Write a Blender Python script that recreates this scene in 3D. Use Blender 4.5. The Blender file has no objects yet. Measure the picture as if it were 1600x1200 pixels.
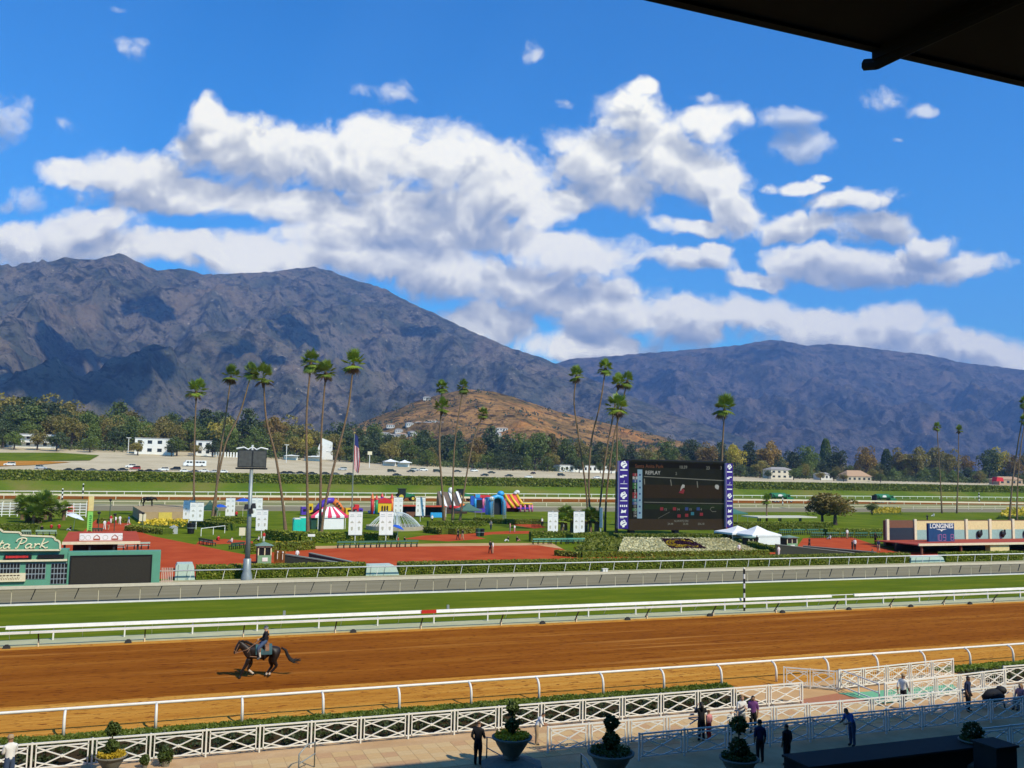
import bpy, bmesh, math, random
import numpy as np
from mathutils import Vector, Matrix, Quaternion
R = math.radians
scene = bpy.context.scene
COL = scene.collection

# ------------------------------------------------------------------ camera
cam_d = bpy.data.cameras.new('camera')
cam_d.sensor_width = 36.0; cam_d.sensor_fit = 'HORIZONTAL'; cam_d.lens = 32.24
cam_d.clip_start = 0.3; cam_d.clip_end = 60000
cam = bpy.data.objects.new('camera', cam_d); COL.objects.link(cam)
_r = Vector((0.93224, -0.36134, 0.01895)); _u = Vector((-0.05149, -0.08064, 0.99541)); _f = Vector((0.35815, 0.92894, 0.09378))
_m = Matrix((( _r.x, _u.x, -_f.x, 0), (_r.y, _u.y, -_f.y, 0), (_r.z, _u.z, -_f.z, 11.0), (0, 0, 0, 1)))
cam.matrix_world = _m
scene.camera = cam

# ------------------------------------------------------------------ sun
SUN_EL = 44.0; SUN_AZ = 153.0          # azimuth clockwise from +Y; the sun stands behind the camera to the right
sun_dir = Vector((math.sin(R(SUN_AZ))*math.cos(R(SUN_EL)), math.cos(R(SUN_AZ))*math.cos(R(SUN_EL)), math.sin(R(SUN_EL))))
sun_d = bpy.data.lights.new('sun', 'SUN'); sun_d.energy = 4.9; sun_d.angle = R(0.5); sun_d.color = (1.0, 0.915, 0.72)
sun = bpy.data.objects.new('sun', sun_d); COL.objects.link(sun)
sun.rotation_euler = (-sun_dir).to_track_quat('-Z', 'Y').to_euler()
sun.location = (30, -40, 120)

# ------------------------------------------------------------------ sky
HEAD = R(21.084)
SKY_STRENGTH = 0.10
# clouds, far ones first: (strength, [(place, size), ...]) as slopes seen from the stand
CLOUDS = [
 (1.0, [(-0.5501,0.2422,0.0628,0.0314), (-0.4866,0.2506,0.0837,0.0321), (-0.418,0.2324,0.0419,0.0237), (-0.4557,0.268,0.0433,0.0174), (0.1821,0.1664,0.0768,0.0279), (0.2598,0.1772,0.0663,0.023), (0.3373,0.1616,0.0837,0.0265), (0.4221,0.1675,0.0663,0.0209), (0.492,0.1425,0.0733,0.0223), (0.5444,0.1286,0.0558,0.0181), (0.0907,0.1327,0.0907,0.0181), (0.3865,0.1476,0.0907,0.0209)]),
 (1.0, [(-0.1731,0.235,0.1326,0.0384), (-0.0803,0.2173,0.0907,0.0405), (-0.2864,0.2277,0.1047,0.0293), (-0.365,0.2371,0.0768,0.0237), (0.0192,0.1998,0.0837,0.0475), (0.0719,0.2383,0.0642,0.0279), (0.1008,0.1799,0.0586,0.0419), (-0.0224,0.1575,0.0628,0.0251), (0.0468,0.2523,0.0768,0.0181)]),
 (1.0, [(-0.0835,0.3389,0.0642,0.0461), (-0.0149,0.3153,0.0642,0.0488), (-0.1177,0.2818,0.1047,0.0405), (-0.0496,0.2686,0.0823,0.0377), (-0.1493,0.3768,0.0488,0.0265), (-0.1742,0.2661,0.1047,0.0335), (0.0249,0.2882,0.0349,0.0279)]),
 (0.9, [(0.1276,0.4068,0.0461,0.0377), (0.0884,0.3519,0.0614,0.0433), (0.171,0.3587,0.0663,0.0475), (0.2163,0.3989,0.0391,0.0237), (0.2141,0.3344,0.0461,0.0321), (0.1031,0.319,0.0768,0.0265), (0.1382,0.4384,0.0237,0.014), (0.0604,0.3035,0.0419,0.0167)]),
 (1.0, [(-0.3519,0.4004,0.0202,0.0251), (-0.3465,0.3633,0.0419,0.0321), (-0.2776,0.3499,0.0879,0.0419), (-0.1984,0.344,0.0726,0.0405), (-0.4972,0.3264,0.0475,0.0181), (-0.4306,0.3277,0.0754,0.0307), (-0.3683,0.2996,0.1117,0.0279), (-0.2536,0.2916,0.1186,0.0251)]),
 (0.95, [(0.2533,0.2912,0.0377,0.0237), (0.1926,0.2755,0.0461,0.0119), (0.3139,0.2793,0.0628,0.0195), (0.3749,0.3082,0.06,0.014), (0.4029,0.2737,0.0461,0.0251), (0.3179,0.3247,0.0391,0.0084), (0.3431,0.3325,0.0167,0.007)]),
 (1.0, [(0.2778,0.2177,0.0461,0.014), (0.3276,0.2346,0.0586,0.0251), (0.4163,0.2291,0.0977,0.0237), (0.5015,0.2322,0.0502,0.0167), (0.4594,0.253,0.0349,0.014), (0.182,0.2361,0.0642,0.014), (0.2175,0.2469,0.0279,0.0098)]),
 (0.62, [(-0.4385,0.4631,0.0321,0.0154), (-0.1508,0.4252,0.0321,0.0167), (0.4055,0.4175,0.0405,0.0154), (0.4603,0.4104,0.0209,0.0112), (0.3079,0.4029,0.0321,0.014), (0.3183,0.3675,0.0488,0.0195), (0.0182,0.4737,0.0167,0.0126), (-0.5095,0.3846,0.0209,0.0126), (-0.575,0.3737,0.0307,0.0321), (-0.5534,0.2901,0.0447,0.0293), (0.2142,0.4324,0.0167,0.007), (0.4262,0.3696,0.0154,0.007), (-0.4557,0.5082,0.0209,0.0084), (0.0517,0.4158,0.0237,0.0098)]),
]
world = bpy.data.worlds.new('World'); scene.world = world; world.use_nodes = True

def make_sky():
    nt = world.node_tree; nt.nodes.clear()
    # node groups: the shape of one cloud layer, and the billowing shared by all
    def new_group(name, n_in, outs):
        g = bpy.data.node_groups.new(name, 'ShaderNodeTree')
        for k in n_in: g.interface.new_socket(k, in_out='INPUT', socket_type='NodeSocketVector')
        for k, t in outs: g.interface.new_socket(k, in_out='OUTPUT', socket_type=t)
        gi = g.nodes.new('NodeGroupInput'); go = g.nodes.new('NodeGroupOutput'); L = g.links.new
        def node(kind, op, ins):
            n = g.nodes.new(kind); n.operation = op
            for i, x in enumerate(ins):
                if hasattr(x, 'is_output'): L(x, n.inputs[i])
                else: n.inputs[i].default_value = x
            return n
        vm = lambda op, *i: node('ShaderNodeVectorMath', op, i)
        mt = lambda op, *i: node('ShaderNodeMath', op, i).outputs[0]
        return g, gi, go, L, vm, mt
    def layer_group(blobs):
        g, gi, go, L, vm, mt = new_group('cloud_layer', ['p'], [('d','NodeSocketFloat')]); acc = None
        for (a, b, ra, rb) in blobs:
            q = vm('MULTIPLY_ADD', gi.outputs[0], (1/(ra*1.15), 1/(rb*1.18), 0.0), (-a/(ra*1.15), -b/(rb*1.18), 0.0)).outputs[0]
            l = vm('LENGTH', q).outputs['Value']; acc = l if acc is None else mt('SMOOTH_MIN', acc, l, 0.22)
        L(mt('SUBTRACT', 1.0, acc), go.inputs[0]); return g
    gb, gi, go, L, vm, mt = new_group('cloud_billow', ['p'], [('warped','NodeSocketVector'), ('billow','NodeSocketFloat')])
    def noise(v, sc, det, ro=0.55, out='Fac'):
        n = gb.nodes.new('ShaderNodeTexNoise'); n.inputs['Scale'].default_value = sc; n.inputs['Detail'].default_value = det; n.inputs['Roughness'].default_value = ro; L(v, n.inputs['Vector']); return n.outputs[out]
    p_in = gi.outputs[0]
    w1 = vm('SUBTRACT', noise(p_in, 6.5, 4, 0.55, 'Color'), (0.5, 0.5, 0.5)).outputs[0]
    wp = vm('MULTIPLY_ADD', w1, (0.085, 0.060, 0.0), p_in).outputs[0]
    def lump(v, sc, amp): return mt('MULTIPLY', mt('ABSOLUTE', mt('SUBTRACT', noise(v, sc, 0), 0.5)), amp)
    bl = mt('ADD', mt('ADD', lump(wp, 11.0, 1.5), lump(wp, 26.0, 0.8)), mt('ADD', lump(wp, 58.0, 0.5), mt('MULTIPLY', noise(wp, 30.0, 8, 0.70), 0.95)))
    L(wp, go.inputs[0]); L(mt('SUBTRACT', bl, 0.83), go.inputs[1])
    # ---- world tree
    N = nt.nodes.new; L = nt.links.new
    def wm(op, *ins, clamp=False):
        n = N('ShaderNodeMath'); n.operation = op; n.use_clamp = clamp
        for i, x in enumerate(ins):
            if hasattr(x, 'is_output'): L(x, n.inputs[i])
            else: n.inputs[i].default_value = x
        return n.outputs[0]
    def wv(op, *ins):
        n = N('ShaderNodeVectorMath'); n.operation = op
        for i, x in enumerate(ins):
            if hasattr(x, 'is_output'): L(x, n.inputs[i])
            else: n.inputs[i].default_value = x
        return n
    def ramp(x, lo, hi, smooth=True):
        n = N('ShaderNodeMapRange'); n.interpolation_type = 'SMOOTHSTEP' if smooth else 'LINEAR'
        L(x, n.inputs[0]); n.inputs[1].default_value = lo; n.inputs[2].default_value = hi
        return n.outputs[0]
    def mix(f, a, b):
        n = N('ShaderNodeMix'); n.data_type = 'RGBA'
        for s, x in ((n.inputs[0], f), (n.inputs[6], a), (n.inputs[7], b)):
            if hasattr(x, 'is_output'): L(x, s)
            else: s.default_value = x
        return n.outputs[2]
    tc = N('ShaderNodeTexCoord'); dv = tc.outputs['Generated']
    fh = (math.sin(HEAD), math.cos(HEAD), 0.0); rh = (math.cos(HEAD), -math.sin(HEAD), 0.0)
    f = wv('DOT_PRODUCT', dv, fh).outputs['Value']; rr = wv('DOT_PRODUCT', dv, rh).outputs['Value']
    sep = N('ShaderNodeSeparateXYZ'); L(dv, sep.inputs[0]); z = sep.outputs['Z']
    fs = wm('MAXIMUM', f, 0.15)
    a = wm('DIVIDE', rr, fs); b = wm('DIVIDE', z, fs)
    cp = N('ShaderNodeCombineXYZ'); L(a, cp.inputs[0]); L(b, cp.inputs[1])
    p = cp.outputs[0]
    def billow(pt):
        n = N('ShaderNodeGroup'); n.node_tree = gb; L(pt, n.inputs[0]); return n.outputs
    b0 = billow(p); b1 = billow(wv('ADD', p, (0.007, 0.016, 0.0)).outputs[0])
    detail = wm('SUBTRACT', b0[1], b1[1])                      # billows lit from above right
    pn = N('ShaderNodeTexNoise'); pn.inputs['Scale'].default_value = 5.5; pn.inputs['Detail'].default_value = 3.0; L(wv('MULTIPLY', b0[0], (1.0, 2.3, 1.0)).outputs[0], pn.inputs['Vector'])
    patch = wm('MULTIPLY_ADD', pn.outputs['Fac'], 2.0, -1.0)         # one part of a bank shades the next
    # the rest of the sky, outside the view: clouds kept sparse to darken ambient light
    gz = N('ShaderNodeTexNoise'); gz.inputs['Scale'].default_value = 3.2; gz.inputs['Detail'].default_value = 8.0
    stretch = wv('MULTIPLY', dv, (1.0, 1.0, 2.0)).outputs[0]; L(stretch, gz.inputs['Vector'])
    gd = wm('MULTIPLY_ADD', gz.outputs['Fac'], 3.0, -1.78)
    inview = wm('MULTIPLY', ramp(f, 0.55, 0.75), ramp(b, 0.95, 0.75))
    k = 1.0/SKY_STRENGTH
    sky = N('ShaderNodeTexSky'); sky.sky_type = 'NISHITA'; sky.sun_disc = False
    sky.sun_elevation = R(SUN_EL); sky.sun_rotation = R(SUN_AZ); sky.altitude = 200; sky.air_density = 1.0; sky.dust_density = 0.3; sky.ozone_density = 2.5
    hs = N('ShaderNodeHueSaturation'); hs.inputs['Saturation'].default_value = 1.35; hs.inputs['Value'].default_value = 1.0
    L(sky.outputs[0], hs.inputs['Color'])
    hs = wv('MULTIPLY', hs.outputs[0], (0.62, 1.62, 2.0))
    out_cloud = wv('SCALE', (0.80, 0.83, 0.88)); out_cloud.inputs['Scale'].default_value = k
    col = mix(wm('MULTIPLY', ramp(gd, -0.02, 0.42), wm('SUBTRACT', 1.0, inview)), hs.outputs[0], out_cloud.outputs[0])
    for strength, blobs in CLOUDS:
        g = layer_group(blobs)
        def field(pt):
            n = N('ShaderNodeGroup'); n.node_tree = g; L(pt, n.inputs[0]); return n.outputs[0]
        rm = sum(q[3] for q in blobs)/len(blobs); up = min(0.046, 1.15*rm)
        p_up = wv('ADD', b0[0], (up*0.32, up, 0.0)).outputs[0]; flat = rm < 0.022
        d0 = field(b0[0]); d1 = field(p_up)
        thin = strength < 0.7
        den = wm('MULTIPLY_ADD', b0[1], 1.9 if thin else (1.35 if flat else 1.05), wm('MULTIPLY', wm('MINIMUM', d0, 0.75), 1.0 if thin else strength*1.5))
        alpha = wm('MULTIPLY', wm('MULTIPLY', ramp(den, -0.05 if not thin else 0.05, 0.62 if not thin else 1.0), inview), 0.62 if thin else 1.0)
        lit = wm('ADD', wm('MULTIPLY', wm('SUBTRACT', d0, d1), 1.0), wm('MULTIPLY_ADD', detail, 1.05, wm('MULTIPLY', patch, 0.75)))
        lit = wm('SUBTRACT', lit, wm('MULTIPLY', ramp(den, 0.2, 1.3), 0.40 if not flat else 0.62))
        sh = ramp(lit, -0.80, 0.30, False)
        cr = N('ShaderNodeValToRGB'); L(sh, cr.inputs[0]); els = cr.color_ramp.elements
        els[0].position = 0.0; els[0].color = (0.32, 0.39, 0.50, 1); els[1].position = 1.0; els[1].color = (1.36, 1.30, 1.08, 1)
        for pos, cc in ((0.3, (0.48,0.53,0.59)), (0.55, (0.70,0.71,0.68)), (0.78, (1.02,1.00,0.88))): e = els.new(pos); e.color = cc+(1,)
        cl = wv('SCALE', cr.outputs[0]); cl.inputs['Scale'].default_value = k
        col = mix(alpha, col, cl.outputs[0])
    bg = N('ShaderNodeBackground'); bg.inputs['Strength'].default_value = SKY_STRENGTH; L(col, bg.inputs['Color'])
    out = N('ShaderNodeOutputWorld'); L(bg.outputs[0], out.inputs['Surface'])
make_sky()
world.cycles.sampling_method = 'MANUAL'; world.cycles.sample_map_resolution = 256

# ------------------------------------------------------------------ exposure and sampling
vs = scene.view_settings
vs.view_transform = 'Standard'; vs.look = 'None'; vs.gamma = 1.0; vs.exposure = 0.06; vs.use_curve_mapping = False
scene.render.engine = 'CYCLES'
cy = scene.cycles
cy.use_denoising = True
cy.max_bounces = 5; cy.diffuse_bounces = 2; cy.glossy_bounces = 2; cy.transmission_bounces = 4; cy.transparent_max_bounces = 8; cy.volume_bounces = 0
cy.caustics_reflective = False; cy.caustics_refractive = False
cy.use_adaptive_sampling = True; cy.adaptive_threshold = 0.015

# ================================================================== helpers
class MB:
    """collects faces and links them as one mesh object"""
    def __init__(s): s.v = []; s.f = []; s.m = []
    def add(s, vs_, fs_, mi=0):
        o = len(s.v); s.v.extend(vs_); s.f.extend([tuple(i+o for i in q) for q in fs_]); s.m.extend([mi]*len(fs_)); return s
    def box(s, c, d, rz=0.0, mi=0, taper=1.0):
        cx, cy_, cz = c; x, y, z = d[0]/2, d[1]/2, d[2]/2; cs, sn = math.cos(rz), math.sin(rz)
        P = []
        for (a, b, e) in ((-1,-1,-1),(1,-1,-1),(1,1,-1),(-1,1,-1),(-1,-1,1),(1,-1,1),(1,1,1),(-1,1,1)):
            t = taper if e > 0 else 1.0
            px, py = a*x*t, b*y*t
            P.append((cx+px*cs-py*sn, cy_+px*sn+py*cs, cz+e*z))
        return s.add(P, [(0,3,2,1),(4,5,6,7),(0,1,5,4),(1,2,6,5),(2,3,7,6),(3,0,4,7)], mi)
    def bar(s, p, q, w, h=None, mi=0, up=(0,0,1)):
        p = Vector(p); q = Vector(q); d = (q-p); 
        if d.length < 1e-6: return s
        d.normalize(); u = Vector(up)
        if abs(d.dot(u)) > 0.98: u = Vector((0,1,0))
        sd = d.cross(u).normalized()*(w/2); uu = sd.cross(d).normalized()*((h or w)/2)
        P = [tuple(x) for x in (p-sd-uu, p+sd-uu, p+sd+uu, p-sd+uu, q-sd-uu, q+sd-uu, q+sd+uu, q-sd+uu)]
        return s.add(P, [(0,1,2,3),(7,6,5,4),(0,4,5,1),(1,5,6,2),(2,6,7,3),(3,7,4,0)], mi)
    def tube(s, pts, rad, n=8, mi=0, caps=True):
        pts = [Vector(p) for p in pts]; k = len(pts)
        if not hasattr(rad, '__len__'): rad = [rad]*k
        V = []; prev = None
        for i, p in enumerate(pts):
            d = (pts[min(i+1,k-1)]-pts[max(i-1,0)]).normalized()
            u = prev if prev is not None else (Vector((0,0,1)) if abs(d.z) < 0.9 else Vector((1,0,0)))
            sd = d.cross(u)
            if sd.length < 1e-6: sd = d.cross(Vector((0.3,1,0.2)))
            sd.normalize(); uu = sd.cross(d).normalized(); prev = uu
            for j in range(n):
                t = 2*math.pi*j/n
                V.append(tuple(p + (sd*math.cos(t)+uu*math.sin(t))*rad[i]))
        Fc = [(i*n+j, i*n+(j+1)%n, (i+1)*n+(j+1)%n, (i+1)*n+j) for i in range(k-1) for j in range(n)]
        if caps: Fc += [tuple(range(n))[::-1], tuple((k-1)*n+j for j in range(n))]
        return s.add(V, Fc, mi)
    def lathe(s, prof, n=16, c=(0,0,0), mi=0):
        V = [(c[0]+r*math.cos(2*math.pi*j/n), c[1]+r*math.sin(2*math.pi*j/n), c[2]+z) for r, z in prof for j in range(n)]
        k = len(prof)
        return s.add(V, [(i*n+j, i*n+(j+1)%n, (i+1)*n+(j+1)%n, (i+1)*n+j) for i in range(k-1) for j in range(n)], mi)
    def ball(s, c, r, nu=10, nv=6, mi=0, jit=0.0, rng=random):
        rx, ry, rz = r if hasattr(r, '__len__') else (r, r, r)
        V = [(c[0], c[1], c[2]-rz)]
        for i in range(1, nv):
            t = -math.pi/2+math.pi*i/nv
            for j in range(nu):
                a = 2*math.pi*j/nu; k = 1+jit*(rng.random()-0.5)
                V.append((c[0]+rx*k*math.cos(t)*math.cos(a), c[1]+ry*k*math.cos(t)*math.sin(a), c[2]+rz*k*math.sin(t)))
        V.append((c[0], c[1], c[2]+rz)); e = len(V)-1
        Fc = [(0, 1+(j+1)%nu, 1+j) for j in range(nu)]
        for i in range(nv-2):
            for j in range(nu): Fc.append((1+i*nu+j, 1+i*nu+(j+1)%nu, 1+(i+1)*nu+(j+1)%nu, 1+(i+1)*nu+j))
        Fc += [(1+(nv-2)*nu+j, 1+(nv-2)*nu+(j+1)%nu, e) for j in range(nu)]
        return s.add(V, Fc, mi)
    def prism(s, poly, y0, y1, mi=0):
        """outline in the xz plane (counter-clockwise seen from -y), from y0 (front) to y1"""
        n = len(poly); V = [(x, y0, z) for x, z in poly]+[(x, y1, z) for x, z in poly]
        return s.add(V, [tuple(range(n)), tuple(range(2*n-1, n-1, -1))]+[(i, n+i, n+(i+1)%n, (i+1)%n) for i in range(n)], mi)
    def slab(s, poly, z0, z1, mi=0):
        """outline in the xy plane"""
        n = len(poly); V = [(x, y, z1) for x, y in poly]+[(x, y, z0) for x, y in poly]
        return s.add(V, [tuple(range(n)), tuple(range(2*n-1, n-1, -1))]+[((i+1)%n, i, n+i, n+(i+1)%n) for i in range(n)], mi)
    def quad(s, a, b, c, d, mi=0): return s.add([a, b, c, d], [(0,1,2,3)], mi)
    def build(s, name, mats, parent=None, org=(0,0,0), smooth=False, loc=None):
        me = bpy.data.meshes.new(name)
        if any(org): s.v = [(x-org[0], y-org[1], z-org[2]) for x, y, z in s.v]
        me.from_pydata(s.v, [], s.f)
        if not isinstance(mats, (list, tuple)): mats = [mats]
        for m in mats: me.materials.append(m)
        if len(mats) > 1: me.polygons.foreach_set('material_index', s.m)
        if smooth: me.polygons.foreach_set('use_smooth', [True]*len(me.polygons))
        return link(name, me, parent, loc)

def link(name, me, parent=None, loc=None, rz=0.0):
    o = bpy.data.objects.new(name, me); COL.objects.link(o)
    if parent is not None: o.parent = parent
    if loc is not None: o.location = loc
    if rz: o.rotation_euler = (0, 0, rz)
    return o
def tag(o, label, cat, group=None, kind=None):
    if label: o['label'] = label
    if cat: o['category'] = cat
    if group: o['group'] = group
    if kind: o['kind'] = kind
    return o
def thing(name, label, cat, loc=(0,0,0), rz=0.0, group=None):
    o = bpy.data.objects.new(name, None); COL.objects.link(o)
    o.empty_display_size = 0.3; o.location = loc if len(loc) == 3 else (loc[0], loc[1], 0.0); o.rotation_euler = (0, 0, rz)
    return tag(o, label, cat, group)
def structure(o): o['kind'] = 'structure'; return o
def children_of(o): return [c for c in CH.get(o.name, [])]
def dup(root, loc, rz=0.0, label=None, group=None, scale=None, mats=None):
    """a copy of a thing with copies of its parts and sub-parts"""
    def cp(o, par):
        c = o.copy(); COL.objects.link(c)
        c.parent = par
        for ch in o.children: cp(ch, c)
        return c
    r = cp(root, None)
    r.location = loc if len(loc) == 3 else (loc[0], loc[1], 0.0); r.rotation_euler = (0, 0, rz)
    if scale: r.scale = (scale, scale, scale) if not hasattr(scale, '__len__') else scale
    if label: r['label'] = label
    if group: r['group'] = group
    return r
def mesh_np(name, V, Fq, mat, smooth=False):
    me = bpy.data.meshes.new(name)
    V = np.asarray(V, dtype=np.float32); Fq = np.asarray(Fq, dtype=np.int32)
    me.vertices.add(len(V)); me.vertices.foreach_set('co', V.ravel())
    k = Fq.shape[1]
    me.loops.add(Fq.size); me.loops.foreach_set('vertex_index', Fq.ravel())
    me.polygons.add(len(Fq)); me.polygons.foreach_set('loop_start', np.arange(0, Fq.size, k, dtype=np.int32))
    if smooth: me.polygons.foreach_set('use_smooth', np.ones(len(Fq), dtype=bool))
    for m in (mat if isinstance(mat, (list, tuple)) else [mat]): me.materials.append(m)
    me.update(calc_edges=True); me.validate()
    return me
def leaves_np(P, size, rng, aspect=1.6, up=0.0):
    """one small folded leaf-shaped quad for each point"""
    P = np.asarray(P); n = len(P)
    a = rng.normal(size=(n,3)); a[:,2] *= (1-up); a /= np.linalg.norm(a, axis=1)[:,None]+1e-9
    b = rng.normal(size=(n,3)); b -= (b*a).sum(1)[:,None]*a; b /= np.linalg.norm(b, axis=1)[:,None]+1e-9
    s = size*(0.6+0.8*rng.random(n))[:,None]
    V = np.stack([P-a*s*aspect*0.5, P+b*s*0.5, P+a*s*aspect*0.5, P-b*s*0.5], 1).reshape(-1,3)
    return V, np.arange(n*4).reshape(-1,4)
def join_np(parts):
    V = []; Fq = []; o = 0
    for v, f in parts: V.append(v); Fq.append(np.asarray(f)+o); o += len(v)
    return np.concatenate(V), np.concatenate(Fq)

# ------------------------------------------------------------------ materials
MATS = {}
def mat(name, col, rough=0.8, col2=None, nscale=3.0, contrast=0.25, bump=0.0, bscale=30.0, metallic=0.0, spec=0.3, emit=0.0, stretch=None, trans=0.0):
    if name in MATS: return MATS[name]
    m = bpy.data.materials.new(name); m.use_nodes = True; nt = m.node_tree; bs = nt.nodes['Principled BSDF']
    bs.inputs['Roughness'].default_value = rough; bs.inputs['Metallic'].default_value = metallic
    bs.inputs['Specular IOR Level'].default_value = spec
    c = tuple(col)+(1,); bs.inputs['Base Color'].default_value = c
    if col2 is None: col2 = tuple(x*0.82 for x in col)
    if contrast is not None:
        tc = nt.nodes.new('ShaderNodeTexCoord'); v = tc.outputs['Object']
        if stretch:
            mp = nt.nodes.new('ShaderNodeMapping'); mp.inputs['Scale'].default_value = stretch; nt.links.new(v, mp.inputs[0]); v = mp.outputs[0]
        nz = nt.nodes.new('ShaderNodeTexNoise'); nz.inputs['Scale'].default_value = nscale; nz.inputs['Detail'].default_value = 5
        nt.links.new(v, nz.inputs['Vector'])
        rp = nt.nodes.new('ShaderNodeMapRange'); rp.inputs[1].default_value = 0.5-contrast; rp.inputs[2].default_value = 0.5+contrast
        nt.links.new(nz.outputs['Fac'], rp.inputs[0])
        mx = nt.nodes.new('ShaderNodeMix'); mx.data_type = 'RGBA'; mx.inputs[6].default_value = tuple(col2)+(1,); mx.inputs[7].default_value = c
        nt.links.new(rp.outputs[0], mx.inputs[0]); nt.links.new(mx.outputs[2], bs.inputs['Base Color'])
        if emit: nt.links.new(mx.outputs[2], bs.inputs['Emission Color'])
        if bump:
            nb = nt.nodes.new('ShaderNodeTexNoise'); nb.inputs['Scale'].default_value = bscale; nb.inputs['Detail'].default_value = 4
            nt.links.new(v, nb.inputs['Vector'])
            bn = nt.nodes.new('ShaderNodeBump'); bn.inputs['Strength'].default_value = bump; bn.inputs['Distance'].default_value = 1.0/bscale
            nt.links.new(nb.outputs['Fac'], bn.inputs['Height']); nt.links.new(bn.outputs[0], bs.inputs['Normal'])
    if emit:
        bs.inputs['Emission Color'].default_value = c; bs.inputs['Emission Strength'].default_value = emit
    MATS[name] = m
    return m
def leaf_mat(name, col, col2, nscale=0.35, trans=0.35, rnd=0.25, rough=0.6):
    if name in MATS: return MATS[name]
    m = bpy.data.materials.new(name); m.use_nodes = True; nt = m.node_tree; nt.nodes.clear(); N = nt.nodes.new; L = nt.links.new
    tc = N('ShaderNodeTexCoord'); nz = N('ShaderNodeTexNoise'); nz.inputs['Scale'].default_value = nscale; nz.inputs['Detail'].default_value = 6
    L(tc.outputs['Object'], nz.inputs['Vector'])
    rp = N('ShaderNodeMapRange'); rp.inputs[1].default_value = 0.3; rp.inputs[2].default_value = 0.7; L(nz.outputs['Fac'], rp.inputs[0])
    mx = N('ShaderNodeMix'); mx.data_type = 'RGBA'; mx.inputs[6].default_value = tuple(col)+(1,); mx.inputs[7].default_value = tuple(col2)+(1,); L(rp.outputs[0], mx.inputs[0])
    oi = N('ShaderNodeObjectInfo'); hs = N('ShaderNodeHueSaturation'); L(mx.outputs[2], hs.inputs['Color'])
    mr = N('ShaderNodeMapRange'); mr.inputs[3].default_value = 1-rnd; mr.inputs[4].default_value = 1+rnd; L(oi.outputs['Random'], mr.inputs[0]); L(mr.outputs[0], hs.inputs['Value'])
    df = N('ShaderNodeBsdfDiffuse'); tr = N('ShaderNodeBsdfTranslucent'); gl = N('ShaderNodeBsdfGlossy'); gl.inputs['Roughness'].default_value = rough
    L(hs.outputs[0], df.inputs[0]); L(hs.outputs[0], tr.inputs[0])
    a = N('ShaderNodeMixShader'); a.inputs[0].default_value = trans; L(df.outputs[0], a.inputs[1]); L(tr.outputs[0], a.inputs[2])
    b = N('ShaderNodeMixShader'); b.inputs[0].default_value = 0.04; L(a.outputs[0], b.inputs[1]); L(gl.outputs[0], b.inputs[2])
    o = N('ShaderNodeOutputMaterial'); L(b.outputs[0], o.inputs[0])
    MATS[name] = m
    return m
def text_mesh(txt, size, mat_, extrude=0.02, align='CENTER', shear=0.0, offset=0.0, spacing=1.0):
    """lettering as a mesh in the xz plane facing -y"""
    cu = bpy.data.curves.new('lettering', 'FONT'); cu.body = txt; cu.size = size; cu.extrude = extrude; cu.align_x = align; cu.shear = shear; cu.offset = offset
    cu.space_character = spacing; cu.resolution_u = 3
    o = bpy.data.objects.new('tmp', cu); COL.objects.link(o)
    dg = bpy.context.evaluated_depsgraph_get()
    me = bpy.data.meshes.new_from_object(o.evaluated_get(dg)); bpy.data.objects.remove(o); bpy.data.curves.remove(cu)
    me.transform(Matrix.Rotation(math.pi/2, 4, 'X')); me.materials.clear(); me.materials.append(mat_)
    return me
ORD = ['first','second','third','fourth','fifth','sixth','seventh','eighth','ninth','tenth','eleventh','twelfth','thirteenth','fourteenth','fifteenth','sixteenth','seventeenth','eighteenth','nineteenth','twentieth','twenty-first','twenty-second','twenty-third','twenty-fourth','twenty-fifth','twenty-sixth','twenty-seventh','twenty-eighth','twenty-ninth','thirtieth']
for _t in ('thirt','fort','fift','sixt'):
    if _t != 'thirt': ORD.append(_t+'ieth')
    ORD += [_t+'y-'+x for x in ORD[:9]]
WHITE = mat('white_paint', (0.80, 0.79, 0.74), 0.45, (0.66, 0.65, 0.6), 2.0)
CREAM = mat('cream_paint', (0.74, 0.66, 0.45), 0.6, (0.62, 0.54, 0.36))
DARK = mat('dark_metal', (0.03, 0.033, 0.035), 0.5)
BLACK = mat('black_plastic', (0.012, 0.012, 0.014), 0.5)
GREYM = mat('grey_metal', (0.30, 0.34, 0.33), 0.45, (0.24, 0.27, 0.27), metallic=0.3)
GREEND = mat('dark_green_paint', (0.02, 0.07, 0.045), 0.5)
GREENB = mat('bench_green_paint', (0.06, 0.17, 0.12), 0.5)
TEAL = mat('tote_green_paint', (0.11, 0.32, 0.21), 0.6, (0.095, 0.27, 0.18), 1.2)
CONC = mat('concrete', (0.42, 0.37, 0.29), 0.9, (0.33, 0.29, 0.23), 0.8, bump=0.2)
TRUNK = mat('bark', (0.10, 0.075, 0.055), 0.95, (0.06, 0.045, 0.035), 6.0, bump=0.6, bscale=20)

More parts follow.
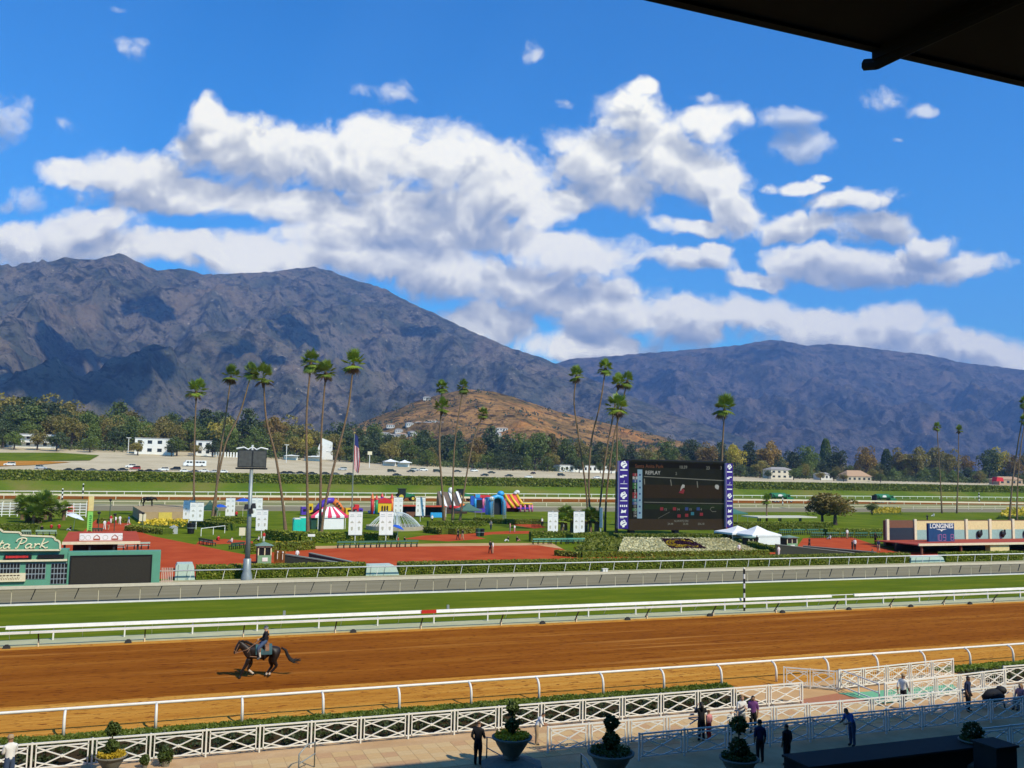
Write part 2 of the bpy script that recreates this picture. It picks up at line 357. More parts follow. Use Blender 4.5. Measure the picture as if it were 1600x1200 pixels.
# ================================================================== terrain
SX = [-2000,-200,20,215,560,1000,4000]; SS = [.10,.08,.069,.039,.022,.015,.012]
def tz(X, Y):
    X = np.asarray(X, dtype=float); Y = np.asarray(Y, dtype=float)
    up = 3.5+np.interp(X, SX, SS)*((np.minimum(Y, 640)-402)+0.22*np.maximum(0, Y-640))
    return np.where(Y <= 392, 0.0, np.where(Y < 402, 0.35*(Y-392), up))
def tzf(x, y): return float(tz(x, y))
def grid_mesh(name, xs, ys, zf, m, smooth=False):
    XX, YY = np.meshgrid(xs, ys); ZZ = zf(XX, YY); nx, ny = len(xs), len(ys)
    V = np.stack([XX, YY, ZZ], -1).reshape(-1, 3)
    i = np.arange(ny-1)[:,None]*nx+np.arange(nx-1)[None,:]
    Fq = np.stack([i, i+1, i+nx+1, i+nx], -1).reshape(-1, 4)
    return link(name, mesh_np(name, V, Fq, m, smooth))
def gnoise(x, y, seed):
    rs = np.random.RandomState(seed); T = rs.rand(256, 256)*2*np.pi
    xi = np.floor(x).astype(int); yi = np.floor(y).astype(int); fx = x-xi; fy = y-yi
    u = fx*fx*fx*(fx*(fx*6-15)+10); v = fy*fy*fy*(fy*(fy*6-15)+10)
    def g(a, b):
        t = T[(xi+a) & 255, (yi+b) & 255]; return np.cos(t)*(fx-a)+np.sin(t)*(fy-b)
    return (g(0,0)*(1-u)+g(1,0)*u)*(1-v)+(g(0,1)*(1-u)+g(1,1)*u)*v
def ridged(x, y, seed, octs=6, lac=2.05, gain=0.5):
    s = 0; a = 1.0; w = 1.0; tot = 0
    for o in range(octs):
        n = 1-np.abs(gnoise(x, y, seed+o))*1.9; n = np.clip(n, 0, 1)**2
        s = s+a*n*w; tot += a; w = np.clip(n*1.6, 0.25, 1); a *= gain; x = x*lac+3.1; y = y*lac+1.7
    return s/tot

# --- procedural ground colours
def ground_mat(name, cols, scale=0.06, stretch=(1,1,1), detail=8, bump=0.3, bscale=4.0, rough=0.95, speck=None):
    """cols: list of (position, colour) over fractal noise; speck = (scale, stretch, threshold, colour)"""
    m = bpy.data.materials.new(name); m.use_nodes = True; nt = m.node_tree; N = nt.nodes.new; L = nt.links.new; bs = nt.nodes['Principled BSDF']
    bs.inputs['Roughness'].default_value = rough; bs.inputs['Specular IOR Level'].default_value = 0.03
    tc = N('ShaderNodeTexCoord'); mp = N('ShaderNodeMapping'); mp.inputs['Scale'].default_value = stretch; L(tc.outputs['Object'], mp.inputs[0])
    nz = N('ShaderNodeTexNoise'); nz.inputs['Scale'].default_value = scale; nz.inputs['Detail'].default_value = detail; nz.inputs['Roughness'].default_value = 0.62; L(mp.outputs[0], nz.inputs['Vector'])
    cr = N('ShaderNodeValToRGB'); L(nz.outputs['Fac'], cr.inputs[0]); el = cr.color_ramp.elements
    el[0].position, el[0].color = cols[0][0], tuple(cols[0][1])+(1,); el[1].position, el[1].color = cols[-1][0], tuple(cols[-1][1])+(1,)
    for p, c in cols[1:-1]: e = el.new(p); e.color = tuple(c)+(1,)
    col = cr.outputs[0]
    if speck:
        for (ss, st, th, sc, soft) in speck:
            mp2 = N('ShaderNodeMapping'); mp2.inputs['Scale'].default_value = st; L(tc.outputs['Object'], mp2.inputs[0])
            n2 = N('ShaderNodeTexNoise'); n2.inputs['Scale'].default_value = ss; n2.inputs['Detail'].default_value = 3; L(mp2.outputs[0], n2.inputs['Vector'])
            r2 = N('ShaderNodeMapRange'); r2.inputs[1].default_value = th; r2.inputs[2].default_value = th+soft; L(n2.outputs['Fac'], r2.inputs[0])
            mx = N('ShaderNodeMix'); mx.data_type = 'RGBA'; L(r2.outputs[0], mx.inputs[0]); L(col, mx.inputs[6]); mx.inputs[7].default_value = tuple(sc)+(1,); col = mx.outputs[2]
    L(col, bs.inputs['Base Color'])
    nb = N('ShaderNodeTexNoise'); nb.inputs['Scale'].default_value = bscale; nb.inputs['Detail'].default_value = 5; L(mp.outputs[0], nb.inputs['Vector'])
    bn = N('ShaderNodeBump'); bn.inputs['Strength'].default_value = bump; bn.inputs['Distance'].default_value = 0.5/bscale; L(nb.outputs['Fac'], bn.inputs['Height']); L(bn.outputs[0], bs.inputs['Normal'])
    return m
M_GROUND = ground_mat('dry_ground', [(0.35,(0.10,0.10,0.035)),(0.5,(0.16,0.13,0.055)),(0.65,(0.26,0.19,0.09))], 0.02)
M_LAWN = ground_mat('lawn_grass', [(0.32,(0.075,0.112,0.006)),(0.5,(0.108,0.152,0.007)),(0.7,(0.161,0.186,0.013))], 0.12, bump=0.5, bscale=6)
M_TURF = ground_mat('turf_grass', [(0.3,(0.072,0.104,0.006)),(0.5,(0.105,0.143,0.007)),(0.72,(0.177,0.183,0.013))], 0.5, stretch=(0.25,1,1), bump=0.6, bscale=9,
                    speck=[(2.2,(0.5,1.5,1),0.60,(0.062,0.105,0.005),0.15)])
M_BANK = ground_mat('bank_grass', [(0.3,(0.063,0.117,0.009)),(0.5,(0.117,0.162,0.016)),(0.68,(0.189,0.171,0.041))], 0.035, bump=0.5, bscale=1)
M_DIRT = ground_mat('track_dirt', [(0.30,(0.190,0.055,0.005)),(0.5,(0.256,0.079,0.008)),(0.7,(0.335,0.122,0.015))], 0.35, stretch=(0.12,1.6,1), bump=0.9, bscale=5,
                    speck=[(1.1,(0.30,3.2,1),0.60,(0.13,0.030,0.004),0.10),(3.2,(0.45,2.2,1),0.60,(0.11,0.026,0.004),0.05),(0.5,(0.10,2.4,1),0.60,(0.40,0.16,0.03),0.12)])
M_DIRT2 = ground_mat('dry_track_sand', [(0.30,(0.374,0.145,0.019)),(0.5,(0.495,0.220,0.034)),(0.7,(0.594,0.313,0.063))], 0.5, stretch=(0.12,1.8,1), bump=0.9, bscale=5,
                    speck=[(1.8,(0.8,2.4,1),0.60,(0.20,0.06,0.011),0.06),(4.5,(0.7,1.6,1),0.63,(0.24,0.075,0.014),0.06)])
M_RED = ground_mat('red_painted_brick', [(0.3,(0.34,0.050,0.016)),(0.5,(0.42,0.068,0.021)),(0.7,(0.47,0.090,0.030))], 0.25, bump=0.15, bscale=8)
M_TAN = ground_mat('tan_concrete', [(0.3,(0.46,0.27,0.12)),(0.7,(0.56,0.36,0.18))], 0.5, bump=0.1)
M_GREY = ground_mat('stone_dust', [(0.3,(0.191,0.166,0.098)),(0.5,(0.230,0.200,0.123)),(0.7,(0.272,0.238,0.153))], 0.5, stretch=(0.2,1.5,1), bump=0.3, bscale=6)
M_GREYL = ground_mat('pale_stone_dust', [(0.3,(0.36,0.33,0.22)),(0.7,(0.46,0.42,0.29))], 0.5, stretch=(0.2,1.5,1))
M_KERB = ground_mat('kerb_concrete', [(0.3,(0.36,0.37,0.22)),(0.7,(0.47,0.46,0.29))], 0.7, bump=0.1)
M_LOT = ground_mat('parking_asphalt', [(0.3,(0.44,0.36,0.22)),(0.5,(0.53,0.44,0.28)),(0.7,(0.60,0.51,0.34))], 0.05, bump=0.1)
M_SOIL = ground_mat('bed_soil', [(0.3,(0.03,0.02,0.01)),(0.7,(0.06,0.04,0.02))], 1.0)
M_OLIVE = ground_mat('far_turf', [(0.3,(0.14,0.16,0.05)),(0.5,(0.25,0.24,0.10)),(0.7,(0.36,0.32,0.17))], 0.1, stretch=(0.15,1,1))

# --- one ground sheet to the foot of the mountains
xs = np.unique(np.concatenate([np.linspace(-6000,-400,15), np.linspace(-400,1400,91), np.linspace(1400,9000,20)]))
ys = np.unique(np.concatenate([np.array([-300,-60,0,60,120,200,300,380,392,402]), np.linspace(402,900,26), np.linspace(900,5200,44)]))
gr = grid_mesh('ground', xs, ys, lambda x, y: tz(x, y)-0.05, M_GROUND); structure(gr)

def sheet(name, poly, z, m, thick=0.0):
    mb = MB()
    if thick: mb.slab(poly, z-thick, z)
    else: mb.add([(x, y, z) for x, y in poly], [tuple(range(len(poly)))])
    return structure(mb.build(name, m))
def band(name, y0, y1, z, m, x0=-260, x1=620, n=1):
    return sheet(name, [(x0,y0),(x1,y0),(x1,y1),(x0,y1)], z, m)
band('apron', 20, 37.9, 0.0, M_TAN if False else ground_mat('apron_paving', [(0.3,(0.40,0.25,0.13)),(0.5,(0.47,0.31,0.17)),(0.7,(0.54,0.38,0.22))], 0.6, bump=0.15, bscale=6), -60, 160)
band('planting_bed', 37.9, 41.2, 0.0, M_SOIL, -60, 28.0)
band('planting_bed', 37.9, 41.2, 0.0, M_SOIL, 43.0, 160)
band('walkway_ramp', 37.9, 41.2, 0.012, M_TAN, 28.0, 43.0)
band('dirt_track_sand', 41.2, 47.6, 0.0, M_DIRT2)
# the harrowed middle meets the dry edge along an uneven line
mb = MB(); rng = np.random.RandomState(5); xx = np.arange(-260, 621, 0.6)
e0 = 47.9+0.35*np.array([gnoise(np.array([x*0.35]), np.array([0.5]), 4)[0] for x in xx])+rng.rand(len(xx))*0.22
mb.add([(x, e, 0.008) for x, e in zip(xx, e0)]+[(x, 61.5, 0.008) for x in xx], [(i, i+1, len(xx)+i+1, len(xx)+i) for i in range(len(xx)-1)])
structure(mb.build('dirt_track', M_DIRT))
band('dirt_track_base', 47.6, 61.5, 0.0, M_DIRT)
band('dirt_track_edge', 61.5, 62.35, 0.004, M_DIRT2)
sheet('kerb', [(-260,62.35),(620,62.35),(620,64.4),(-260,64.4)], 0.10, M_KERB, 0.14)
band('turf_course', 64.4, 80.0, 0.0, M_TURF)
sheet('kerb', [(-260,80.0),(620,80.0),(620,80.28),(-260,80.28)], 0.10, WHITE, 0.14)
band('stone_dust_path', 80.28, 92.9, 0.0, M_GREY)
sheet('kerb', [(-260,92.9),(620,92.9),(620,93.1),(-260,93.1)], 0.08, M_GREYL, 0.12)
band('infield_lawn', 93.1, 232, 0.0, M_LAWN)
band('far_stone_dust_path', 232, 259, 0.0, M_GREY)
sheet('kerb', [(-260,259),(900,259),(900,260.4),(-260,260.4)], 0.25, M_GREYL, 0.3)
band('far_turf_course', 260.4, 303, 0.0, M_OLIVE, -260, 900)
band('far_dirt_track', 303, 346, 0.0, M_DIRT, -260, 900)
band('far_track_margin', 346, 392, 0.0, M_BANK, -260, 1100)
structure(grid_mesh('grass_bank', np.linspace(-400,1400,91), np.array([392,402,405.0,420]), lambda x, y: tz(x,y)+0.02, M_BANK))
# infield paths
def path(poly, z=0.006, m=M_RED, name='infield_path'): return sheet(name, poly, z, m)
path([(-60,95.4),(150,95.4), (119.43,99.81), (103.84,108.57), (119.98,136.37), (107.83,134.67), (87.28,111.17), (51.17,107.65), (54.68,120.36), (53.57,127.11), (35.05,127.49), (23.46,126.05), (15.59,126.22), (13.29,120.07), (11.07,118.7), (9.11,124.35), (6.07,133.71), (0.33,150.96), (-2.43,164.1), (-4.4,195.6), (-10.12,195.75), (-10.2,160.31), (-10.89,138.15), (-14.63,130.76), (-60,128)], 0.006, M_RED, 'red_plaza')
path([(15.59,126.22), (23.46,126.05), (35.05,127.49), (53.57,127.11), (54.68,120.36), (57.44,130.74), (41.27,132.28), (35.29,131.92), (23.77,130.17), (16.41,130.15)], 0.012, M_TAN)
path([(36.81,141.56), (42.35,135.77), (50.08,139.99), (50.13,144.84), (54.65,149.54), (68.7,151.32), (71.65,157.82), (59.87,157.11), (51.74,152.94), (41.7,147.91)], 0.012)
path([(68.15,179.66), (68.2,163.53), (71.98,167.05), (74.87,177.14), (74.27,191.03)], 0.012)
path([(19.1,148.93), (27.47,150.84), (34.29,153.09), (34.96,156.1), (19.62,153.08)], 0.012)
path([(5.66,133.77), (9.7,135.37), (13.17,132.73), (13.81,139.39), (10.15,144.7), (6.35,140.34)], 0.012)
path([(107.14,160.57), (113,160.13), (116.5,163.95), (111.04,166.42)], 0.012)
path([(125.78,107.37), (135.24,108.27), (162.47,129.99), (151.67,128)], 0.012)
# car park and the roads beyond the hedge
lx = np.linspace(-400,1400,91); ly = np.linspace(420,601.2,10)
structure(grid_mesh('parking_lot', lx, np.unique(np.concatenate([[420], np.linspace(402,900,26)[1:12]])), lambda x, y: tz(x,y)+0.06, M_LOT))
def tsheet(name, pts, m, dz=0.12):
    mb = MB(); mb.add([(x, y, tzf(x,y)+dz) for x, y, z in pts], [tuple(range(len(pts)))]); return structure(mb.build(name, m))
tsheet('lawn_patch', [(-79.41,495.33,10.4), (-53.49,504.83,10.97), (-31.44,517.9,11.8), (-29.3,560.12,14.8), (-51.24,571.6,15.81), (-88.81,552.23,14.68)], M_LAWN, 0.3)
tsheet('dirt_patch', [(-73.35,458.65,7.67), (-50.8,480.45,9.19), (-38.98,501.29,10.64), (-53.49,504.83,10.97), (-79.41,495.33,10.4)], M_DIRT2, 0.3)

# ================================================================== mountains
def mountain_mat(name, dark, mid, pale, orange, t0, t1, scale=1.0):
    m = bpy.data.materials.new(name); m.use_nodes = True; nt = m.node_tree; N = nt.nodes.new; L = nt.links.new; bs = nt.nodes['Principled BSDF']
    bs.inputs['Roughness'].default_value = 1.0; bs.inputs['Specular IOR Level'].default_value = 0.0
    tc = N('ShaderNodeTexCoord')
    def noise(s, det=8, ro=0.6):
        n = N('ShaderNodeTexNoise'); n.inputs['Scale'].default_value = s*scale; n.inputs['Detail'].default_value = det; n.inputs['Roughness'].default_value = ro; L(tc.outputs['Object'], n.inputs['Vector']); return n.outputs['Fac']
    def ramp(f, a, b):
        r = N('ShaderNodeMapRange'); r.inputs[1].default_value = a; r.inputs[2].default_value = b; L(f, r.inputs[0]); return r.outputs[0]
    def mix(f, a, b):
        n = N('ShaderNodeMix'); n.data_type = 'RGBA'
        for s, x in ((n.inputs[0], f), (n.inputs[6], a), (n.inputs[7], b)):
            if hasattr(x, 'is_output'): L(x, s)
            else: s.default_value = x if not hasattr(x, '__len__') else tuple(x)+(1,)
        return n.outputs[2]
    c = mix(ramp(noise(0.0045), 0.38, 0.62), dark, mid)
    c = mix(ramp(noise(0.014), 0.50, 0.62), c, tuple(x*0.35 for x in dark))      # scrub
    c = mix(ramp(noise(0.045, 4, 0.7), 0.54, 0.64), c, tuple(x*0.35 for x in dark))   # single bushes
    c = mix(ramp(noise(0.0022, 5), 0.56, 0.70), c, orange)
    mm = N('ShaderNodeMath'); mm.operation = 'MULTIPLY'; L(ramp(noise(0.034, 5, 0.7), t0, t0+0.10), mm.inputs[0]); L(ramp(noise(0.0026, 4), t1, t1+0.12), mm.inputs[1])
    c = mix(mm.outputs[0], c, pale)                                               # bare rock scars
    L(c, bs.inputs['Base Color'])
    bn = N('ShaderNodeBump'); bn.inputs['Strength'].default_value = 1.0; bn.inputs['Distance'].default_value = 34.0/scale; L(noise(0.012, 8), bn.inputs['Height']); L(bn.outputs[0], bs.inputs['Normal'])
    return m
M_MTL = mountain_mat('chaparral_slope', (0.060,0.066,0.046), (0.160,0.130,0.096), (0.40,0.34,0.26), (0.19,0.14,0.09), 0.60, 0.46)
M_MTR = mountain_mat('far_chaparral_slope', (0.056,0.056,0.052), (0.130,0.102,0.088), (0.36,0.30,0.24), (0.17,0.12,0.085), 0.60, 0.47)
M_HILL = mountain_mat('dry_foothill', (0.17,0.11,0.035), (0.42,0.22,0.07), (0.55,0.36,0.16), (0.50,0.21,0.05), 0.60, 0.42, 3.0)

def range_mesh(name, crest, foot, m, seed, amp, ns=520, nt_=240, freq=1/1500.0, shape=1.25, crest_noise=12.0, back=0.18):
    """slope between a crest line and a foot line, cut by spurs and gullies"""
    crest = np.array(crest, float); foot = np.array(foot, float)
    def resample(P, n):
        d = np.r_[0, np.cumsum(np.hypot(*(np.diff(P[:, :2], axis=0).T)))]; s = np.linspace(0, d[-1], n)
        return np.stack([np.interp(s, d, P[:, k]) for k in range(3)], 1)
    C = resample(crest, ns); Fo = resample(foot, ns)
    t = np.concatenate([np.linspace(-back, 0, 14)[:-1], np.linspace(0, 1, nt_)])
    X = C[:,0][None]+(Fo[:,0]-C[:,0])[None]*t[:,None]; Y = C[:,1][None]+(Fo[:,1]-C[:,1])[None]*t[:,None]
    tt = np.abs(t)[:,None]; prof = np.clip(1-tt, 0, 1)**shape
    prof = np.where(t[:,None] < 0, 1-tt*1.4, prof)
    wx = X+260*gnoise(X*freq*0.8, Y*freq*0.8, seed+31); wy = Y+260*gnoise(X*freq*0.8+9, Y*freq*0.8+4, seed+32)
    rg = np.minimum(ridged(wx*freq*1.25, wy*freq*0.7, seed, 7), 0.78)-0.66
    w = np.clip(tt/0.30, 0, 1)**1.2*np.clip((1-tt)/0.25, 0, 1)**0.7
    hs_k = np.clip((C[:,2]-Fo[:,2])/max(1.0, (C[:,2]-Fo[:,2]).max()*0.75), 0.05, 1)[None]
    fine = ridged(X/330.0, Y/330.0, seed+11, 5)-0.45
    Z = Fo[:,2][None]+(C[:,2]-Fo[:,2])[None]*prof+amp*hs_k*rg*w+amp*hs_k*0.22*fine*np.clip(tt/0.06, 0, 1)*np.clip((1-tt)/0.1, 0, 1)
    Z += crest_noise*hs_k*gnoise(X/70.0, Y/70.0, seed+20)*np.clip(1-tt/0.3, 0.2, 1)
    V = np.stack([X, Y, Z], -1).reshape(-1, 3); nr, nc = len(t), ns
    i = np.arange(nr-1)[:,None]*nc+np.arange(nc-1)[None,:]
    Fq = np.stack([i, i+1, i+nc+1, i+nc], -1).reshape(-1, 4)[:, ::-1]
    o = link(name, mesh_np(name, V, Fq, m, True)); structure(o); return o
# main range: crest about six to seven kilometres off
LC = [(-2005.35,5600,776.1), (-1646.83,5900,962.38), (-1306.81,6100,1083.96), (-934,6200,1167.06), (-729.51,6200,1215.04), (-590.98,6200,1265.11), (-464.82,6200,1261.82), (-374.8,6200,1283.19), (-284.81,6200,1325.24), (-170.37,6200,1283.44), (-55.34,6300,1260.93), (103.2,6500,1325.05), (252.12,6600,1319.21), (433.84,6800,1380.2),
      (745.17,7000,1463.82), (874.36,7100,1516.04), (1082.77,7200,1576.92), (1234.43,7200,1555.77), (1370.12,7100,1482.54), (1477.16,7000,1443.18), (1559.52,6800,1374.04), (1711.35,6600,1249.75), (1854.38,6400,1143.24), (1989.1,6200,1030.5), (2114.76,6000,930.34), (2231.27,5800,837.8), (2342.05,5500,746.41),
      (2434.12,5200,630.83), (2506.1,4900,522.14), (2598.78,4600,407.82), (2747.41,4300,290.92), (2904.34,4000,184.15)]
LF = [(-3600,2300,60), (-2200,2250,55), (-1200,2250,45), (-500,2250,40), (200,2300,30), (900,2400,20), (1600,2700,15), (2300,3000,12), (3000,3300,10)]
range_mesh('mountain_range', LC, LF, M_MTL, 7, 430, 640, 280, 1/1300.0)
RC = [(2340.48,7600,524.88), (2808.47,7600,771.92), (3237.58,7600,951.36), (3491.25,7600,1037.08), (3884.15,7600,1085.35), (4222.01,7600,1137.04), (4509.88,7500,1162.53), (4863.63,7500,1216.46), (5158.53,7400,1249.02), (5454.56,7400,1312.96), (5567.47,7400,1333.4), (5719.39,7400,1331.19), (5908.44,7300,1287.24), (6135.69,7200,1309.44),
      (6440.18,7100,1279.74), (6745.86,7000,1250), (7052.98,6900,1226.59), (7194.73,6800,1180.14), (7359.89,6800,1158.49), (7554.88,6600,1111.9), (7738.41,6400,1065.67), (8069.41,6000,986.39), (8774.68,5600,859.44), (9513.53,5000,623.85)]
RF = [(1600,3300,15), (2600,3200,10), (3400,3100,10), (4300,3000,10), (5600,3000,10), (7600,3000,10)]
range_mesh('far_mountain_range', RC, RF, M_MTR, 41, 420, 560, 240, 1/1250.0)
# near foothill with the dry orange flank
HC = [(287.39,1900,48.58), (371.02,1900,93.26), (417.48,1900,113.67), (466.81,1880,133.46), (502.43,1860,149.96), (557.79,1860,168.74), (611.27,1850,180.16), (669.29,1850,180.26), (713.83,1850,169.9), (789.64,1850,149.46), (867.31,1850,134.19), (947.04,1850,119.96), (1028.92,1850,105.35), (1164.64,1850,79.94)]
HF = [(80,1150,18), (300,1100,14), (550,1080,10), (800,1100,7), (1000,1150,6)]
range_mesh('foothill', HC, HF, M_HILL, 77, 26, 220, 110, 1/260.0, 1.1, 3.0, 0.25)

# ================================================================== haze: the air between here and the mountains
mb = MB(); mb.box((800, 4400, 1150), (22000, 10400, 2420)); hz = mb.build('haze', [])
hz['kind'] = 'stuff'; tag(hz, 'pale blue haze in the valley air before the mountains', 'haze')
hm = bpy.data.materials.new('valley_haze'); hm.use_nodes = True; nt = hm.node_tree; nt.nodes.clear()
pv = nt.nodes.new('ShaderNodeVolumePrincipled'); pv.inputs['Color'].default_value = (0.27, 0.48, 1.0, 1); pv.inputs['Density'].default_value = 0.000075; pv.inputs['Anisotropy'].default_value = 0.0
om = nt.nodes.new('ShaderNodeOutputMaterial'); nt.links.new(pv.outputs[0], om.inputs['Volume'])
hz.data.materials.append(hm)

# ================================================================== cumulus added out of view, each aimed to shade a patch of slope
M_CLD = mat('cumulus_white', (0.85,0.85,0.86), 1.0, (0.78,0.79,0.82), 0.004)
def cumulus(target, ext, alt, seed):
    t_ = (alt-target[2])/sun_dir.z; c = Vector(target)+sun_dir*t_; rg = random.Random(seed); mb = MB()
    for k in range(46):
        a = rg.random()*2*math.pi; r_ = math.sqrt(rg.random()); s_ = (0.16+0.20*rg.random())*(1.2-0.6*r_)
        mb.ball((ext[0]*r_*math.cos(a), ext[1]*r_*math.sin(a), ext[0]*0.35*rg.random()*(1.1-r_)), (ext[0]*s_, ext[1]*s_, ext[0]*s_*0.7), 12, 8, jit=0.15, rng=rg)
    o = mb.build('cloud', M_CLD, None, smooth=True); o.location = c; structure(o)
for i, (tg, ex, al) in enumerate((((-230,3300,350),(250,400),2750), ((-60,3560,430),(150,260),2750), ((-330,4550,590),(210,260),2800), ((690,4860,768),(170,230),2800), ((390,4080,565),(130,170),2800), ((470,4000,540),(90,120),2800), ((-60,5450,880),(150,150),3000), ((5160,6950,1110),(330,240),5200), ((3930,6650,765),(190,140),4600), ((3480,6960,838),(170,110),4600), ((1500,5650,800),(130,160),3600), ((1050,4700,620),(110,140),3200))):
    cumulus(tg, ex, al, 50+i)

# ================================================================== grandstand over the camera (its roof shades the apron)
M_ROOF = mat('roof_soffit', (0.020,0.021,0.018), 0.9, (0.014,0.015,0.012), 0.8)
gs = thing('grandstand', 'dark overhanging grandstand roof edge at the upper right corner', 'grandstand', (0, 15.1, 0))
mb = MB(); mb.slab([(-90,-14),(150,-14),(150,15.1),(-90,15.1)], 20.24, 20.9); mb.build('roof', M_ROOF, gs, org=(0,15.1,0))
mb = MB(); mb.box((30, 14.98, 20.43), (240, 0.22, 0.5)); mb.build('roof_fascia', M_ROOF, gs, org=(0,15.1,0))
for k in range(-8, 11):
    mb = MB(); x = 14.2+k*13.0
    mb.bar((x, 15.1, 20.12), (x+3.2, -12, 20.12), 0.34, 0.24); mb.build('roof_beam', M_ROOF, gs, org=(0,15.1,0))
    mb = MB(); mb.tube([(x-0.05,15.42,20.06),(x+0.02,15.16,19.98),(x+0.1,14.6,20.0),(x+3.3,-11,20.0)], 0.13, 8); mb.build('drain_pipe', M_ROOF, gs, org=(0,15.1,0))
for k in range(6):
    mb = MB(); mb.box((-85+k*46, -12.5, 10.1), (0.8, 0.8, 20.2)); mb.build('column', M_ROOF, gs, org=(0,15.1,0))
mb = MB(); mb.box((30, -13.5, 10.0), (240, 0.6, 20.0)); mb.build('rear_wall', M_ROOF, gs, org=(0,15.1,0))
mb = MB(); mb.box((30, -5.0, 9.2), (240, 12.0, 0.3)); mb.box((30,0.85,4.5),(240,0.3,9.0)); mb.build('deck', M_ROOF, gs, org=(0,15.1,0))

# ================================================================== rails along the courses
def spaced(x0, x1, d): 
    n = int((x1-x0)/d)+1; return [x0+i*d for i in range(n)]
# outer rail of the dirt track: round tube on goosenecks that lean over the dirt
t = thing('racing_rail', 'white tubular outer rail on curved posts along the near edge of the dirt', 'rail', (-13.3, 41.8, 0))
o0 = (-13.3, 41.8, 0)
mb = MB(); mb.tube([(x, 42.27, 1.0) for x in (-40, 0, 60, 130)], 0.062, 10); mb.build('top_rail', WHITE, t, org=o0, smooth=True)
mb = MB(); mb.tube([(0,0,0),(0,0.0,0.55),(0,0.06,0.78),(0,0.2,0.93),(0,0.42,0.985)], [0.065,0.06,0.057,0.055,0.05], 8)
gm = mb.build('post', WHITE, t, smooth=True); gm.location = (-2.88+13.3-10.35*3, 0, 0)
for i, x in enumerate(spaced(-2.88-10.35*3+3.45, 120, 3.45)):
    c = gm.copy(); COL.objects.link(c); c.parent = t; c.location = (x+13.3, 0, 0)
# inner rail of the dirt track: posts coloured dark for the cover's shade, feet pale where lit
t = thing('racing_rail', 'white flat-topped inner rail of the dirt, the lower of the two rails before the turf', 'rail', (-20, 62.6, 0)); o0 = (-20,62.6,0)
mb = MB()
for (a, b) in ((-60, -6.4), (-6.35, 34.8), (34.85, 130)): mb.box(((a+b)/2, 61.75, 0.94), (b-a, 0.16, 0.13))
mb.build('top_rail', WHITE, t, org=o0)
mb = MB(); mb.bar((0,0,0.05),(0,-0.72,0.88), 0.07, 0.06); pm = mb.build('post', DARK, t)
mb = MB(); mb.box((0,-0.3,0.16),(0.075,0.075,0.36)); sm = mb.build('lit_post_foot', CREAM, pm)
xs_ = spaced(-5.95-5.9*4, 120, 5.9); pm.location = (xs_[0]+20, 0, 0)
for x in xs_[1:]:
    c = pm.copy(); COL.objects.link(c); c.parent = t; c.location = (x+20, 0, 0)
    s_ = sm.copy(); COL.objects.link(s_); s_.parent = c
# outer rail of the turf course, wide white cover
t = thing('racing_rail', 'white double-board outer rail of the turf course with square posts and a red marker board', 'rail', (-20, 63.9, 0)); o0 = (-20,63.9,0)
mb = MB(); mb.tube([(x, 63.75, 1.0) for x in (-60, 130)], 0.035, 6)
mb.build('top_tube', WHITE, t, org=o0)
for (a, b) in ((-60,-10.9), (-7.9, 53.8), (56.2, 84.0), (86.6, 130)):
    mb = MB(); mb.add([(a,63.56,0.86),(b,63.56,0.86),(b,63.62,1.06),(a,63.62,1.06),(a,63.66,0.86),(b,63.66,0.86),(b,63.72,1.06),(a,63.72,1.06)],[(0,1,2,3),(5,4,7,6),(3,2,6,7),(0,4,5,1),(0,3,7,4),(1,5,6,2)]); mb.build('cover_board', WHITE, t, org=o0)
mb = MB(); mb.box((0,0,0.48),(0.085,0.085,0.96)); pm = mb.build('post', WHITE, t); xs_ = spaced(-5.3-4.05*6, 125, 4.05); pm.location = (xs_[0]+20, -0.1, 0)
for x in xs_[1:]:
    c = pm.copy(); COL.objects.link(c); c.parent = t; c.location = (x+20, -0.1, 0)
mb = MB(); mb.bar((0,0.55,0.02),(0,0.0,0.8), 0.03, 0.03); pm = mb.build('brace', CREAM, t); pm.location = (xs_[0]+21.6, 0, 0)
for x in xs_[1:]:
    c = pm.copy(); COL.objects.link(c); c.parent = t; c.location = (x+21.6, 0, 0)
a, b = (18,1.11), (19.08,1.12)
mb = MB(); mb.box(((a[0]+b[0])/2, 63.52, 0.97), (b[0]-a[0], 0.05, 0.24)); mb.build('marker_board', mat('red_marker', (0.55,0.03,0.02), 0.5), t, org=o0)
for px in ((8.58,1.18), (20.05,1.29)):
    mb = MB(); mb.box((px[0], 63.9, 1.16), (0.16,0.16,0.34)); mb.build('sensor_box', GREYM, t, org=o0)
# rail on the stone dust path: pale angled cover, dark leaning posts
t = thing('racing_rail', 'thin grey-topped rail with slanted dark posts along the stone dust path', 'rail', (-20, 80.5, 0)); o0 = (-20,80.5,0)
mb = MB(); mb.add([(-60,80.25,1.22),(130,80.25,1.22),(130,80.62,1.42),(-60,80.62,1.42),(-60,80.25,1.17),(130,80.25,1.17),(130,80.62,1.37),(-60,80.62,1.37)],[(0,1,2,3),(7,6,5,4),(0,4,5,1),(3,2,6,7)]); mb.build('cover_board', mat('weathered_cover', (0.46,0.41,0.28), 0.8, (0.38,0.34,0.23)), t, org=o0)
mb = MB(); mb.tube([(-60,80.2,1.19),(130,80.2,1.19)], 0.02, 5); mb.build('edge_wire', DARK, t, org=o0)
mb = MB(); mb.bar((-0.16,0,0.35),(0.14,-0.06,1.2), 0.075, 0.06); pm = mb.build('leaning_post', DARK, t)
mb = MB(); mb.box((0.35,-0.1,0.6),(0.03,0.03,1.2)); qm = mb.build('post', CREAM, t)
xs_ = spaced(-29.6, 128, 3.05); pm.location = (xs_[0]+20, 0, 0); qm.location = (xs_[0]+21.2, 0, 0)
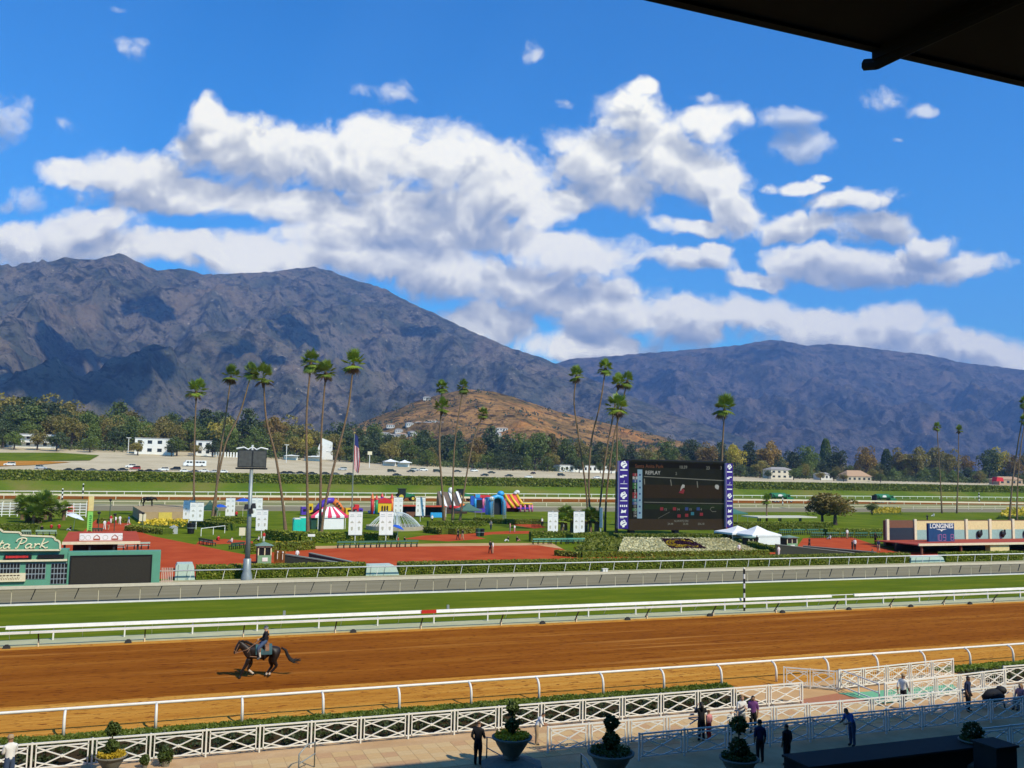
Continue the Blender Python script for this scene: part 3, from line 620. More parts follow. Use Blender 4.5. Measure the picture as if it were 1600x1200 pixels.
for x in xs_[1:]:
    c = pm.copy(); COL.objects.link(c); c.parent = t; c.location = (x+20, 0, 0)
    c = qm.copy(); COL.objects.link(c); c.parent = t; c.location = (x+21.2, 0, 0)
# rail before the infield hedge
t = thing('racing_rail', 'thin white rail on light slanted posts in front of the infield hedge', 'rail', (-20, 93.3, 0)); o0 = (-20,93.3,0)
x0 = (0.28,0.65)[0]
mb = MB(); mb.tube([(x0,93.3,0.97),(140,93.3,0.97)], 0.062, 8); mb.build('top_rail', WHITE, t, org=o0, smooth=True)
mb = MB(); mb.bar((-0.12,0,0.0),(0.08,0,0.95), 0.045, 0.045); pm = mb.build('post', WHITE, t); xs_ = spaced(x0+0.4, 138, 3.0); pm.location = (xs_[0]+20,0,0)
for x in xs_[1:]:
    c = pm.copy(); COL.objects.link(c); c.parent = t; c.location = (x+20, 0, 0)
# rails of the backstretch
def far_rail(label, pts, h, post_d, w, board=None, mt=WHITE):
    t = thing('racing_rail', label, 'rail', (pts[0][0], pts[0][1], 0)); o0 = (pts[0][0], pts[0][1], 0)
    mb = MB()
    for p, q in zip(pts[:-1], pts[1:]): mb.bar((p[0],p[1],h), (q[0],q[1],h), w, board or w)
    mb.build('top_rail', mt, t, org=o0)
    mb = MB(); mb.box((0,0,h/2), (0.16,0.16,h)); pm = None
    L_ = sum(math.dist(p,q) for p, q in zip(pts[:-1], pts[1:])); n = min(295, int(L_/post_d)); 
    for i in range(n):
        s_ = i*post_d; 
        for p, q in zip(pts[:-1], pts[1:]):
            l = math.dist(p,q)
            if s_ <= l: break
            s_ -= l
        x = p[0]+(q[0]-p[0])*s_/l; y = p[1]+(q[1]-p[1])*s_/l
        if pm is None: pm = mb.build('post', mt, t); c = pm
        else: c = pm.copy(); COL.objects.link(c); c.parent = t
        c.location = (x-o0[0], y-o0[1], 0)
far_rail('white outer rail of the backstretch below the grassy bank', [(-53.41,337.45), (0.02,347.87), (175.23,366.15), (383.85,382.23), (488.9,390.27)], 1.2, 5.6, 0.14, 0.24)
far_rail('white broad inner rail of the backstretch dirt', [(-48.01,303.79), (0.1,301.94), (148.25,309.72), (242.55,304.64), (356.3,284.54)], 1.25, 7.5, 0.2, 0.62, CREAM)
far_rail('thin pale rail of the backstretch turf beside the far stone dust path', [(-40.48,256.85), (0.16,258.71), (127.08,265.44), (253.52,252.56), (313.78,250.63)], 1.15, 6.2, 0.07, 0.12, CREAM)

# ================================================================== marker poles
def striped_pole(label, loc, h, n, r=0.09, group=None):
    t = thing('marker_pole', label, 'pole', loc, 0, group)
    for i in range(n):
        mb = MB(); mb.tube([(0,0,h*i/n),(0,0,h*(i+1)/n)], r, 10); mb.build('stripe', BLACK if i % 2 == 0 else WHITE, t)
    mb = MB(); mb.ball((0,0,h+r*0.6), r*1.1, 8, 6); mb.build('knob', WHITE, t, smooth=True)
striped_pole('black and white striped pole at the turf rail right of the video board', ((44.82,0.07)[0], 63.3, 0), 3.4, 9, 0.085)
striped_pole('small striped pole by the far rail above the potted palm clump', (*(-24.72,297.72),0), 3.0, 5, 0.2)
striped_pole('small striped pole on the bank side beyond the green and yellow pillar', (*(-20.07,309.12),0), 4.2, 5, 0.2)
striped_pole('small striped pole by the far rail right of the second water truck', (*(368.3,331.27),0), 4.2, 5, 0.25)
striped_pole('small striped pole in front of the first water truck', (*(215.93,280.96),0), 3.6, 5, 0.2)

# small dark drain boxes along the edge of the dirt
for i, (px, py) in enumerate(((37,1014.5),(200,1005.5),(385,996.5),(550,987.5),(846,973.5),(976,967),(1218,957.5),(1326,952.5),(1425,948.5),(1519,944.5))):
    pass
for i, g in enumerate(((-7.6,61.81), (-0.99,61.85), (12.91,62.27), (26.66,62.42), (33.58,62.56), (40.77,62.62), (47.62,62.4), (54.29,62.14), (60.9,61.98), (67.62,61.87))):
    mb = MB(); mb.box((0,0,0.09),(0.42,0.22,0.18), taper=0.8); mb.box((0,0,0.2),(0.2,0.12,0.06))
    tag(mb.build('drain_box', DARK, loc=(g[0], 62.1, 0)), 'small dark box on the inner edge of the dirt, %s from the left' % ORD[i], 'box', 'boxes along the inner edge of the dirt')

# ================================================================== lattice fences on the apron
def lattice_panel(w, h=1.02, fine=False):
    mb = MB(); b = 0.042
    mb.box((w/2,0,h-0.03),(w,0.05,0.06)); mb.box((w/2,0,h-0.16),(w-0.28,b,b)); mb.box((w/2,0,0.14),(w,b,b))
    for x in (0.14, w-0.14): mb.box((x,0,(h+0.1)/2),(b,b,h-0.14))
    x0, x1, z0, z1 = 0.15, w-0.15, 0.15, h-0.17; cx, cz = (x0+x1)/2, (z0+z1)/2
    for (p, q) in (((x0,z0),(x1,z1)), ((x0,z1),(x1,z0)), ((x0,cz+0.16),(cx-0.12,z1)), ((cx+0.12,z1),(x1,cz+0.16)), ((x0,cz-0.16),(cx-0.12,z0)), ((cx+0.12,z0),(x1,cz-0.16))):
        mb.bar((p[0],0,p[1]),(q[0],0,q[1]), 0.04, 0.036, up=(0,1,0))
    if fine:
        for k in range(9):
            x = x0+(x1-x0)*(k+0.5)/9; mb.box((x,0.03,cz),(0.014,0.01,z1-z0))
        for k in range(4):
            z = z0+(z1-z0)*(k+0.5)/4; mb.box((cx,0.03,z),(x1-x0,0.01,0.014))
    return mb
def lattice_boss(w, h=1.02):
    mb = MB(); c = ((0.15+w-0.15)/2, (0.15+h-0.17)/2); mb.prism([(c[0]+0.055*math.cos(a), c[1]+0.055*math.sin(a)) for a in [k*math.pi/4 for k in range(8)]], -0.032, 0.032); return mb
def lattice_fence(label, p, q, n, fine=False, h=1.02, m=WHITE):
    L_ = math.dist(p, q); w = L_/n; rz = math.atan2(q[1]-p[1], q[0]-p[0])
    t = thing('lattice_fence', label, 'fence', (p[0], p[1], p[2] if len(p) > 2 else 0), rz)
    pm = lattice_panel(w, h, fine).build('panel', m, t); bm_ = lattice_boss(w, h).build('centre_boss', m, pm)
    mb = MB(); mb.box((0,0,(h+0.02)/2),(0.06,0.06,h+0.02)); po = mb.build('post', m, t)
    for i in range(1, n):
        c = pm.copy(); COL.objects.link(c); c.parent = t; c.location = (i*w,0,0)
        b_ = bm_.copy(); COL.objects.link(b_); b_.parent = c
    for i in range(1, n+1):
        c = po.copy(); COL.objects.link(c); c.parent = t; c.location = (i*w,0,0)
    return t
FN = 'white lattice fence '
lattice_fence(FN+'running along the planting bed from the left to the gateway', (-13.4,37.5), ((29.88,37.69)[0],37.5), 22)
lattice_fence(FN+'continuing along the bed right of the gateway', ((43.11,37.38)[0],37.5), (70,37.5), 14)
lattice_fence(FN+'on the apron half in the sun, right of the big flower urn', (14.9,34.0), (41.6,34.0), 15)
lattice_fence(FN+'in the shade at the right behind the seated people', (43.2,33.9), (68,33.9), 14)
lattice_fence(FN+'wholly in the shade nearest the grandstand', (17.9,32.1), (46.1,32.1), 14)
lattice_fence(FN+'in deep shade at the lower right corner', ((31.29,27.24)[0],28.6), (46,28.6), 8)
# gateway to the track: fenced ramp with a green mat
ga, gb = (30.41,39.96), (33.27,38.97)
lattice_fence(FN+'short stretch at the left side of the gateway ramp', (31.28,40.72), (33.33,39.09), 2)
lattice_fence(FN+'along the track end of the gateway ramp', (33.53,39.18), (42.08,39.9), 5, True)
lattice_fence(FN+'along the near side of the gateway ramp behind the white-shirted man', (33.71,36.15), (42.55,36.94), 5, True)
g = thing('gate', 'open white pipe gate swung across the gateway ramp', 'gate', (*(33.86,39.52),0))
p0 = (33.86,39.52); p1 = (33.43,36.23)
for z in (0.98, 0.55, 0.16):
    mb = MB(); mb.bar((0,0,z),(p1[0]-p0[0],p1[1]-p0[1],z),0.05,0.05); mb.build('bar', WHITE, g)
for k in range(3):
    f_ = k/2; mb = MB(); mb.box(((p1[0]-p0[0])*f_,(p1[1]-p0[1])*f_,0.5),(0.05,0.05,1.0)); mb.build('upright', WHITE, g)
mm = MB(); poly = [(33.01,38.63), (34.5,38.46), (40.47,38.46), (39.67,37.21), (33.83,36.24), (33.46,36.61)]
mm.slab([(x,y) for x,y in poly], 0.014, 0.034); tag(mm.build('mat', mat('green_matting', (0.16,0.42,0.24), 0.95, (0.13,0.36,0.20), 4)), 'pale green mat laid on the gateway ramp', 'mat')
mm = MB(); poly = [(30.22,38.11), (32.95,38.64), (33.46,36.61), (32.56,36.75), (29.61,37.26)]
mm.slab(poly, 0.014, 0.026); tag(mm.build('mat', mat('red_matting', (0.42,0.17,0.08), 0.95, (0.36,0.14,0.07), 4)), 'reddish brown mat at the mouth of the gateway ramp', 'mat')

# pavers of the apron: laid squares, the ones that show largest singly
M_PAV = [mat('paver_%s' % n, c, 0.9, tuple(x*0.85 for x in c), 5, bump=0.2, bscale=40) for n, c in (('buff',(0.56,0.37,0.17)),('rose',(0.50,0.30,0.15)),('sand',(0.57,0.40,0.20)))]
ap = bpy.data.objects['apron']; rnd = random.Random(3)
mb = MB(); mb.slab([(-0.294,-0.294),(0.294,-0.294),(0.294,0.294),(-0.294,0.294)], 0.002, 0.010); P_ = []
for m_ in M_PAV:
    me = bpy.data.meshes.new('paver'); me.from_pydata(mb.v, [], mb.f); me.materials.append(m_); P_.append(me)
rest = MB(); n_ = 0
for j in range(5):
    for i in range(62):
        x = -3.6+i*0.6; y = 36.3-j*0.6
        k = (0 if ((i//2+j) % 2) else 2) if rnd.random() < 0.85 else 1
        vis = y > 38.6-0.335*(x+5.0)-0.2
        if vis and n_ < 290 and x < 16:
            o = link('paver', P_[k], ap, (x, y, 0)); n_ += 1
        elif x >= 16 or vis:
            rest.add([(x+vx, y+vy, vz) for vx, vy, vz in mb.v], mb.f, k)
if rest.v:
    o = rest.build('paver_field', M_PAV, ap); o['kind'] = 'stuff'

# ================================================================== planting bed shrubs
M_SHRUB = leaf_mat('shrub_leaf', (0.085,0.165,0.012), (0.20,0.28,0.03), 1.2, 0.3)
M_HEDGE = leaf_mat('hedge_leaf', (0.130,0.165,0.009), (0.27,0.28,0.018), 0.8, 0.25)
M_HEDGE_CORE = mat('hedge_core', (0.110,0.150,0.010), 1.0, (0.045,0.072,0.006), 1.5, bump=0.8, bscale=6)
def shrub_strip(label, x0, x1, y0, y1, h, n, size, seed, name='shrub_bed', m=M_SHRUB, flat=False):
    rs = np.random.RandomState(seed); ax = rs.rand(n)*(x1-x0)+x0; ay = y0+(y1-y0)*rs.rand(n)
    prof = np.sqrt(np.clip(1-((ay-(y0+y1)/2)/((y1-y0)/2))**2*0.85, 0.05, 1))
    top = h*prof*(0.82+0.5*gnoise(ax*0.9, ay*0.9, seed))
    az = top*(1-0.5*rs.rand(n)**2.5)
    V, Fq = leaves_np(np.stack([ax, ay, az], 1), size, rs, 1.5)
    c = np.array([x0, (y0+y1)/2, 0]); me = mesh_np(name, V-c, Fq, m)
    t = thing(name, label, 'shrubs', tuple(c)); link('leaves', me, t)
    mb = MB(); mb.slab([(0,-(y1-y0)*0.42),(x1-x0,-(y1-y0)*0.42),(x1-x0,(y1-y0)*0.42),(0,(y1-y0)*0.42)], 0.01, h*0.55); mb.build('branches', M_HEDGE_CORE, t)
    return t
M_BEDL = leaf_mat('bed_leaf', (0.020,0.036,0.008), (0.07,0.10,0.02), 1.0, 0.2)
def bed_plants(label, x0, x1, n, seed):
    rs = np.random.RandomState(seed); ax = x0+rs.rand(n)*(x1-x0); ay = 38.0+2.9*rs.rand(n); keep = gnoise(ax*1.1, ay*1.6, seed) > -0.05; ax, ay = ax[keep], ay[keep]
    V, Fq = leaves_np(np.stack([ax-x0, ay-39.5, 0.02+0.16*rs.rand(len(ax))], 1), 0.10, rs, 1.6); t = thing('bed_planting', label, 'plants', (x0, 39.5, 0)); link('leaves', mesh_np('leaves', V, Fq, M_BEDL), t)
bed_plants('dark low planting in the bed behind the long lattice fence', -14, 27.8, 15000, 11); bed_plants('dark low planting in the bed at the far right', 43.2, 75, 7000, 12)
M_BLADE = leaf_mat('grass_blade', (0.085,0.15,0.008), (0.20,0.25,0.02), 0.9, 0.3)
for (x0, x1, n, sd) in ((-16, 28.5, 42000, 13), (42.5, 80, 24000, 14)):
    rs = np.random.RandomState(sd); ax = x0+rs.rand(n)*(x1-x0); ay = 40.95+1.05*rs.rand(n)+0.12*gnoise(ax*0.7, ax*0.1, sd); V, Fq = leaves_np(np.stack([ax, ay, 0.02+0.10*rs.rand(n)**1.5*(0.7+0.8*gnoise(ax*1.3, ay*1.3, sd+1))], 1), 0.085, rs, 2.2)
    o = link('grass_strip', mesh_np('grass_strip', V, Fq, M_BLADE)); tag(o, 'strip of bright rough grass at the foot of the outer rail' if x0 < 0 else 'rough grass at the rail foot right of the gateway', 'grass', kind='stuff')
# ================================================================== infield hedges
def hedge(label, pts, w, h, seed, dens=55, size=0.14, name='hedge', leaf=None, zf=None):
    """clipped hedge along a line: lumpy core and a skin of leaves"""
    rs = np.random.RandomState(seed); o0 = np.array([pts[0][0], pts[0][1], 0.0 if zf is None else zf(*pts[0])])
    t = thing(name, label, 'hedge', tuple(o0)); mb = MB(); PT = []
    for p, q in zip(pts[:-1], pts[1:]):
        p = np.array(p[:2], float); q = np.array(q[:2], float); L_ = np.linalg.norm(q-p); d = (q-p)/L_; nrm = np.array([-d[1], d[0]])
        hp = h if not hasattr(h, '__len__') else h[0]; hq = h if not hasattr(h, '__len__') else h[1]
        k = max(2, int(L_/max(1.5, L_/60)))
        for i in range(k):
            a = p+d*L_*i/k; b = p+d*L_*(i+1)/k; za = 0 if zf is None else zf(*a)-o0[2]; zb = 0 if zf is None else zf(*b)-o0[2]
            ha = (hp+(hq-hp)*i/k)*0.93; hb = (hp+(hq-hp)*(i+1)/k)*0.93; w2 = w*0.44
            c = [a-nrm*w2-o0[:2], b-nrm*w2-o0[:2], b+nrm*w2-o0[:2], a+nrm*w2-o0[:2]]
            mb.add([(c[0][0],c[0][1],za),(c[1][0],c[1][1],zb),(c[2][0],c[2][1],zb),(c[3][0],c[3][1],za),(c[0][0],c[0][1],za+ha),(c[1][0],c[1][1],zb+hb),(c[2][0],c[2][1],zb+hb),(c[3][0],c[3][1],za+ha)],
                   [(0,1,5,4),(1,2,6,5),(2,3,7,6),(3,0,4,7),(4,5,6,7)])
        n = int(dens*L_*(h if not hasattr(h,'__len__') else (h[0]+h[1])/2+0) + dens*L_*w)
        s = rs.rand(n)*L_; hh = hp+(hq-hp)*s/L_; side = rs.rand(n); lump = 0.05*w*gnoise(s*0.7, np.full(n, seed*1.0), seed)
        off = np.where(side < 0.45, -w/2, np.where(side < 0.6, w/2, (rs.rand(n)-0.5)*w))+lump
        zz = np.where(side < 0.6, rs.rand(n)*hh, hh*(1+0.05*gnoise(s*0.6, off*0.8, seed+3)))
        x = p[0]+d[0]*s+nrm[0]*off; y = p[1]+d[1]*s+nrm[1]*off
        z0 = np.zeros(n) if zf is None else np.array(tz(x, y))
        PT.append(np.stack([x, y, zz+z0], 1))
    mb.build('branches', M_HEDGE_CORE, t)
    PT = np.concatenate(PT)-o0; V, Fq = leaves_np(PT, size, rs, 1.3); link('leaves', mesh_np('leaves', V, Fq, leaf or M_HEDGE), t)
    return t
YH = 95.0
def HX(px, py=885): return 0
h_ = [(4.22,0.25)[0], (20.74,0.32)[0], (24.26,0.31)[0], (92.56,0.44)[0], (98.71,0.42)[0], (113.18,0.45)[0]]
hedge('clipped hedge behind the white rail, between the pale box and the lamp post side gap', [(h_[0],YH),(h_[1],YH)], 1.5, 1.25, 21)
hedge('long clipped hedge behind the white rail in front of the plaza and flower bed', [(h_[2],YH),(h_[3],YH)], 1.5, 1.2, 22)
hedge('short clipped hedge behind the white rail before the clock building', [(h_[4],YH),(h_[5],YH)], 1.5, 1.15, 23)
hedge('tall clipped hedge along the top of the far grassy bank', [(-330,404),(-60,404),(20,404),(150,404),(215,404),(400,404),(560,404),(900,404),(1300,404)], 3.0, 3.7, 24, 7, 0.75, zf=tzf)

# ================================================================== infield hedges and beds
HL = [
 ('low dark hedge on the lawn behind the tote board sign', [(-24.35,161.63), (-16.38,160.88)], 1.4, 1.3),
 ('dark hedge behind the red path left of the banner pair', [(-9.23,183.48), (-4.13,185.18)], 1.2, 0.9),
 ('hedge right of the red path below the bronze horse', [(-3.31,164.18), (2.38,154.83)], 2.0, 0.9),
 ('dark hedge behind the twin banners and litter bin', [(6.77,176.97), (12.6,162.83)], 1.5, 1.2),
 ('hedge behind the blue umbrellas', [(10.48,184.51), (17.54,182.16)], 1.3, 1.2),
 ('hedge curving right of the small ticket booth', [(11.3,121.28), (15.15,122.48), (20.03,125.56)], 1.6, 1.1),
 ('long dark hedge below the striped tent', [(16.45,142.7), (20.23,136.22), (27.03,135.33)], 1.6, 1.5),
 ('dark hedge block behind the pair of front banners', [(27.49,137.65), (34.58,136.75)], 1.6, 1.3),
 ('rounded hedge right of the fountain', [(45.1,155.16), (46.86,150.33), (52.61,154.46)], 3.2, 1.1),
 ('straight hedge behind the palms before the inflatables', [(49.58,172.44), (56.19,172.02), (61.11,171.71)], 1.6, 1.0),
 ('straight hedge right of the inflatables', [(63.3,184.33), (67.62,177.52), (75.71,177.09)], 1.6, 1.0),
 ('dark clipped hedge behind the two right-hand banners', [(55.22,134.14), (61.45,133.35)], 1.5, 1.6),
 ('dark hedge at the left foot of the video board', [(60.56,130.94), (68.12,133.81)], 1.8, 1.4),
 ('low black-green hedge edging the corner of the flower slope', [(49.54,111.44), (51.8,108.41), (56.64,108.46)], 0.9, 0.7),
 ('low hedge edging the front of the flower slope', [(56.46,108.49), (69.49,107.2), (79.95,107.34)], 0.9, 0.65),
 ('low hedge edging the right side of the flower slope', [(89.61,131.13), (84.07,110.64)], 0.9, 0.7),
 ('dark hedge below the video board', [(69.32,132.35), (88.19,129.96)], 2.6, 1.2),
 ('long hedge on the lawn behind the white tents', [(106.3,154.89), (128.14,153.03)], 1.8, 1.2),
 ('second hedge on the lawn below the brown tree', [(114.22,164.11), (129.75,165.18), (137.77,162.47)], 1.6, 1.1),
 ('hedge across the lawn left of the clock building', [(118.4,141.42), (130.96,140.12)], 1.6, 1.2),
]
for i, (lb, pts, w, h) in enumerate(HL): hedge(lb, pts, w, h, 60+i, 26, 0.2)
# beds of yellow and mixed flowers
M_YEL = leaf_mat('yellow_flower', (0.55,0.36,0.01), (0.70,0.52,0.03), 2.0, 0.2)
M_WFL = leaf_mat('white_flower', (0.62,0.57,0.30), (0.76,0.71,0.44), 2.0, 0.2)
M_PFL = leaf_mat('purple_flower', (0.05,0.012,0.03), (0.09,0.02,0.05), 2.0, 0.2)
def flower_bed(label, poly, h, n, size, seed, m, name='flower_bed'):
    rs = np.random.RandomState(seed); p = np.array(poly); c = p.mean(0)
    # random points inside the (convex) outline
    k = rs.randint(0, len(p), n); a = p[k]; b = p[(k+1) % len(p)]; u = np.sqrt(rs.rand(n))[:,None]; v = rs.rand(n)[:,None]
    q = c+(a-c)*u*(1-v)+(b-c)*u*v; z = h*(0.5+0.6*rs.rand(n))
    V, Fq = leaves_np(np.c_[q-c, z], size, rs, 1.1); t = thing(name, label, 'flower bed', (c[0], c[1], 0)); link('flowers', mesh_np('flowers', V, Fq, m), t)
    mb = MB(); mb.slab([(x-c[0], y-c[1]) for x, y in poly], 0.01, h*0.5); mb.build('foliage', M_HEDGE_CORE, t)
flower_bed('yellow flower bed before the bronze horse plinth', [(-2.2,173.95), (6.4,166.56), (7.11,186.7), (-0.3,191.16)], 0.7, 900, 0.35, 1, M_YEL)
flower_bed('yellow flower bed right of the lamp post below the hedge', [(15.66,128.21), (19.82,128.62), (20.45,132.81), (16.15,132.31)], 0.5, 500, 0.25, 2, M_YEL)
flower_bed('yellow and green flower bed on the lawn right of the brown tree', [(195.71,213.3), (206.27,213.35), (238.9,247.05), (226.16,246.45)], 1.0, 700, 0.5, 3, M_YEL)
flower_bed('yellow flowering shrubs at the far right of the lawn', [(221.36,192.8), (229.28,183.25), (300.73,240.23), (274.03,234.72)], 1.6, 800, 0.6, 4, M_YEL)
# the flower slope with the emblem below the video board
def on_slope(px, py, z): return 0
t = thing('flower_slope', 'sloping bed of white flowers with a dark purple emblem below the video board', 'flower bed', (*(58.93,111.74),0))
c = (58.93,111.74)
SL = [(58.12,110.21,0.15), (80.1,109.58,0.15), (75.95,111.28,1.8), (61.41,114.78,1.8)]
def slope_pt(u, v):
    a, b, d, e = [np.array(q) for q in SL]; return (a*(1-u)+b*u)*(1-v)+(e*(1-u)+d*u)*v
mb = MB(); ng = 8; mb.add([tuple(slope_pt(i/ng, j/ng)) for j in range(ng+1) for i in range(ng+1)], [(j*(ng+1)+i, j*(ng+1)+i+1, (j+1)*(ng+1)+i+1, (j+1)*(ng+1)+i) for j in range(ng) for i in range(ng)])
mb.add([SL[0],SL[1],SL[2],SL[3],(SL[0][0],SL[0][1],0),(SL[1][0],SL[1][1],0),(SL[2][0],SL[2][1],0),(SL[3][0],SL[3][1],0)],[(4,5,1,0),(5,6,2,1),(6,7,3,2),(7,4,0,3)])
mb.build('mound', mat('flower_mound', (0.40,0.40,0.22), 1.0, (0.20,0.24,0.08), 1.2), t, org=(c[0],c[1],0))
rs = np.random.RandomState(9)
def slope_leaves(name, pts_uv, m, size, lift=0.12, parent=None):
    P = np.array([slope_pt(u, v) for u, v in pts_uv])+np.array([-c[0],-c[1],lift]); P[:,2] += rs.rand(len(P))*0.12
    V, Fq = leaves_np(P, size, rs, 1.0); return link(name, mesh_np(name, V, Fq, m), parent or t)
uv = rs.rand(9000,2); inside = (np.abs(uv[:,0]-0.50+0.05*(uv[:,1]-0.5)) < 0.135) & (uv[:,1] > 0.22) & (uv[:,1] < 0.92)
slope_leaves('white_flowers', uv[~inside], M_WFL, 0.30)
em_f = slope_leaves('emblem_field', np.c_[0.5-0.05*(uv[:3500,1]*0.7+0.22-0.5)+(uv[:3500,0]-0.5)*0.27, 0.22+uv[:3500,1]*0.7], M_PFL, 0.30)
def curve_uv(fn, n=160): return [fn(k/(n-1)) for k in range(n)]
ar = []
for r_ in (0.10, 0.075, 0.05): ar += curve_uv(lambda s, r_=r_: (0.47+r_*math.cos(2.0+s*3.0), 0.55+r_*2.6*math.sin(2.0+s*3.0)))
ar += curve_uv(lambda s: (0.44+0.16*s, 0.72-0.10*s+0.12*math.sin(s*3.1)))+curve_uv(lambda s: (0.48+0.12*s, 0.36+0.06*math.sin(s*6)))
slope_leaves('emblem_lines', ar, M_YEL, 0.26, 0.2, em_f)
# clipped bright strip on the left edge and mixed planting beside it
hedge('bright clipped strip on the left edge of the flower slope', [(58.12,111.87), (72.98,137.29)], 1.3, 0.6, 91, 50, 0.18)
flower_bed('mixed dark planting in rows left of the flower slope', [(52.65,112.76), (57.68,111.94), (69.32,132.35), (64.19,130.47)], 0.8, 1500, 0.35, 5, M_HEDGE)

# ================================================================== tote board
TY = 90.3
def AX(pts): return pts
tb = thing('tote_board', 'green wooden tote board with stepped cream-edged name sign, cut by the left edge', 'tote board', ((0.97,-0.01)[0], TY, 0)); o0 = ((0.97,-0.01)[0], TY, 0)
xr = (0.9,1.42)[0]; xm = (-6.73,1.58)[0]; zr = (-2.94,3.09)[1]; zl = (-9.1,3.23)[1]
mb = MB(); mb.box(((xm+xr)/2, TY+0.7, zr/2), (xr-xm, 1.4, zr)); mb.build('right_cabinet', TEAL, tb, org=o0)
mb = MB(); mb.box((xm-12.02, TY+0.85, zl/2+0.05), (24, 1.5, zl+0.1)); mb.build('left_cabinet', TEAL, tb, org=o0)
a, b = (-6.44,2.69), (0.09,0.36)
mb = MB(); mb.box(((a[0]+b[0])/2, TY-0.03, (a[1]+b[1])/2), (b[0]-a[0], 0.06, a[1]-b[1])); sc_ = mb.build('display_screen', mat('dark_led_screen', (0.030,0.026,0.018), 0.7, (0.022,0.019,0.013), 8), tb, org=o0)
mb = MB()
w_, h_s = (b[0]-a[0]), (a[1]-b[1])
for (cx_, cz_, sx_, sz_) in ((0,h_s/2+0.05,w_+0.2,0.1),(0,-h_s/2-0.05,w_+0.2,0.1),(-w_/2-0.05,0,0.1,h_s),(w_/2+0.05,0,0.1,h_s)):
    mb.box(((a[0]+b[0])/2+cx_, TY-0.06, (a[1]+b[1])/2+cz_), (sx_, 0.1, sz_))
mb.build('screen_frame', BLACK, sc_, org=o0)
# header sign with stepped outline
st = [(-22.63,3.44), (-7.37,3.31), (-7.43,3.95), (-7.57,4.12), (-7.8,4.17), (-7.88,4.37), (-8.09,4.48), (-10.49,4.61), (-10.55,4.77), (-10.7,4.87), (-11.92,4.92), (-12.03,5.06), (-12.23,5.14), (-14.3,5.2), (-14.41,5.42), (-17.37,5.48), (-17.44,5.27), (-20.08,5.13), (-20.15,4.86), (-21.84,4.77), (-21.91,4.46), (-22.69,4.26)]
mb = MB(); mb.prism(st, TY-0.22, TY+0.05); hd = mb.build('header_sign', TEAL, tb, org=o0)
mb = MB()
for p, q in zip(st, st[1:]+st[:1]): mb.bar((p[0],TY-0.2,p[1]),(q[0],TY-0.2,q[1]),0.14,0.17,up=(0,1,0))
mb.build('sign_edging', CREAM, hd, org=o0)
GL = {'S':(1.5,[[(1.2,1.8),(.9,2.15),(.4,2.0),(.4,1.5),(.9,1.1),(1.1,.6),(.8,.1),(.3,.1),(.05,.5)]]),
 'a':(1.25,[[(.9,.85),(.6,1.0),(.25,.85),(.1,.45),(.3,.05),(.65,.15),(.88,.55),(.95,.95),(.92,.4),(1.02,.05),(1.25,.2)]]),
 'n':(1.3,[[(.1,.9),(.25,.6),(.25,.05)],[(.27,.5),(.55,.95),(.85,.9),(.9,.4),(1.0,.05),(1.3,.2)]]),
 't':(.85,[[(.05,.3),(.4,1.2),(.5,1.75),(.42,1.2),(.32,.35),(.5,.05),(.85,.25)],[(.05,1.15),(.85,1.22)]]),
 'i':(.7,[[(.2,.9),(.2,.4),(.3,.05),(.7,.2)],[(.28,1.35),(.3,1.42)]]),
 'A':(1.7,[[(0,.15),(.3,.1),(.7,1.0),(1.1,2.15),(1.15,1.2),(1.25,.1),(1.6,.2)],[(.35,.8),(1.35,.85)]]),
 'P':(1.45,[[(.6,2.05),(.5,1.2),(.3,.05),(.05,.2)],[(-.1,1.45),(0,1.95),(.6,2.25),(1.25,2.1),(1.3,1.5),(.9,1.1),(.5,1.1)]]),
 'r':(1.0,[[(.1,.9),(.3,.95),(.28,.5),(.25,.05)],[(.28,.5),(.5,.9),(.85,.95),(.9,.8)]]),
 'k':(1.25,[[(.35,2.1),(.25,1.0),(.18,.05)],[(1.15,1.5),(1.0,1.35),(.25,.75),(.75,.3),(1.05,.02),(1.35,.25)]]),' ':(.7,[])}
def script_text(txt, x_end, z0, sx_, sz_, y, rad, m, parent, org):
    wtot = sum(GL[c_][0] for c_ in txt); x = -wtot
    for c_ in txt:
        adv, strokes = GL[c_]; mb = MB()
        for s_ in strokes:
            pts = [((x+px_+0.22*pz_)*sx_+x_end, y, z0+pz_*sz_) for px_, pz_ in s_]
            sm_ = []
            for i in range(len(pts)-1):
                p0, p1, p2, p3 = [Vector(pts[max(0,min(len(pts)-1,j))]) for j in (i-1,i,i+1,i+2)]
                for k in range(4):
                    u = k/4; sm_.append(0.5*((2*p1)+(p2-p0)*u+(2*p0-5*p1+4*p2-p3)*u*u+(3*p1-p0-3*p2+p3)*u**3))
            sm_.append(Vector(pts[-1])); mb.tube(sm_, rad, 6)
        if mb.v: mb.build('letter', m, parent, org=org, smooth=True)
        x += adv
e_ = (-8.45,3.51)
script_text('Santa Anita Park', e_[0], (-9.59,3.47)[1], 0.50, 0.40, TY-0.27, 0.062, mat('pale_lettering', (0.80,0.72,0.48), 0.5), hd, o0)
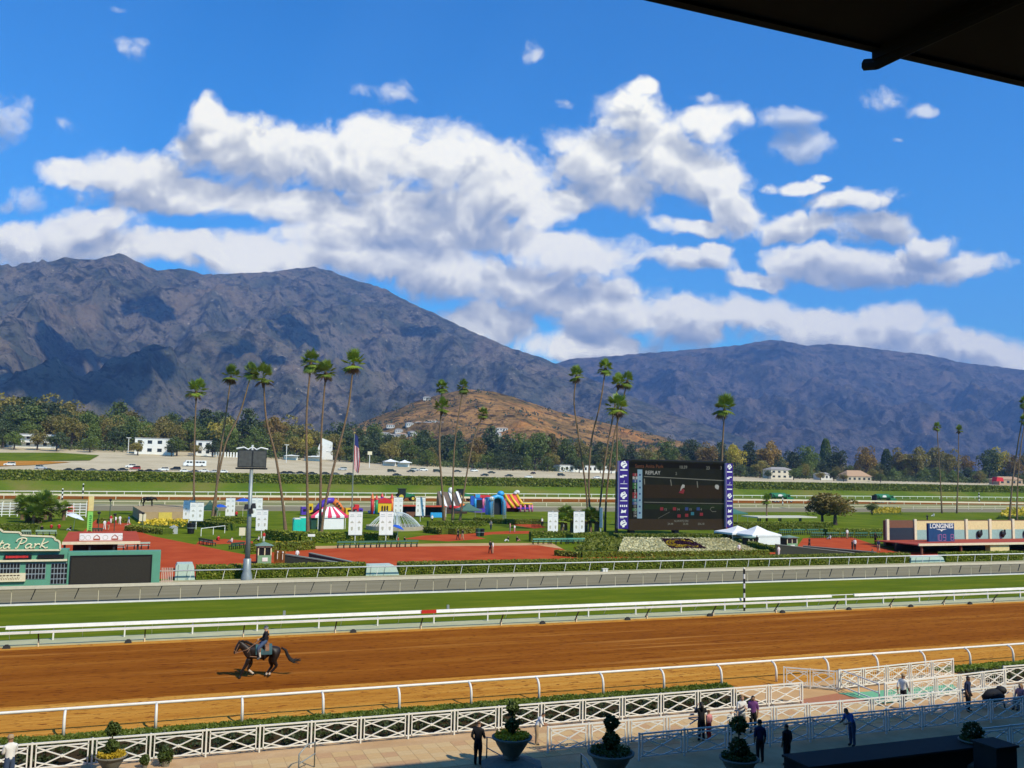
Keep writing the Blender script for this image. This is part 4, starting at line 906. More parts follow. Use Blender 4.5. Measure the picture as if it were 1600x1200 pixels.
# LED message bars, cream ledges and odds windows
for (p, q, lit) in (((-11.68,2.94), (-9.6,2.58), 1), ((-9.12,2.9), (-7.04,2.6), 0)):
    mb = MB(); mb.box(((p[0]+q[0])/2, TY-0.0, (p[1]+q[1])/2), (q[0]-p[0], 0.3, p[1]-q[1])); wb = mb.build('message_bar', BLACK, tb, org=o0)
    if lit:
        mb = MB(); rs_ = random.Random(2)
        for k in range(16): mb.box((p[0]+(q[0]-p[0])*(0.08+0.052*k), TY-0.16, (p[1]+q[1])/2), (0.07+0.03*rs_.random(), 0.02, 0.16+0.06*rs_.random()))
        mb.build('led_text', mat('red_led', (0.5,0.03,0.03), 0.5, emit=0.4), wb, org=o0)
zz_ = (-9.54,2.42)[1]
mb = MB(); mb.box((xm-12.0, TY-0.02, zz_), (23.9, 0.3, 0.16)); mb.build('ledge', CREAM, tb, org=o0)
def odds_window(p, q, nc, nr):
    mb = MB(); mb.box(((p[0]+q[0])/2, TY+0.09, (p[1]+q[1])/2), (q[0]-p[0], 0.06, p[1]-q[1])); w = mb.build('odds_window', mat('window_frame_grey', (0.28,0.33,0.36), 0.6), tb, org=o0)
    cw, ch = (q[0]-p[0])/nc, (p[1]-q[1])/nr
    for i in range(nc):
        for j in range(nr):
            mb = MB(); mb.box((p[0]+cw*(i+0.5), TY+0.05, q[1]+ch*(j+0.5)), (cw*0.74, 0.04, ch*0.78)); mb.build('pane', mat('dark_pane', (0.015,0.015,0.018), 0.3), w, org=o0)
odds_window((-10.02,2.21), (-8.44,0.8), 6, 3)
odds_window((-8.02,2.17), (-6.71,0.35), 5, 4)
odds_window((-12.46,2.25), (-10.45,1.29), 8, 2)
odds_window((-14.85,2.3), (-12.83,0.54), 8, 4)
p, q = (-13.11,1.36), (-9.96,0.66)
mb = MB(); mb.box(((p[0]+q[0])/2, TY-0.0, (p[1]+q[1])/2), (q[0]-p[0], 0.34, p[1]-q[1])); pl = mb.build('plaque', CREAM, tb, org=o0)
mb = MB(); rs_ = random.Random(4); zc = (p[1]+q[1])/2
for k in range(14):
    x = q[0]-2.2+k*0.13; mb.bar((x,TY-0.19,zc-0.18),(x+0.05,TY-0.19,zc-0.02+0.08*(k%3==0)),0.035,0.02,up=(0,1,0))
for k in range(6): mb.ball((q[0]-1.9+k*0.27, TY-0.19, zc+0.18), (0.12,0.02,0.05), 6, 4)
mb.build('plaque_print', mat('brown_print', (0.10,0.05,0.02), 0.7), pl, org=o0)
# pale pink picket gate right of the tote board
t = thing('picket_gate', 'pale pink picket gate between the tote board and the pale box', 'gate', (*(1.03,91.17),0)); p = (1.03,91.17); q = (2.08,91.43)
for k in range(7):
    mb = MB(); mb.box((0.06+k*(q[0]-p[0])/7,0,0.75),(0.07,0.05,1.5)); mb.build('picket', mat('pale_pink_paint', (0.62,0.44,0.36), 0.6), t)
mb = MB(); mb.box(((q[0]-p[0])/2,0.05,0.3),(q[0]-p[0],0.05,0.08)); mb.box(((q[0]-p[0])/2,0.05,1.2),(q[0]-p[0],0.05,0.08)); mb.build('crossbar', MATS['pale_pink_paint'], t)

# pale translucent shelters along the hedge
M_PALE = mat('pale_green_fibreglass', (0.50,0.62,0.54), 0.35, (0.44,0.55,0.48), 1.0)
def shelter(label, x0, x1, y, h, slope):
    t = thing('shelter_box', label, 'shelter', ((x0+x1)/2, y, 0)); w = (x1-x0)/2
    mb = MB(); n = 6; out = [(-w,0),(w,0),(w-slope*0.5,h*0.8),(w-slope,h),(-w+slope*0.6,h),(-w+slope*0.1,h*0.85)]
    mb.prism(out, -0.9, 0.9); mb.build('shell', M_PALE, t)
    mb = MB(); mb.bar((0.1,-0.93,0.05),(0.25,-0.93,h*0.95),0.05,0.04,up=(0,1,0)); mb.bar((-w*0.75,-0.93,0.05),(-w*0.7,-0.93,h*0.95),0.04,0.04,up=(0,1,0)); mb.build('rib', mat('grey_rib', (0.28,0.33,0.31)), t)
shelter('pale rounded box beside the tote board and the hedge end', (2.3,0.04)[0], (4.1,-0.01)[0], 94.8, 1.55, 0.25)
shelter('pale slanted shelter in the gap between the first two hedges', (20.64,0.56)[0], (24.15,0.49)[0], 94.9, 1.05, 0.7)
shelter('pale slanted shelter in the hedge gap before the clock building', (92.38,0.23)[0], (98.18,0.13)[0], 94.9, 0.75, 0.6)
mb = MB(); mb.box((-0.16,0,0.17),(0.26,0.3,0.34)); mb.box((0.16,0,0.17),(0.26,0.3,0.34)); mb.box((0,-0.02,0.3),(0.7,0.34,0.06)); tag(mb.build('white_box', WHITE, loc=(*(47.23,92.71),0)), 'small white paired box on the stone dust path before the long hedge', 'box')

# ================================================================== floodlight mast
t = thing('light_mast', 'tall grey floodlight mast rising from the hedge right of the tote board', 'mast', (*(8.78,93.01),0)); b0 = (8.78,93.01)
mb = MB(); mb.lathe([(0.55,0),(0.5,0.5),(0.38,0.9),(0.36,2.0),(0.30,2.05)], 14); mb.build('pedestal', GREYM, t, smooth=True)
mb = MB(); mb.tube([(0,0,2.0),(0,0,10.6)], [0.25,0.16], 12); mb.build('shaft', GREYM, t, smooth=True)
M_LAMP = mat('floodlight_face', (0.10,0.10,0.09), 0.3, (0.06,0.06,0.055), 3)
mb = MB(); mb.box((0,0,10.7),(3.0,0.16,0.16)); mb.build('cross_arm', DARK, t)
for k, x in enumerate((-0.68, 0.68)):
    mb = MB(); mb.box((x,-0.2,11.65),(1.34,0.35,1.7)); h2 = mb.build('floodlight', DARK, t)
    mb = MB(); mb.box((x,-0.385,11.65),(1.2,0.02,1.5)); mb.build('lens', M_LAMP, h2)
mb = MB()
mb.tube([(-1.5,0,12.6),(-0.8,0,12.75),(-0.4,0,12.55),(0,0,12.8),(0.4,0,12.55),(0.8,0,12.75),(1.5,0,12.6)], 0.08, 6); mb.tube([(0,0,12.3),(0,0,13.0)],0.1,6); mb.build('finial', WHITE, t)
for (dx, dz) in ((-0.35,7.0),(0.35,7.1),(0.1,6.6)):
    mb = MB(); mb.box((dx,-0.25,dz),(0.42,0.42,0.5),taper=0.7); mb.build('loudspeaker', BLACK, t)

# ================================================================== video board
VY = 142.0
o0 = (86.6, VY, 0)
vb = thing('video_board', 'huge black video board with purple banners at both sides beside the tall palms', 'video board', o0)
def VX(p): return p
x0, x1 = (76.79,6.96)[0], (96.53,7.12)[0]; z0v, z1v = 1.35, 13.2
mb = MB(); mb.box(((x0+x1)/2, VY+0.9, (z0v+z1v)/2), (x1-x0+0.5, 1.7, z1v-z0v+0.4)); mb.build('cabinet', BLACK, vb, org=o0)
for x in (x0+1.0, (x0+x1)/2, x1-1.0):
    mb = MB(); mb.box((x, VY+0.9, 0.7), (0.8, 1.2, 1.5)); mb.build('leg', BLACK, vb, org=o0)
M_SCR = mat('video_picture', (0.012,0.013,0.009), 0.9, (0.008,0.009,0.007), 0.4, emit=0.3, spec=0.03)
mb = MB(); mb.box(((x0+x1)/2, VY+0.02, (z0v+z1v)/2), (x1-x0, 0.08, z1v-z0v)); scr = mb.build('screen', M_SCR, vb, org=o0)
def em(name, c, s=0.5): return mat('screen_'+name, tuple(x*0.5 for x in c), 0.9, emit=s*1.5, spec=0.03)
E_W = em('white', (0.36,0.36,0.33)); E_DW = em('dim_white', (0.17,0.17,0.14)); E_O = em('orange', (0.12,0.05,0.025)); E_B = em('pale_blue', (0.22,0.34,0.42)); E_BR = em('brown', (0.05,0.036,0.022), 0.4)
E_R = em('red', (0.20,0.03,0.035)); E_G = em('green', (0.03,0.12,0.035)); E_C = em('cyan', (0.035,0.15,0.20)); E_BL = em('blue', (0.035,0.06,0.18)); E_K = em('black', (0.012,0.012,0.01), 0.2)
YF = VY-0.03
def sq(name, p, q, m, par=None, dy=0.0, th=0.012):
    mb = MB(); mb.box(((p[0]+q[0])/2, YF-dy, (p[1]+q[1])/2), (abs(q[0]-p[0]), th, abs(p[1]-q[1]))); return mb.build(name, m, par or scr, org=o0)
def label_text(txt, p, size, m, par=None, dy=0.02, align='LEFT', name='lettering'):
    o = link(name, text_mesh(txt, size, m, 0.006, align, offset=0.01), par or scr, (p[0]-o0[0], YF-dy-o0[1], p[1])); return o
sq('top_band', (76.87,12.94), (96.41,11.96), E_K)
label_text('Santa Anita Park', (78.01,11.91), 0.85, E_O); label_text('10:39', (86.89,11.9), 0.75, E_DW); label_text('23', (92.47,11.83), 0.8, E_DW); label_text('3', (95.45,11.89), 0.8, E_DW)
label_text('REPLAY', (80.04,10.77), 0.9, E_W); label_text('2', (86.11,10.76), 0.7, E_DW)
sq('bottom_band', (76.94,3), (96.23,1.04), E_BR)
mb = MB()
for (p, q, w_) in (((79.79,10.38), (96.4,9.88), 0.14), ((79.82,5.93), (96.38,5.73), 0.10), ((82.64,3.11), (84.95,4.22), 0.05)):
    mb.bar((p[0],YF-0.02,p[1]),(q[0],YF-0.02,q[1]),w_,0.01,up=(0,1,0))
for p, q in (((85.13,9.95), (85.33,8.83)), ((90.59,9.69), (90.73,8.55)), ((79.86,9.99), (79.93,8.99))): mb.bar((p[0],YF-0.02,p[1]),(q[0],YF-0.02,q[1]),0.18,0.01,up=(0,1,0))
mb.build('picture_rail', E_DW, scr, org=o0)
sq('picture_ground', (79.8,8.99), (96.32,6.65), em('dirt', (0.034,0.024,0.014), 0.4), dy=0.004)
sq('picture_turf', (79.82,5.55), (96.31,4.7), em('turf', (0.020,0.032,0.014), 0.4), dy=0.004)
def blob(name, ctr, r_, m, pts):
    mb = MB(); mb.prism([(ctr[0]+a_*r_, ctr[1]+b_*r_) for a_, b_ in pts], YF-0.03, YF-0.015); mb.build(name, m, scr, org=o0)
blob('picture_rider', (87.55,8.4), 0.6, E_W, [(-.9,-1.0),(-.3,-.5),(.1,.1),(.7,.2),(.8,1.0),(.1,1.2),(-.4,.5)])
blob('picture_rider_silks', (87.42,8.01), 0.65, E_R, [(-.9,-.6),(.5,-.9),(.9,.1),(.3,.6),(-.4,.2)])
blob('picture_rider', (94.76,8.71), 0.5, E_W, [(-.8,-.3),(-.2,-.7),(.6,-.9),(.9,.2),(.5,.8),(-.4,.9),(-.9,.4)])
# runner column
cols_ = [E_R,E_W,E_BL,E_G,E_G,E_K,E_R,E_R,E_C,E_BL,E_K,E_G,E_K,E_K]
sq('runner_column', (78.51,11.58), (79.46,3.11), E_B, dy=0.004)
for k in range(14):
    p = (77.57,10.9); zt = p[1]-k*(p[1]-(77.63,3.22)[1])/14; dz = (p[1]-(77.63,3.22)[1])/14
    cell = sq('runner_cell', (p[0], zt), (p[0]+0.95, zt-dz*0.9), cols_[k])
    label_text(str(k+1), (p[0]+0.48, zt-dz*0.78), 0.62, E_W if k != 1 else E_K, cell, 0.02, 'CENTER')
    if k % 2 == 0: sq('odds_mark', (p[0]+1.25, zt-0.1), (p[0]+1.6, zt-dz*0.75), E_BL, dy=0.012)
for (pp, m_, tx) in (((83.4,4.5),E_R,'12'),((85.99,4.51),E_R,'14'),((88.48,4.51),E_BL,'15'),((90.86,4.52),E_BL,'4'),((86.91,3.27),E_R,''),((88.48,3.38),E_R,''),((89.67,3.67),E_C,''),((91.53,3.55),E_R,'')):
    sq('order_cell', (pp[0]-0.35,pp[1]+0.55), (pp[0]+0.3,pp[1]), m_, dy=0.01)
    if tx: label_text(tx, (pp[0]+0.45, pp[1]), 0.55, E_DW)
ca = (93.67,4.69); mb = MB()
mb.tube([(ca[0]+0.9,YF-0.02,ca[1]-0.35),(ca[0]+0.1,YF-0.02,ca[1]-0.4),(ca[0]-0.35,YF-0.02,ca[1]),(ca[0]-0.1,YF-0.02,ca[1]+0.38),(ca[0]+0.5,YF-0.02,ca[1]+0.4)],0.05,5); mb.build('track_outline', E_DW, scr, org=o0)
for tx, pp in (('24.48',(84.57,1.99)),('25.45',(87.69,1.98)),('236.18',(90.73,1.97)),('ALWAYS ON',(85.87,2.49))): label_text(tx, pp, 0.5, E_DW)
# purple side banners with white marks
M_PURP = mat('purple_banner', (0.042,0.024,0.19), 0.8, (0.034,0.020,0.16), 1.0, spec=0.1)
for (xa, xb, za, zb, yb) in (((74.52,8.6)[0], (76.38,8.63)[0], (74.58,1.4)[1], (74.48,13)[1], 141.5), ((96.26,8.85)[0], (97.69,8.87)[0], (97.12,1.52)[1], (97.16,13.02)[1], 141.5)):
    mb = MB(); mb.box(((xa+xb)/2, yb, (za+zb)/2), (xb-xa, 0.5, zb-za)); bn = mb.build('side_banner', M_PURP, vb, org=o0)
    mb = MB(); mb.box((xa-0.04, yb, (za+zb)/2), (0.08, 0.54, zb-za)); mb.build('banner_edge', mat('lilac_edge', (0.35,0.30,0.45)), bn, org=o0)
    cx_ = (xa+xb)/2; H_ = zb-za; w_ = xb-xa
    for fz in (0.945, 0.49, 0.075):     # round swirling emblem
        mb = MB(); c_ = (cx_, za+H_*fz); r_ = w_*0.34
        out = [(c_[0]+r_*a_, c_[1]+r_*b_) for a_, b_ in ((-.3,-1),(.3,-.95),(.4,-.5),(.9,-.35),(1,.2),(.6,.5),(.5,.9),(.1,1.1),(-.1,.8),(-.6,.8),(-1,.2),(-.9,-.4),(-.45,-.55))]
        mb.prism(out, yb-0.27, yb-0.255); e_ = mb.build('emblem', WHITE, bn, org=o0)
        mb = MB(); mb.bar((c_[0]-r_*0.5,yb-0.275,c_[1]-r_*0.3),(c_[0]+r_*0.6,yb-0.275,c_[1]+r_*0.2),r_*0.22,0.01,up=(0,1,0)); mb.bar((c_[0]-r_*0.2,yb-0.275,c_[1]+r_*0.5),(c_[0]+r_*0.3,yb-0.275,c_[1]+r_*0.7),r_*0.16,0.01,up=(0,1,0)); mb.build('emblem_line', M_PURP, e_, org=o0)
    for fz, kind in ((0.865,0),(0.775,1),(0.675,2),(0.595,0),(0.41,3),(0.335,4),(0.255,5),(0.17,6)):
        z_ = za+H_*fz; mb = MB(); hw = w_*0.40
        if kind in (0,3): mb.box((cx_,yb-0.26,z_),(hw*1.9,0.02,0.20 if kind == 0 else 0.12))
        elif kind == 1: mb.box((cx_-hw*0.5,yb-0.26,z_-0.1),(hw,0.02,0.3)); mb.box((cx_+hw*0.2,yb-0.26,z_+0.1),(hw*1.2,0.02,0.2))
        elif kind == 2: mb.box((cx_,yb-0.26,z_-0.15),(hw*1.8,0.02,0.08)); mb.bar((cx_,yb-0.26,z_),(cx_+0.1,yb-0.26,z_+0.4),0.07,0.02,up=(0,1,0))
        elif kind == 4:
            for k in range(4): mb.box((cx_-hw*0.8+k*hw*0.52,yb-0.26,z_),(hw*0.3,0.02,0.34))
        elif kind == 5: mb.prism([(cx_-hw*.7,z_-.3),(cx_+hw*.2,z_-.2),(cx_+hw*.5,z_-.3),(cx_+hw*.7,z_+.3),(cx_,z_+.1),(cx_-hw*.5,z_+.35)], yb-0.27, yb-0.25)
        else: mb.box((cx_,yb-0.26,z_+0.08),(hw*1.9,0.02,0.18)); mb.box((cx_-hw*0.4,yb-0.26,z_-0.12),(hw*0.9,0.02,0.1))
        mb.build('sponsor_mark', WHITE, bn, org=o0)

# ================================================================== white double banners on poles
M_BAN = mat('banner_vinyl', (0.80,0.80,0.76), 0.5, (0.74,0.74,0.70), 1.5); M_PRINT = mat('banner_print', (0.48,0.47,0.38), 0.7); M_PRINT2 = mat('banner_print_grey', (0.50,0.54,0.52), 0.7)
def banner(label, bx, by, w, ztop, zbot, edge=False):
    t = thing('pole_banner', label, 'banner', (bx, by, 0), R(78) if edge else R(-4), 'white double banners on the infield')
    mb = MB(); mb.tube([(0,0.06,0),(0,0.06,ztop+0.15)], 0.06, 8); mb.build('pole', WHITE, t)
    mb = MB(); mb.box((0,0,ztop),(w,0.09,0.07)); mb.box((0,0,zbot),(w,0.09,0.07)); mb.build('crossbar', GREYM, t)
    for s in (-1, 1):
        mb = MB(); mb.box((s*w*0.25,0,(ztop+zbot)/2),(w*0.46,0.025,ztop-zbot-0.06)); cl = mb.build('banner_sheet', M_BAN, t)
        H_ = ztop-zbot; mb = MB(); cx_ = s*w*0.25
        mb.box((cx_,-0.018,zbot+H_*0.86),(w*0.26,0.008,H_*0.035)); mb.box((cx_,-0.018,zbot+H_*0.79),(w*0.32,0.008,H_*0.03)); mb.build('heading_print', M_PRINT2, cl)
        mb = MB(); mb.prism([(cx_+a_*w*0.12, zbot+H_*(0.56+b_*0.07)) for a_, b_ in ((-1,-.7),(1,-.7),(.7,.1),(.2,.3),(0,1),(-.2,.3),(-.7,.1))], -0.026, -0.014); mb.build('crown_print', M_PRINT, cl)
        mb = MB(); mb.prism([(cx_+a_*w*0.085, zbot+H_*(0.27+b_*0.09)) for a_, b_ in ((0,-1),(.8,-.3),(.9,.9),(-.9,.9),(-.8,-.3))], -0.026, -0.014); mb.build('shield_print', M_PRINT, cl)
BN = [('white double banner overlapping its twin, the left of the pair above the litter bin', (5.89,169.94), 18, 4.73, 1.54),
 ('white double banner in front, the right of the pair above the litter bin', (7.02,166.52), 21, 4.54, 1.4),
 ('white double banner behind the blue umbrellas', (14.63,195.1), 14.5, 4.37, 0.77),
 ('white double banner partly hidden behind the floodlight mast', (19.31,190.48), 18, 4.56, 0.76),
 ('white double banner above the small ticket booth', (15.6,145.34), 18.5, 4.3, 1.16),
 ('white double banner left of the fountain dome over the long bench row', (27.67,134.09), 22, 4.57, 1.2),
 ('white double banner in front of the fountain dome with the blue umbrella', (32.09,133.5), 22.5, 4.65, 1.21),
 ('white double banner behind the fountain, right of the toy castle', (47.99,189.49), 15, 4.93, 1.06),
 ('white double banner behind the fountain, second right of the toy castle', (52.16,187.05), 15.5, 5.04, 1.19),
 ('white double banner left of the palms near the video board', (58.89,133.67), 17.5, 4.64, 1.29),
 ('white double banner nearest the video board at the palm trunks', (63.19,133.13), 19, 4.72, 1.3)]
for lb, g, wpx, zt, zb in BN: banner(lb, g[0], g[1], wpx*math.hypot(g[0]*0.36+g[1]*0.93, 0)/1433.0, zt, zb)
g = (72.13,143.17); banner('white banner seen edge-on between palm trunks left of the video board', g[0], g[1], 2.2, 4.9, 1.5, True)

# ================================================================== small buildings, tents and booths
M_TENT = mat('tent_white', (0.80,0.80,0.78), 0.7, (0.72,0.72,0.70), 0.8); M_BOOTH = mat('booth_cream', (0.72,0.66,0.42), 0.6); M_GLASS = mat('dark_glass', (0.02,0.022,0.025), 0.15, spec=0.5)
M_BGREEN = mat('booth_green', (0.20,0.36,0.20), 0.7); M_BROWN = mat('brown_wood', (0.12,0.05,0.03), 0.8); M_ORANGE = mat('orange_board', (0.62,0.28,0.05), 0.7)
def booth(label, x, y, w, d, h, rz=0.0, boards=False):
    t = thing('ticket_booth', label, 'booth', (x, y, 0), rz)
    mb = MB(); mb.box((0,0,h*0.24),(w,d,h*0.48)); mb.build('lower_wall', M_BGREEN, t)
    mb = MB()
    for sx in (-1,1):
        for sy in (-1,1): mb.box((sx*(w/2-0.06),sy*(d/2-0.06),h*0.72),(0.12,0.12,h*0.48))
    mb.box((0,-d/2+0.05,h*0.72),(0.1,0.1,h*0.48)); mb.box((0,0,h*0.93),(w,d,h*0.09)); mb.build('corner_frame', M_BOOTH, t)
    for s in (-1,1):
        mb = MB(); mb.box((s*w*0.235,-d/2+0.07,h*0.68),(w*0.36,0.04,h*0.38)); mb.build('window', M_GLASS, t)
    mb = MB(); mb.box((w/2-0.05,0,h*0.68),(0.04,d*0.7,h*0.38)); mb.build('side_window', M_GLASS, t)
    mb = MB(); mb.box((-w/2-0.012,0,h*0.46),(0.03,d*0.98,h*0.9)); mb.build('side_panel', M_BROWN, t)
    mb = MB(); mb.box((0.05,-d/2-0.02,h*0.26),(w*0.4,0.05,h*0.2)); mb.build('hatch', WHITE, t)
    mb = MB(); mb.add([(-w*0.66,-d*0.66,h*0.975),(w*0.66,-d*0.66,h*0.975),(w*0.66,d*0.66,h*0.975),(-w*0.66,d*0.66,h*0.975),(0,0,h*1.16)],[(0,1,4),(1,2,4),(2,3,4),(3,0,4),(3,2,1,0)]); mb.build('roof', mat('booth_roof', (0.17,0.26,0.20), 0.7), t)
    return t
g = (11.95,106.93); booth('cream and green ticket booth with pyramid roof at the foot of the floodlight mast', g[0], g[1]+0.8, 1.5, 1.5, 2.34*0.9)
g = (90.1,115.04); booth('cream booth with green roof right of the white tents', g[0], g[1]+0.8, 1.9, 1.6, 2*0.88)
g = (87.52,121.19); booth('cream booth with green roof in front of the white tents', g[0], g[1]+0.8, 1.7, 1.6, 1.48*0.88)
# orange boards, ramp walls of the tunnel
t = thing('board_screen', 'orange board screen with running figure prints beside the ticket booth', 'screen', (*(13.14,108.14),0)); p, q = (13.14,108.14), (14.21,106.51)
mb = MB(); mb.bar((0,0,0.75),(q[0]-p[0],q[1]-p[1],0.75),0.06,1.5); mb.build('panel', M_ORANGE, t)
mb = MB()
for k in range(2): mb.box(((q[0]-p[0])*(0.3+0.45*k),(q[1]-p[1])*(0.3+0.45*k)-0.05,0.85),(0.12,0.02,0.7)); mb.ball(((q[0]-p[0])*(0.3+0.45*k),(q[1]-p[1])*(0.3+0.45*k)-0.05,1.3),0.12,6,5)
mb.build('figure_print', WHITE, t)
def ramp_wall(label, p, q, h0, h1):
    t = thing('ramp_wall', label, 'wall', (p[0],p[1],0)); L_ = (q[0]-p[0], q[1]-p[1]); n = Vector((-L_[1], L_[0], 0)).normalized()*0.2
    mb = MB(); mb.add([(-n.x,-n.y,0),(L_[0]-n.x,L_[1]-n.y,0),(L_[0]+n.x,L_[1]+n.y,0),(n.x,n.y,0),(-n.x,-n.y,h0),(L_[0]-n.x,L_[1]-n.y,h1),(L_[0]+n.x,L_[1]+n.y,h1),(n.x,n.y,h0)],[(0,1,5,4),(1,2,6,5),(2,3,7,6),(3,0,4,7),(4,5,6,7)]); mb.build('wall_body', mat('dark_wall_green', (0.05,0.065,0.045), 0.8), t)
    mb = MB(); mb.bar((0,0,h0+0.05),(L_[0],L_[1],h1+0.05),0.5,0.1); mb.build('coping', mat('wall_coping', (0.20,0.23,0.18), 0.8), t)
ramp_wall('dark green ramp wall slanting from the booth toward the shelter', (14.04,105.16), (20.28,99.97), 1.2, 0.5)
ramp_wall('second dark ramp wall behind the first on the red plaza', (17.39,109.58), (21.61,102.36), 0.9, 0.35)
ramp_wall('dark tunnel wall in front of the white tents', (81.09,107.15), (90.83,102.67), 1.4, 0.5)
ramp_wall('dark tunnel wall at the right of the red plaza', (88.8,110.93), (95.75,103.75), 0.8, 0.4)
# tents
def pyramid_tent(label, x, y, w, d, hw, hp, name='canopy_tent', m=M_TENT, wall=True, group=None):
    t = thing(name, label, 'tent', (x, y, 0), 0, group)
    mb = MB(); P = []
    n = 6; ring = []
    for (sx, sy) in ((-1,-1),(1,-1),(1,1),(-1,1)): ring.append((sx*w/2, sy*d/2))
    mid = [(a*0.42, b*0.42) for a, b in ring]
    V = [(a,b,hw) for a,b in ring]+[(a,b,hw+(hp-hw)*0.45) for a,b in mid]+[(0,0,hp)]
    mb.add(V, [(i,(i+1)%4,4+(i+1)%4,4+i) for i in range(4)]+[(4+i,4+(i+1)%4,8) for i in range(4)]); mb.build('canopy', m, t)
    mb = MB()
    for i in range(4):
        a, b = ring[i], ring[(i+1)%4]; mb.quad((a[0],a[1],hw-0.28),(b[0],b[1],hw-0.28),(b[0],b[1],hw),(a[0],a[1],hw))
    mb.build('valance', m, t)
    for a, b in ring:
        mb = MB(); mb.tube([(a*0.98,b*0.98,0),(a*0.98,b*0.98,hw)],0.05,6); mb.build('leg', GREYM, t)
    if wall:
        mb = MB(); mb.box((0,d/2-0.08,hw/2),(w*0.96,0.04,hw)); mb.build('rear_wall', m, t)
    return t
g = (90.83,121.93); t = pyramid_tent('white peaked tent with a closed white front, the right of two', g[0], g[1]+2.8, 5.6, 5.2, 1.6, 2.9); 
mb = MB(); mb.box((0.2,-2.5,1.6/2),(5.0,0.05,1.6-0.1)); mb.build('front_wall', M_TENT, t)
g = (89.2,125.9); pyramid_tent('white peaked tent with an open front, the left of two', g[0]+0.8, g[1]+3.0, 5.6, 5.2, 1.63, 2.66)
# striped tent
g = (29.4,164.75); H1 = 2.36; H2 = 3.83
t = thing('striped_tent', 'white tent with a pink and white striped roof among the palms', 'tent', (g[0], g[1]+2, 0)); w = (32.53,166.23)[0]-(27.07,164.93)[0]
mb = MB(); mb.box((0.3,-1.9,H1/2),(w*0.8,0.05,H1)); mb.build('front_wall', M_TENT, t)
mb = MB(); mb.box((0.3+w*0.4,0.2,H1/2),(0.05,4.2,H1)); mb.build('side_wall', M_TENT, t)
M_PINK = mat('pink_stripe', (0.68,0.05,0.12), 0.7)
n = 9; xa = -w*0.62; dx = w*1.22/n
for i in range(n):
    xb = xa+i*dx; pk = lambda x: x*0.35+w*0.05
    mb = MB(); mb.add([(xb,-2.1,H1),(xb+dx,-2.1,H1),(pk(xb+dx),0.2,H2),(pk(xb),0.2,H2),(xb,2.5,H1),(xb+dx,2.5,H1),(xb,-2.1,H1-0.35),(xb+dx,-2.1,H1-0.35)],[(0,1,2,3),(3,2,5,4),(6,7,1,0)]); mb.build('roof_stripe', M_PINK if i % 2 == 0 else M_TENT, t)
mb = MB(); mb.box((-w*0.50,-0.6,H1*0.45),(w*0.18,2.2,H1*0.9)); mb.build('side_booth', GREEND, t)
for x in (-w*0.38, w*0.5):
    mb = MB(); mb.tube([(x,-2.0,0),(x,-2.0,H1)],0.06,6); mb.build('pole', WHITE, t)
# portable toilets
M_TOI = mat('turquoise_plastic', (0.02,0.55,0.42), 0.4, (0.02,0.48,0.37), 1.0)
def toilet(label, g, m, h):
    t = thing('portable_toilet', label, 'toilet', (g[0], g[1]+0.6, 0), 0, 'portable toilets')
    mb = MB(); mb.box((0,0,h*0.48),(1.15,1.15,h*0.92)); mb.build('cabin', m, t)
    mb = MB(); mb.prism([(-0.6,h*0.94),(0.6,h*0.94),(0.45,h*1.02),(-0.45,h*1.02)],-0.6,0.6); mb.build('roof', WHITE if m is M_TOI else m, t)
    mb = MB(); mb.box((0,-0.59,h*0.45),(0.8,0.03,h*0.78)); d_ = mb.build('door', m, t); mb = MB(); mb.box((0.3,-0.62,h*0.45),(0.06,0.04,0.14)); mb.build('handle', GREYM, d_)
toilet('turquoise portable toilet, the nearer left one by the palm', (22.39,155.76), M_TOI, 2.4)
toilet('turquoise portable toilet, the right one behind its twin', (23.87,158.68), M_TOI, 2.45)

# ================================================================== clock building at the right
WY = 118.0; o0 = ((110.8,1.12)[0], WY, 0)
cb = thing('clock_building', 'low building with red roofs and cream and teal panels behind the blue clock sign', 'building', o0)
M_RROOF = mat('red_roof', (0.42,0.060,0.020), 0.8, (0.34,0.05,0.018), 0.8); M_CPAN = mat('cream_panel', (0.74,0.60,0.30), 0.7); M_TPAN = mat('teal_panel', (0.30,0.46,0.42), 0.7); M_DKW = mat('dark_blue_window', (0.025,0.035,0.055), 0.3); M_BRW = mat('brown_wall', (0.18,0.08,0.045), 0.8)
xw0 = o0[0]; xw1 = xw0+70; zt = (119.77,4.08)[1]; zb = (119.67,0.93)[1]
mb = MB(); mb.box(((xw0+xw1)/2, WY+0.3, zt/2), (xw1-xw0, 0.5, zt)); mb.build('wall', M_BRW, cb, org=o0)
xu = (117.03,4.08)[0]; mb = MB(); mb.add([(xu,WY+0.56,zt-0.1),(xw1,WY+0.56,zt-0.1),(xw1,WY+5.5,zt-0.35),(xu+3,WY+5.5,zt-0.35),(xu,WY+0.56,0),(xw1,WY+0.56,0),(xw1,WY+5.5,0),(xu+3,WY+5.5,0)],[(0,1,2,3),(7,6,2,3),(4,0,3,7),(1,5,6,2)]); mb.build('upper_roof', M_RROOF, cb, org=o0)
xs2 = [(111.09,2.35)[0], (116.85,2.31)[0], (127.98,2.25)[0], (133.33,2.21)[0], (138.67,2.18)[0], (144.14,2.15)[0], (149.9,2.12)[0]]
for x in xs2:
    mb = MB(); mb.box((x, WY-0.12, (zt+zb)/2+0.1), (0.5, 0.3, zt-zb+0.2)); mb.build('column', CREAM, cb, org=o0)
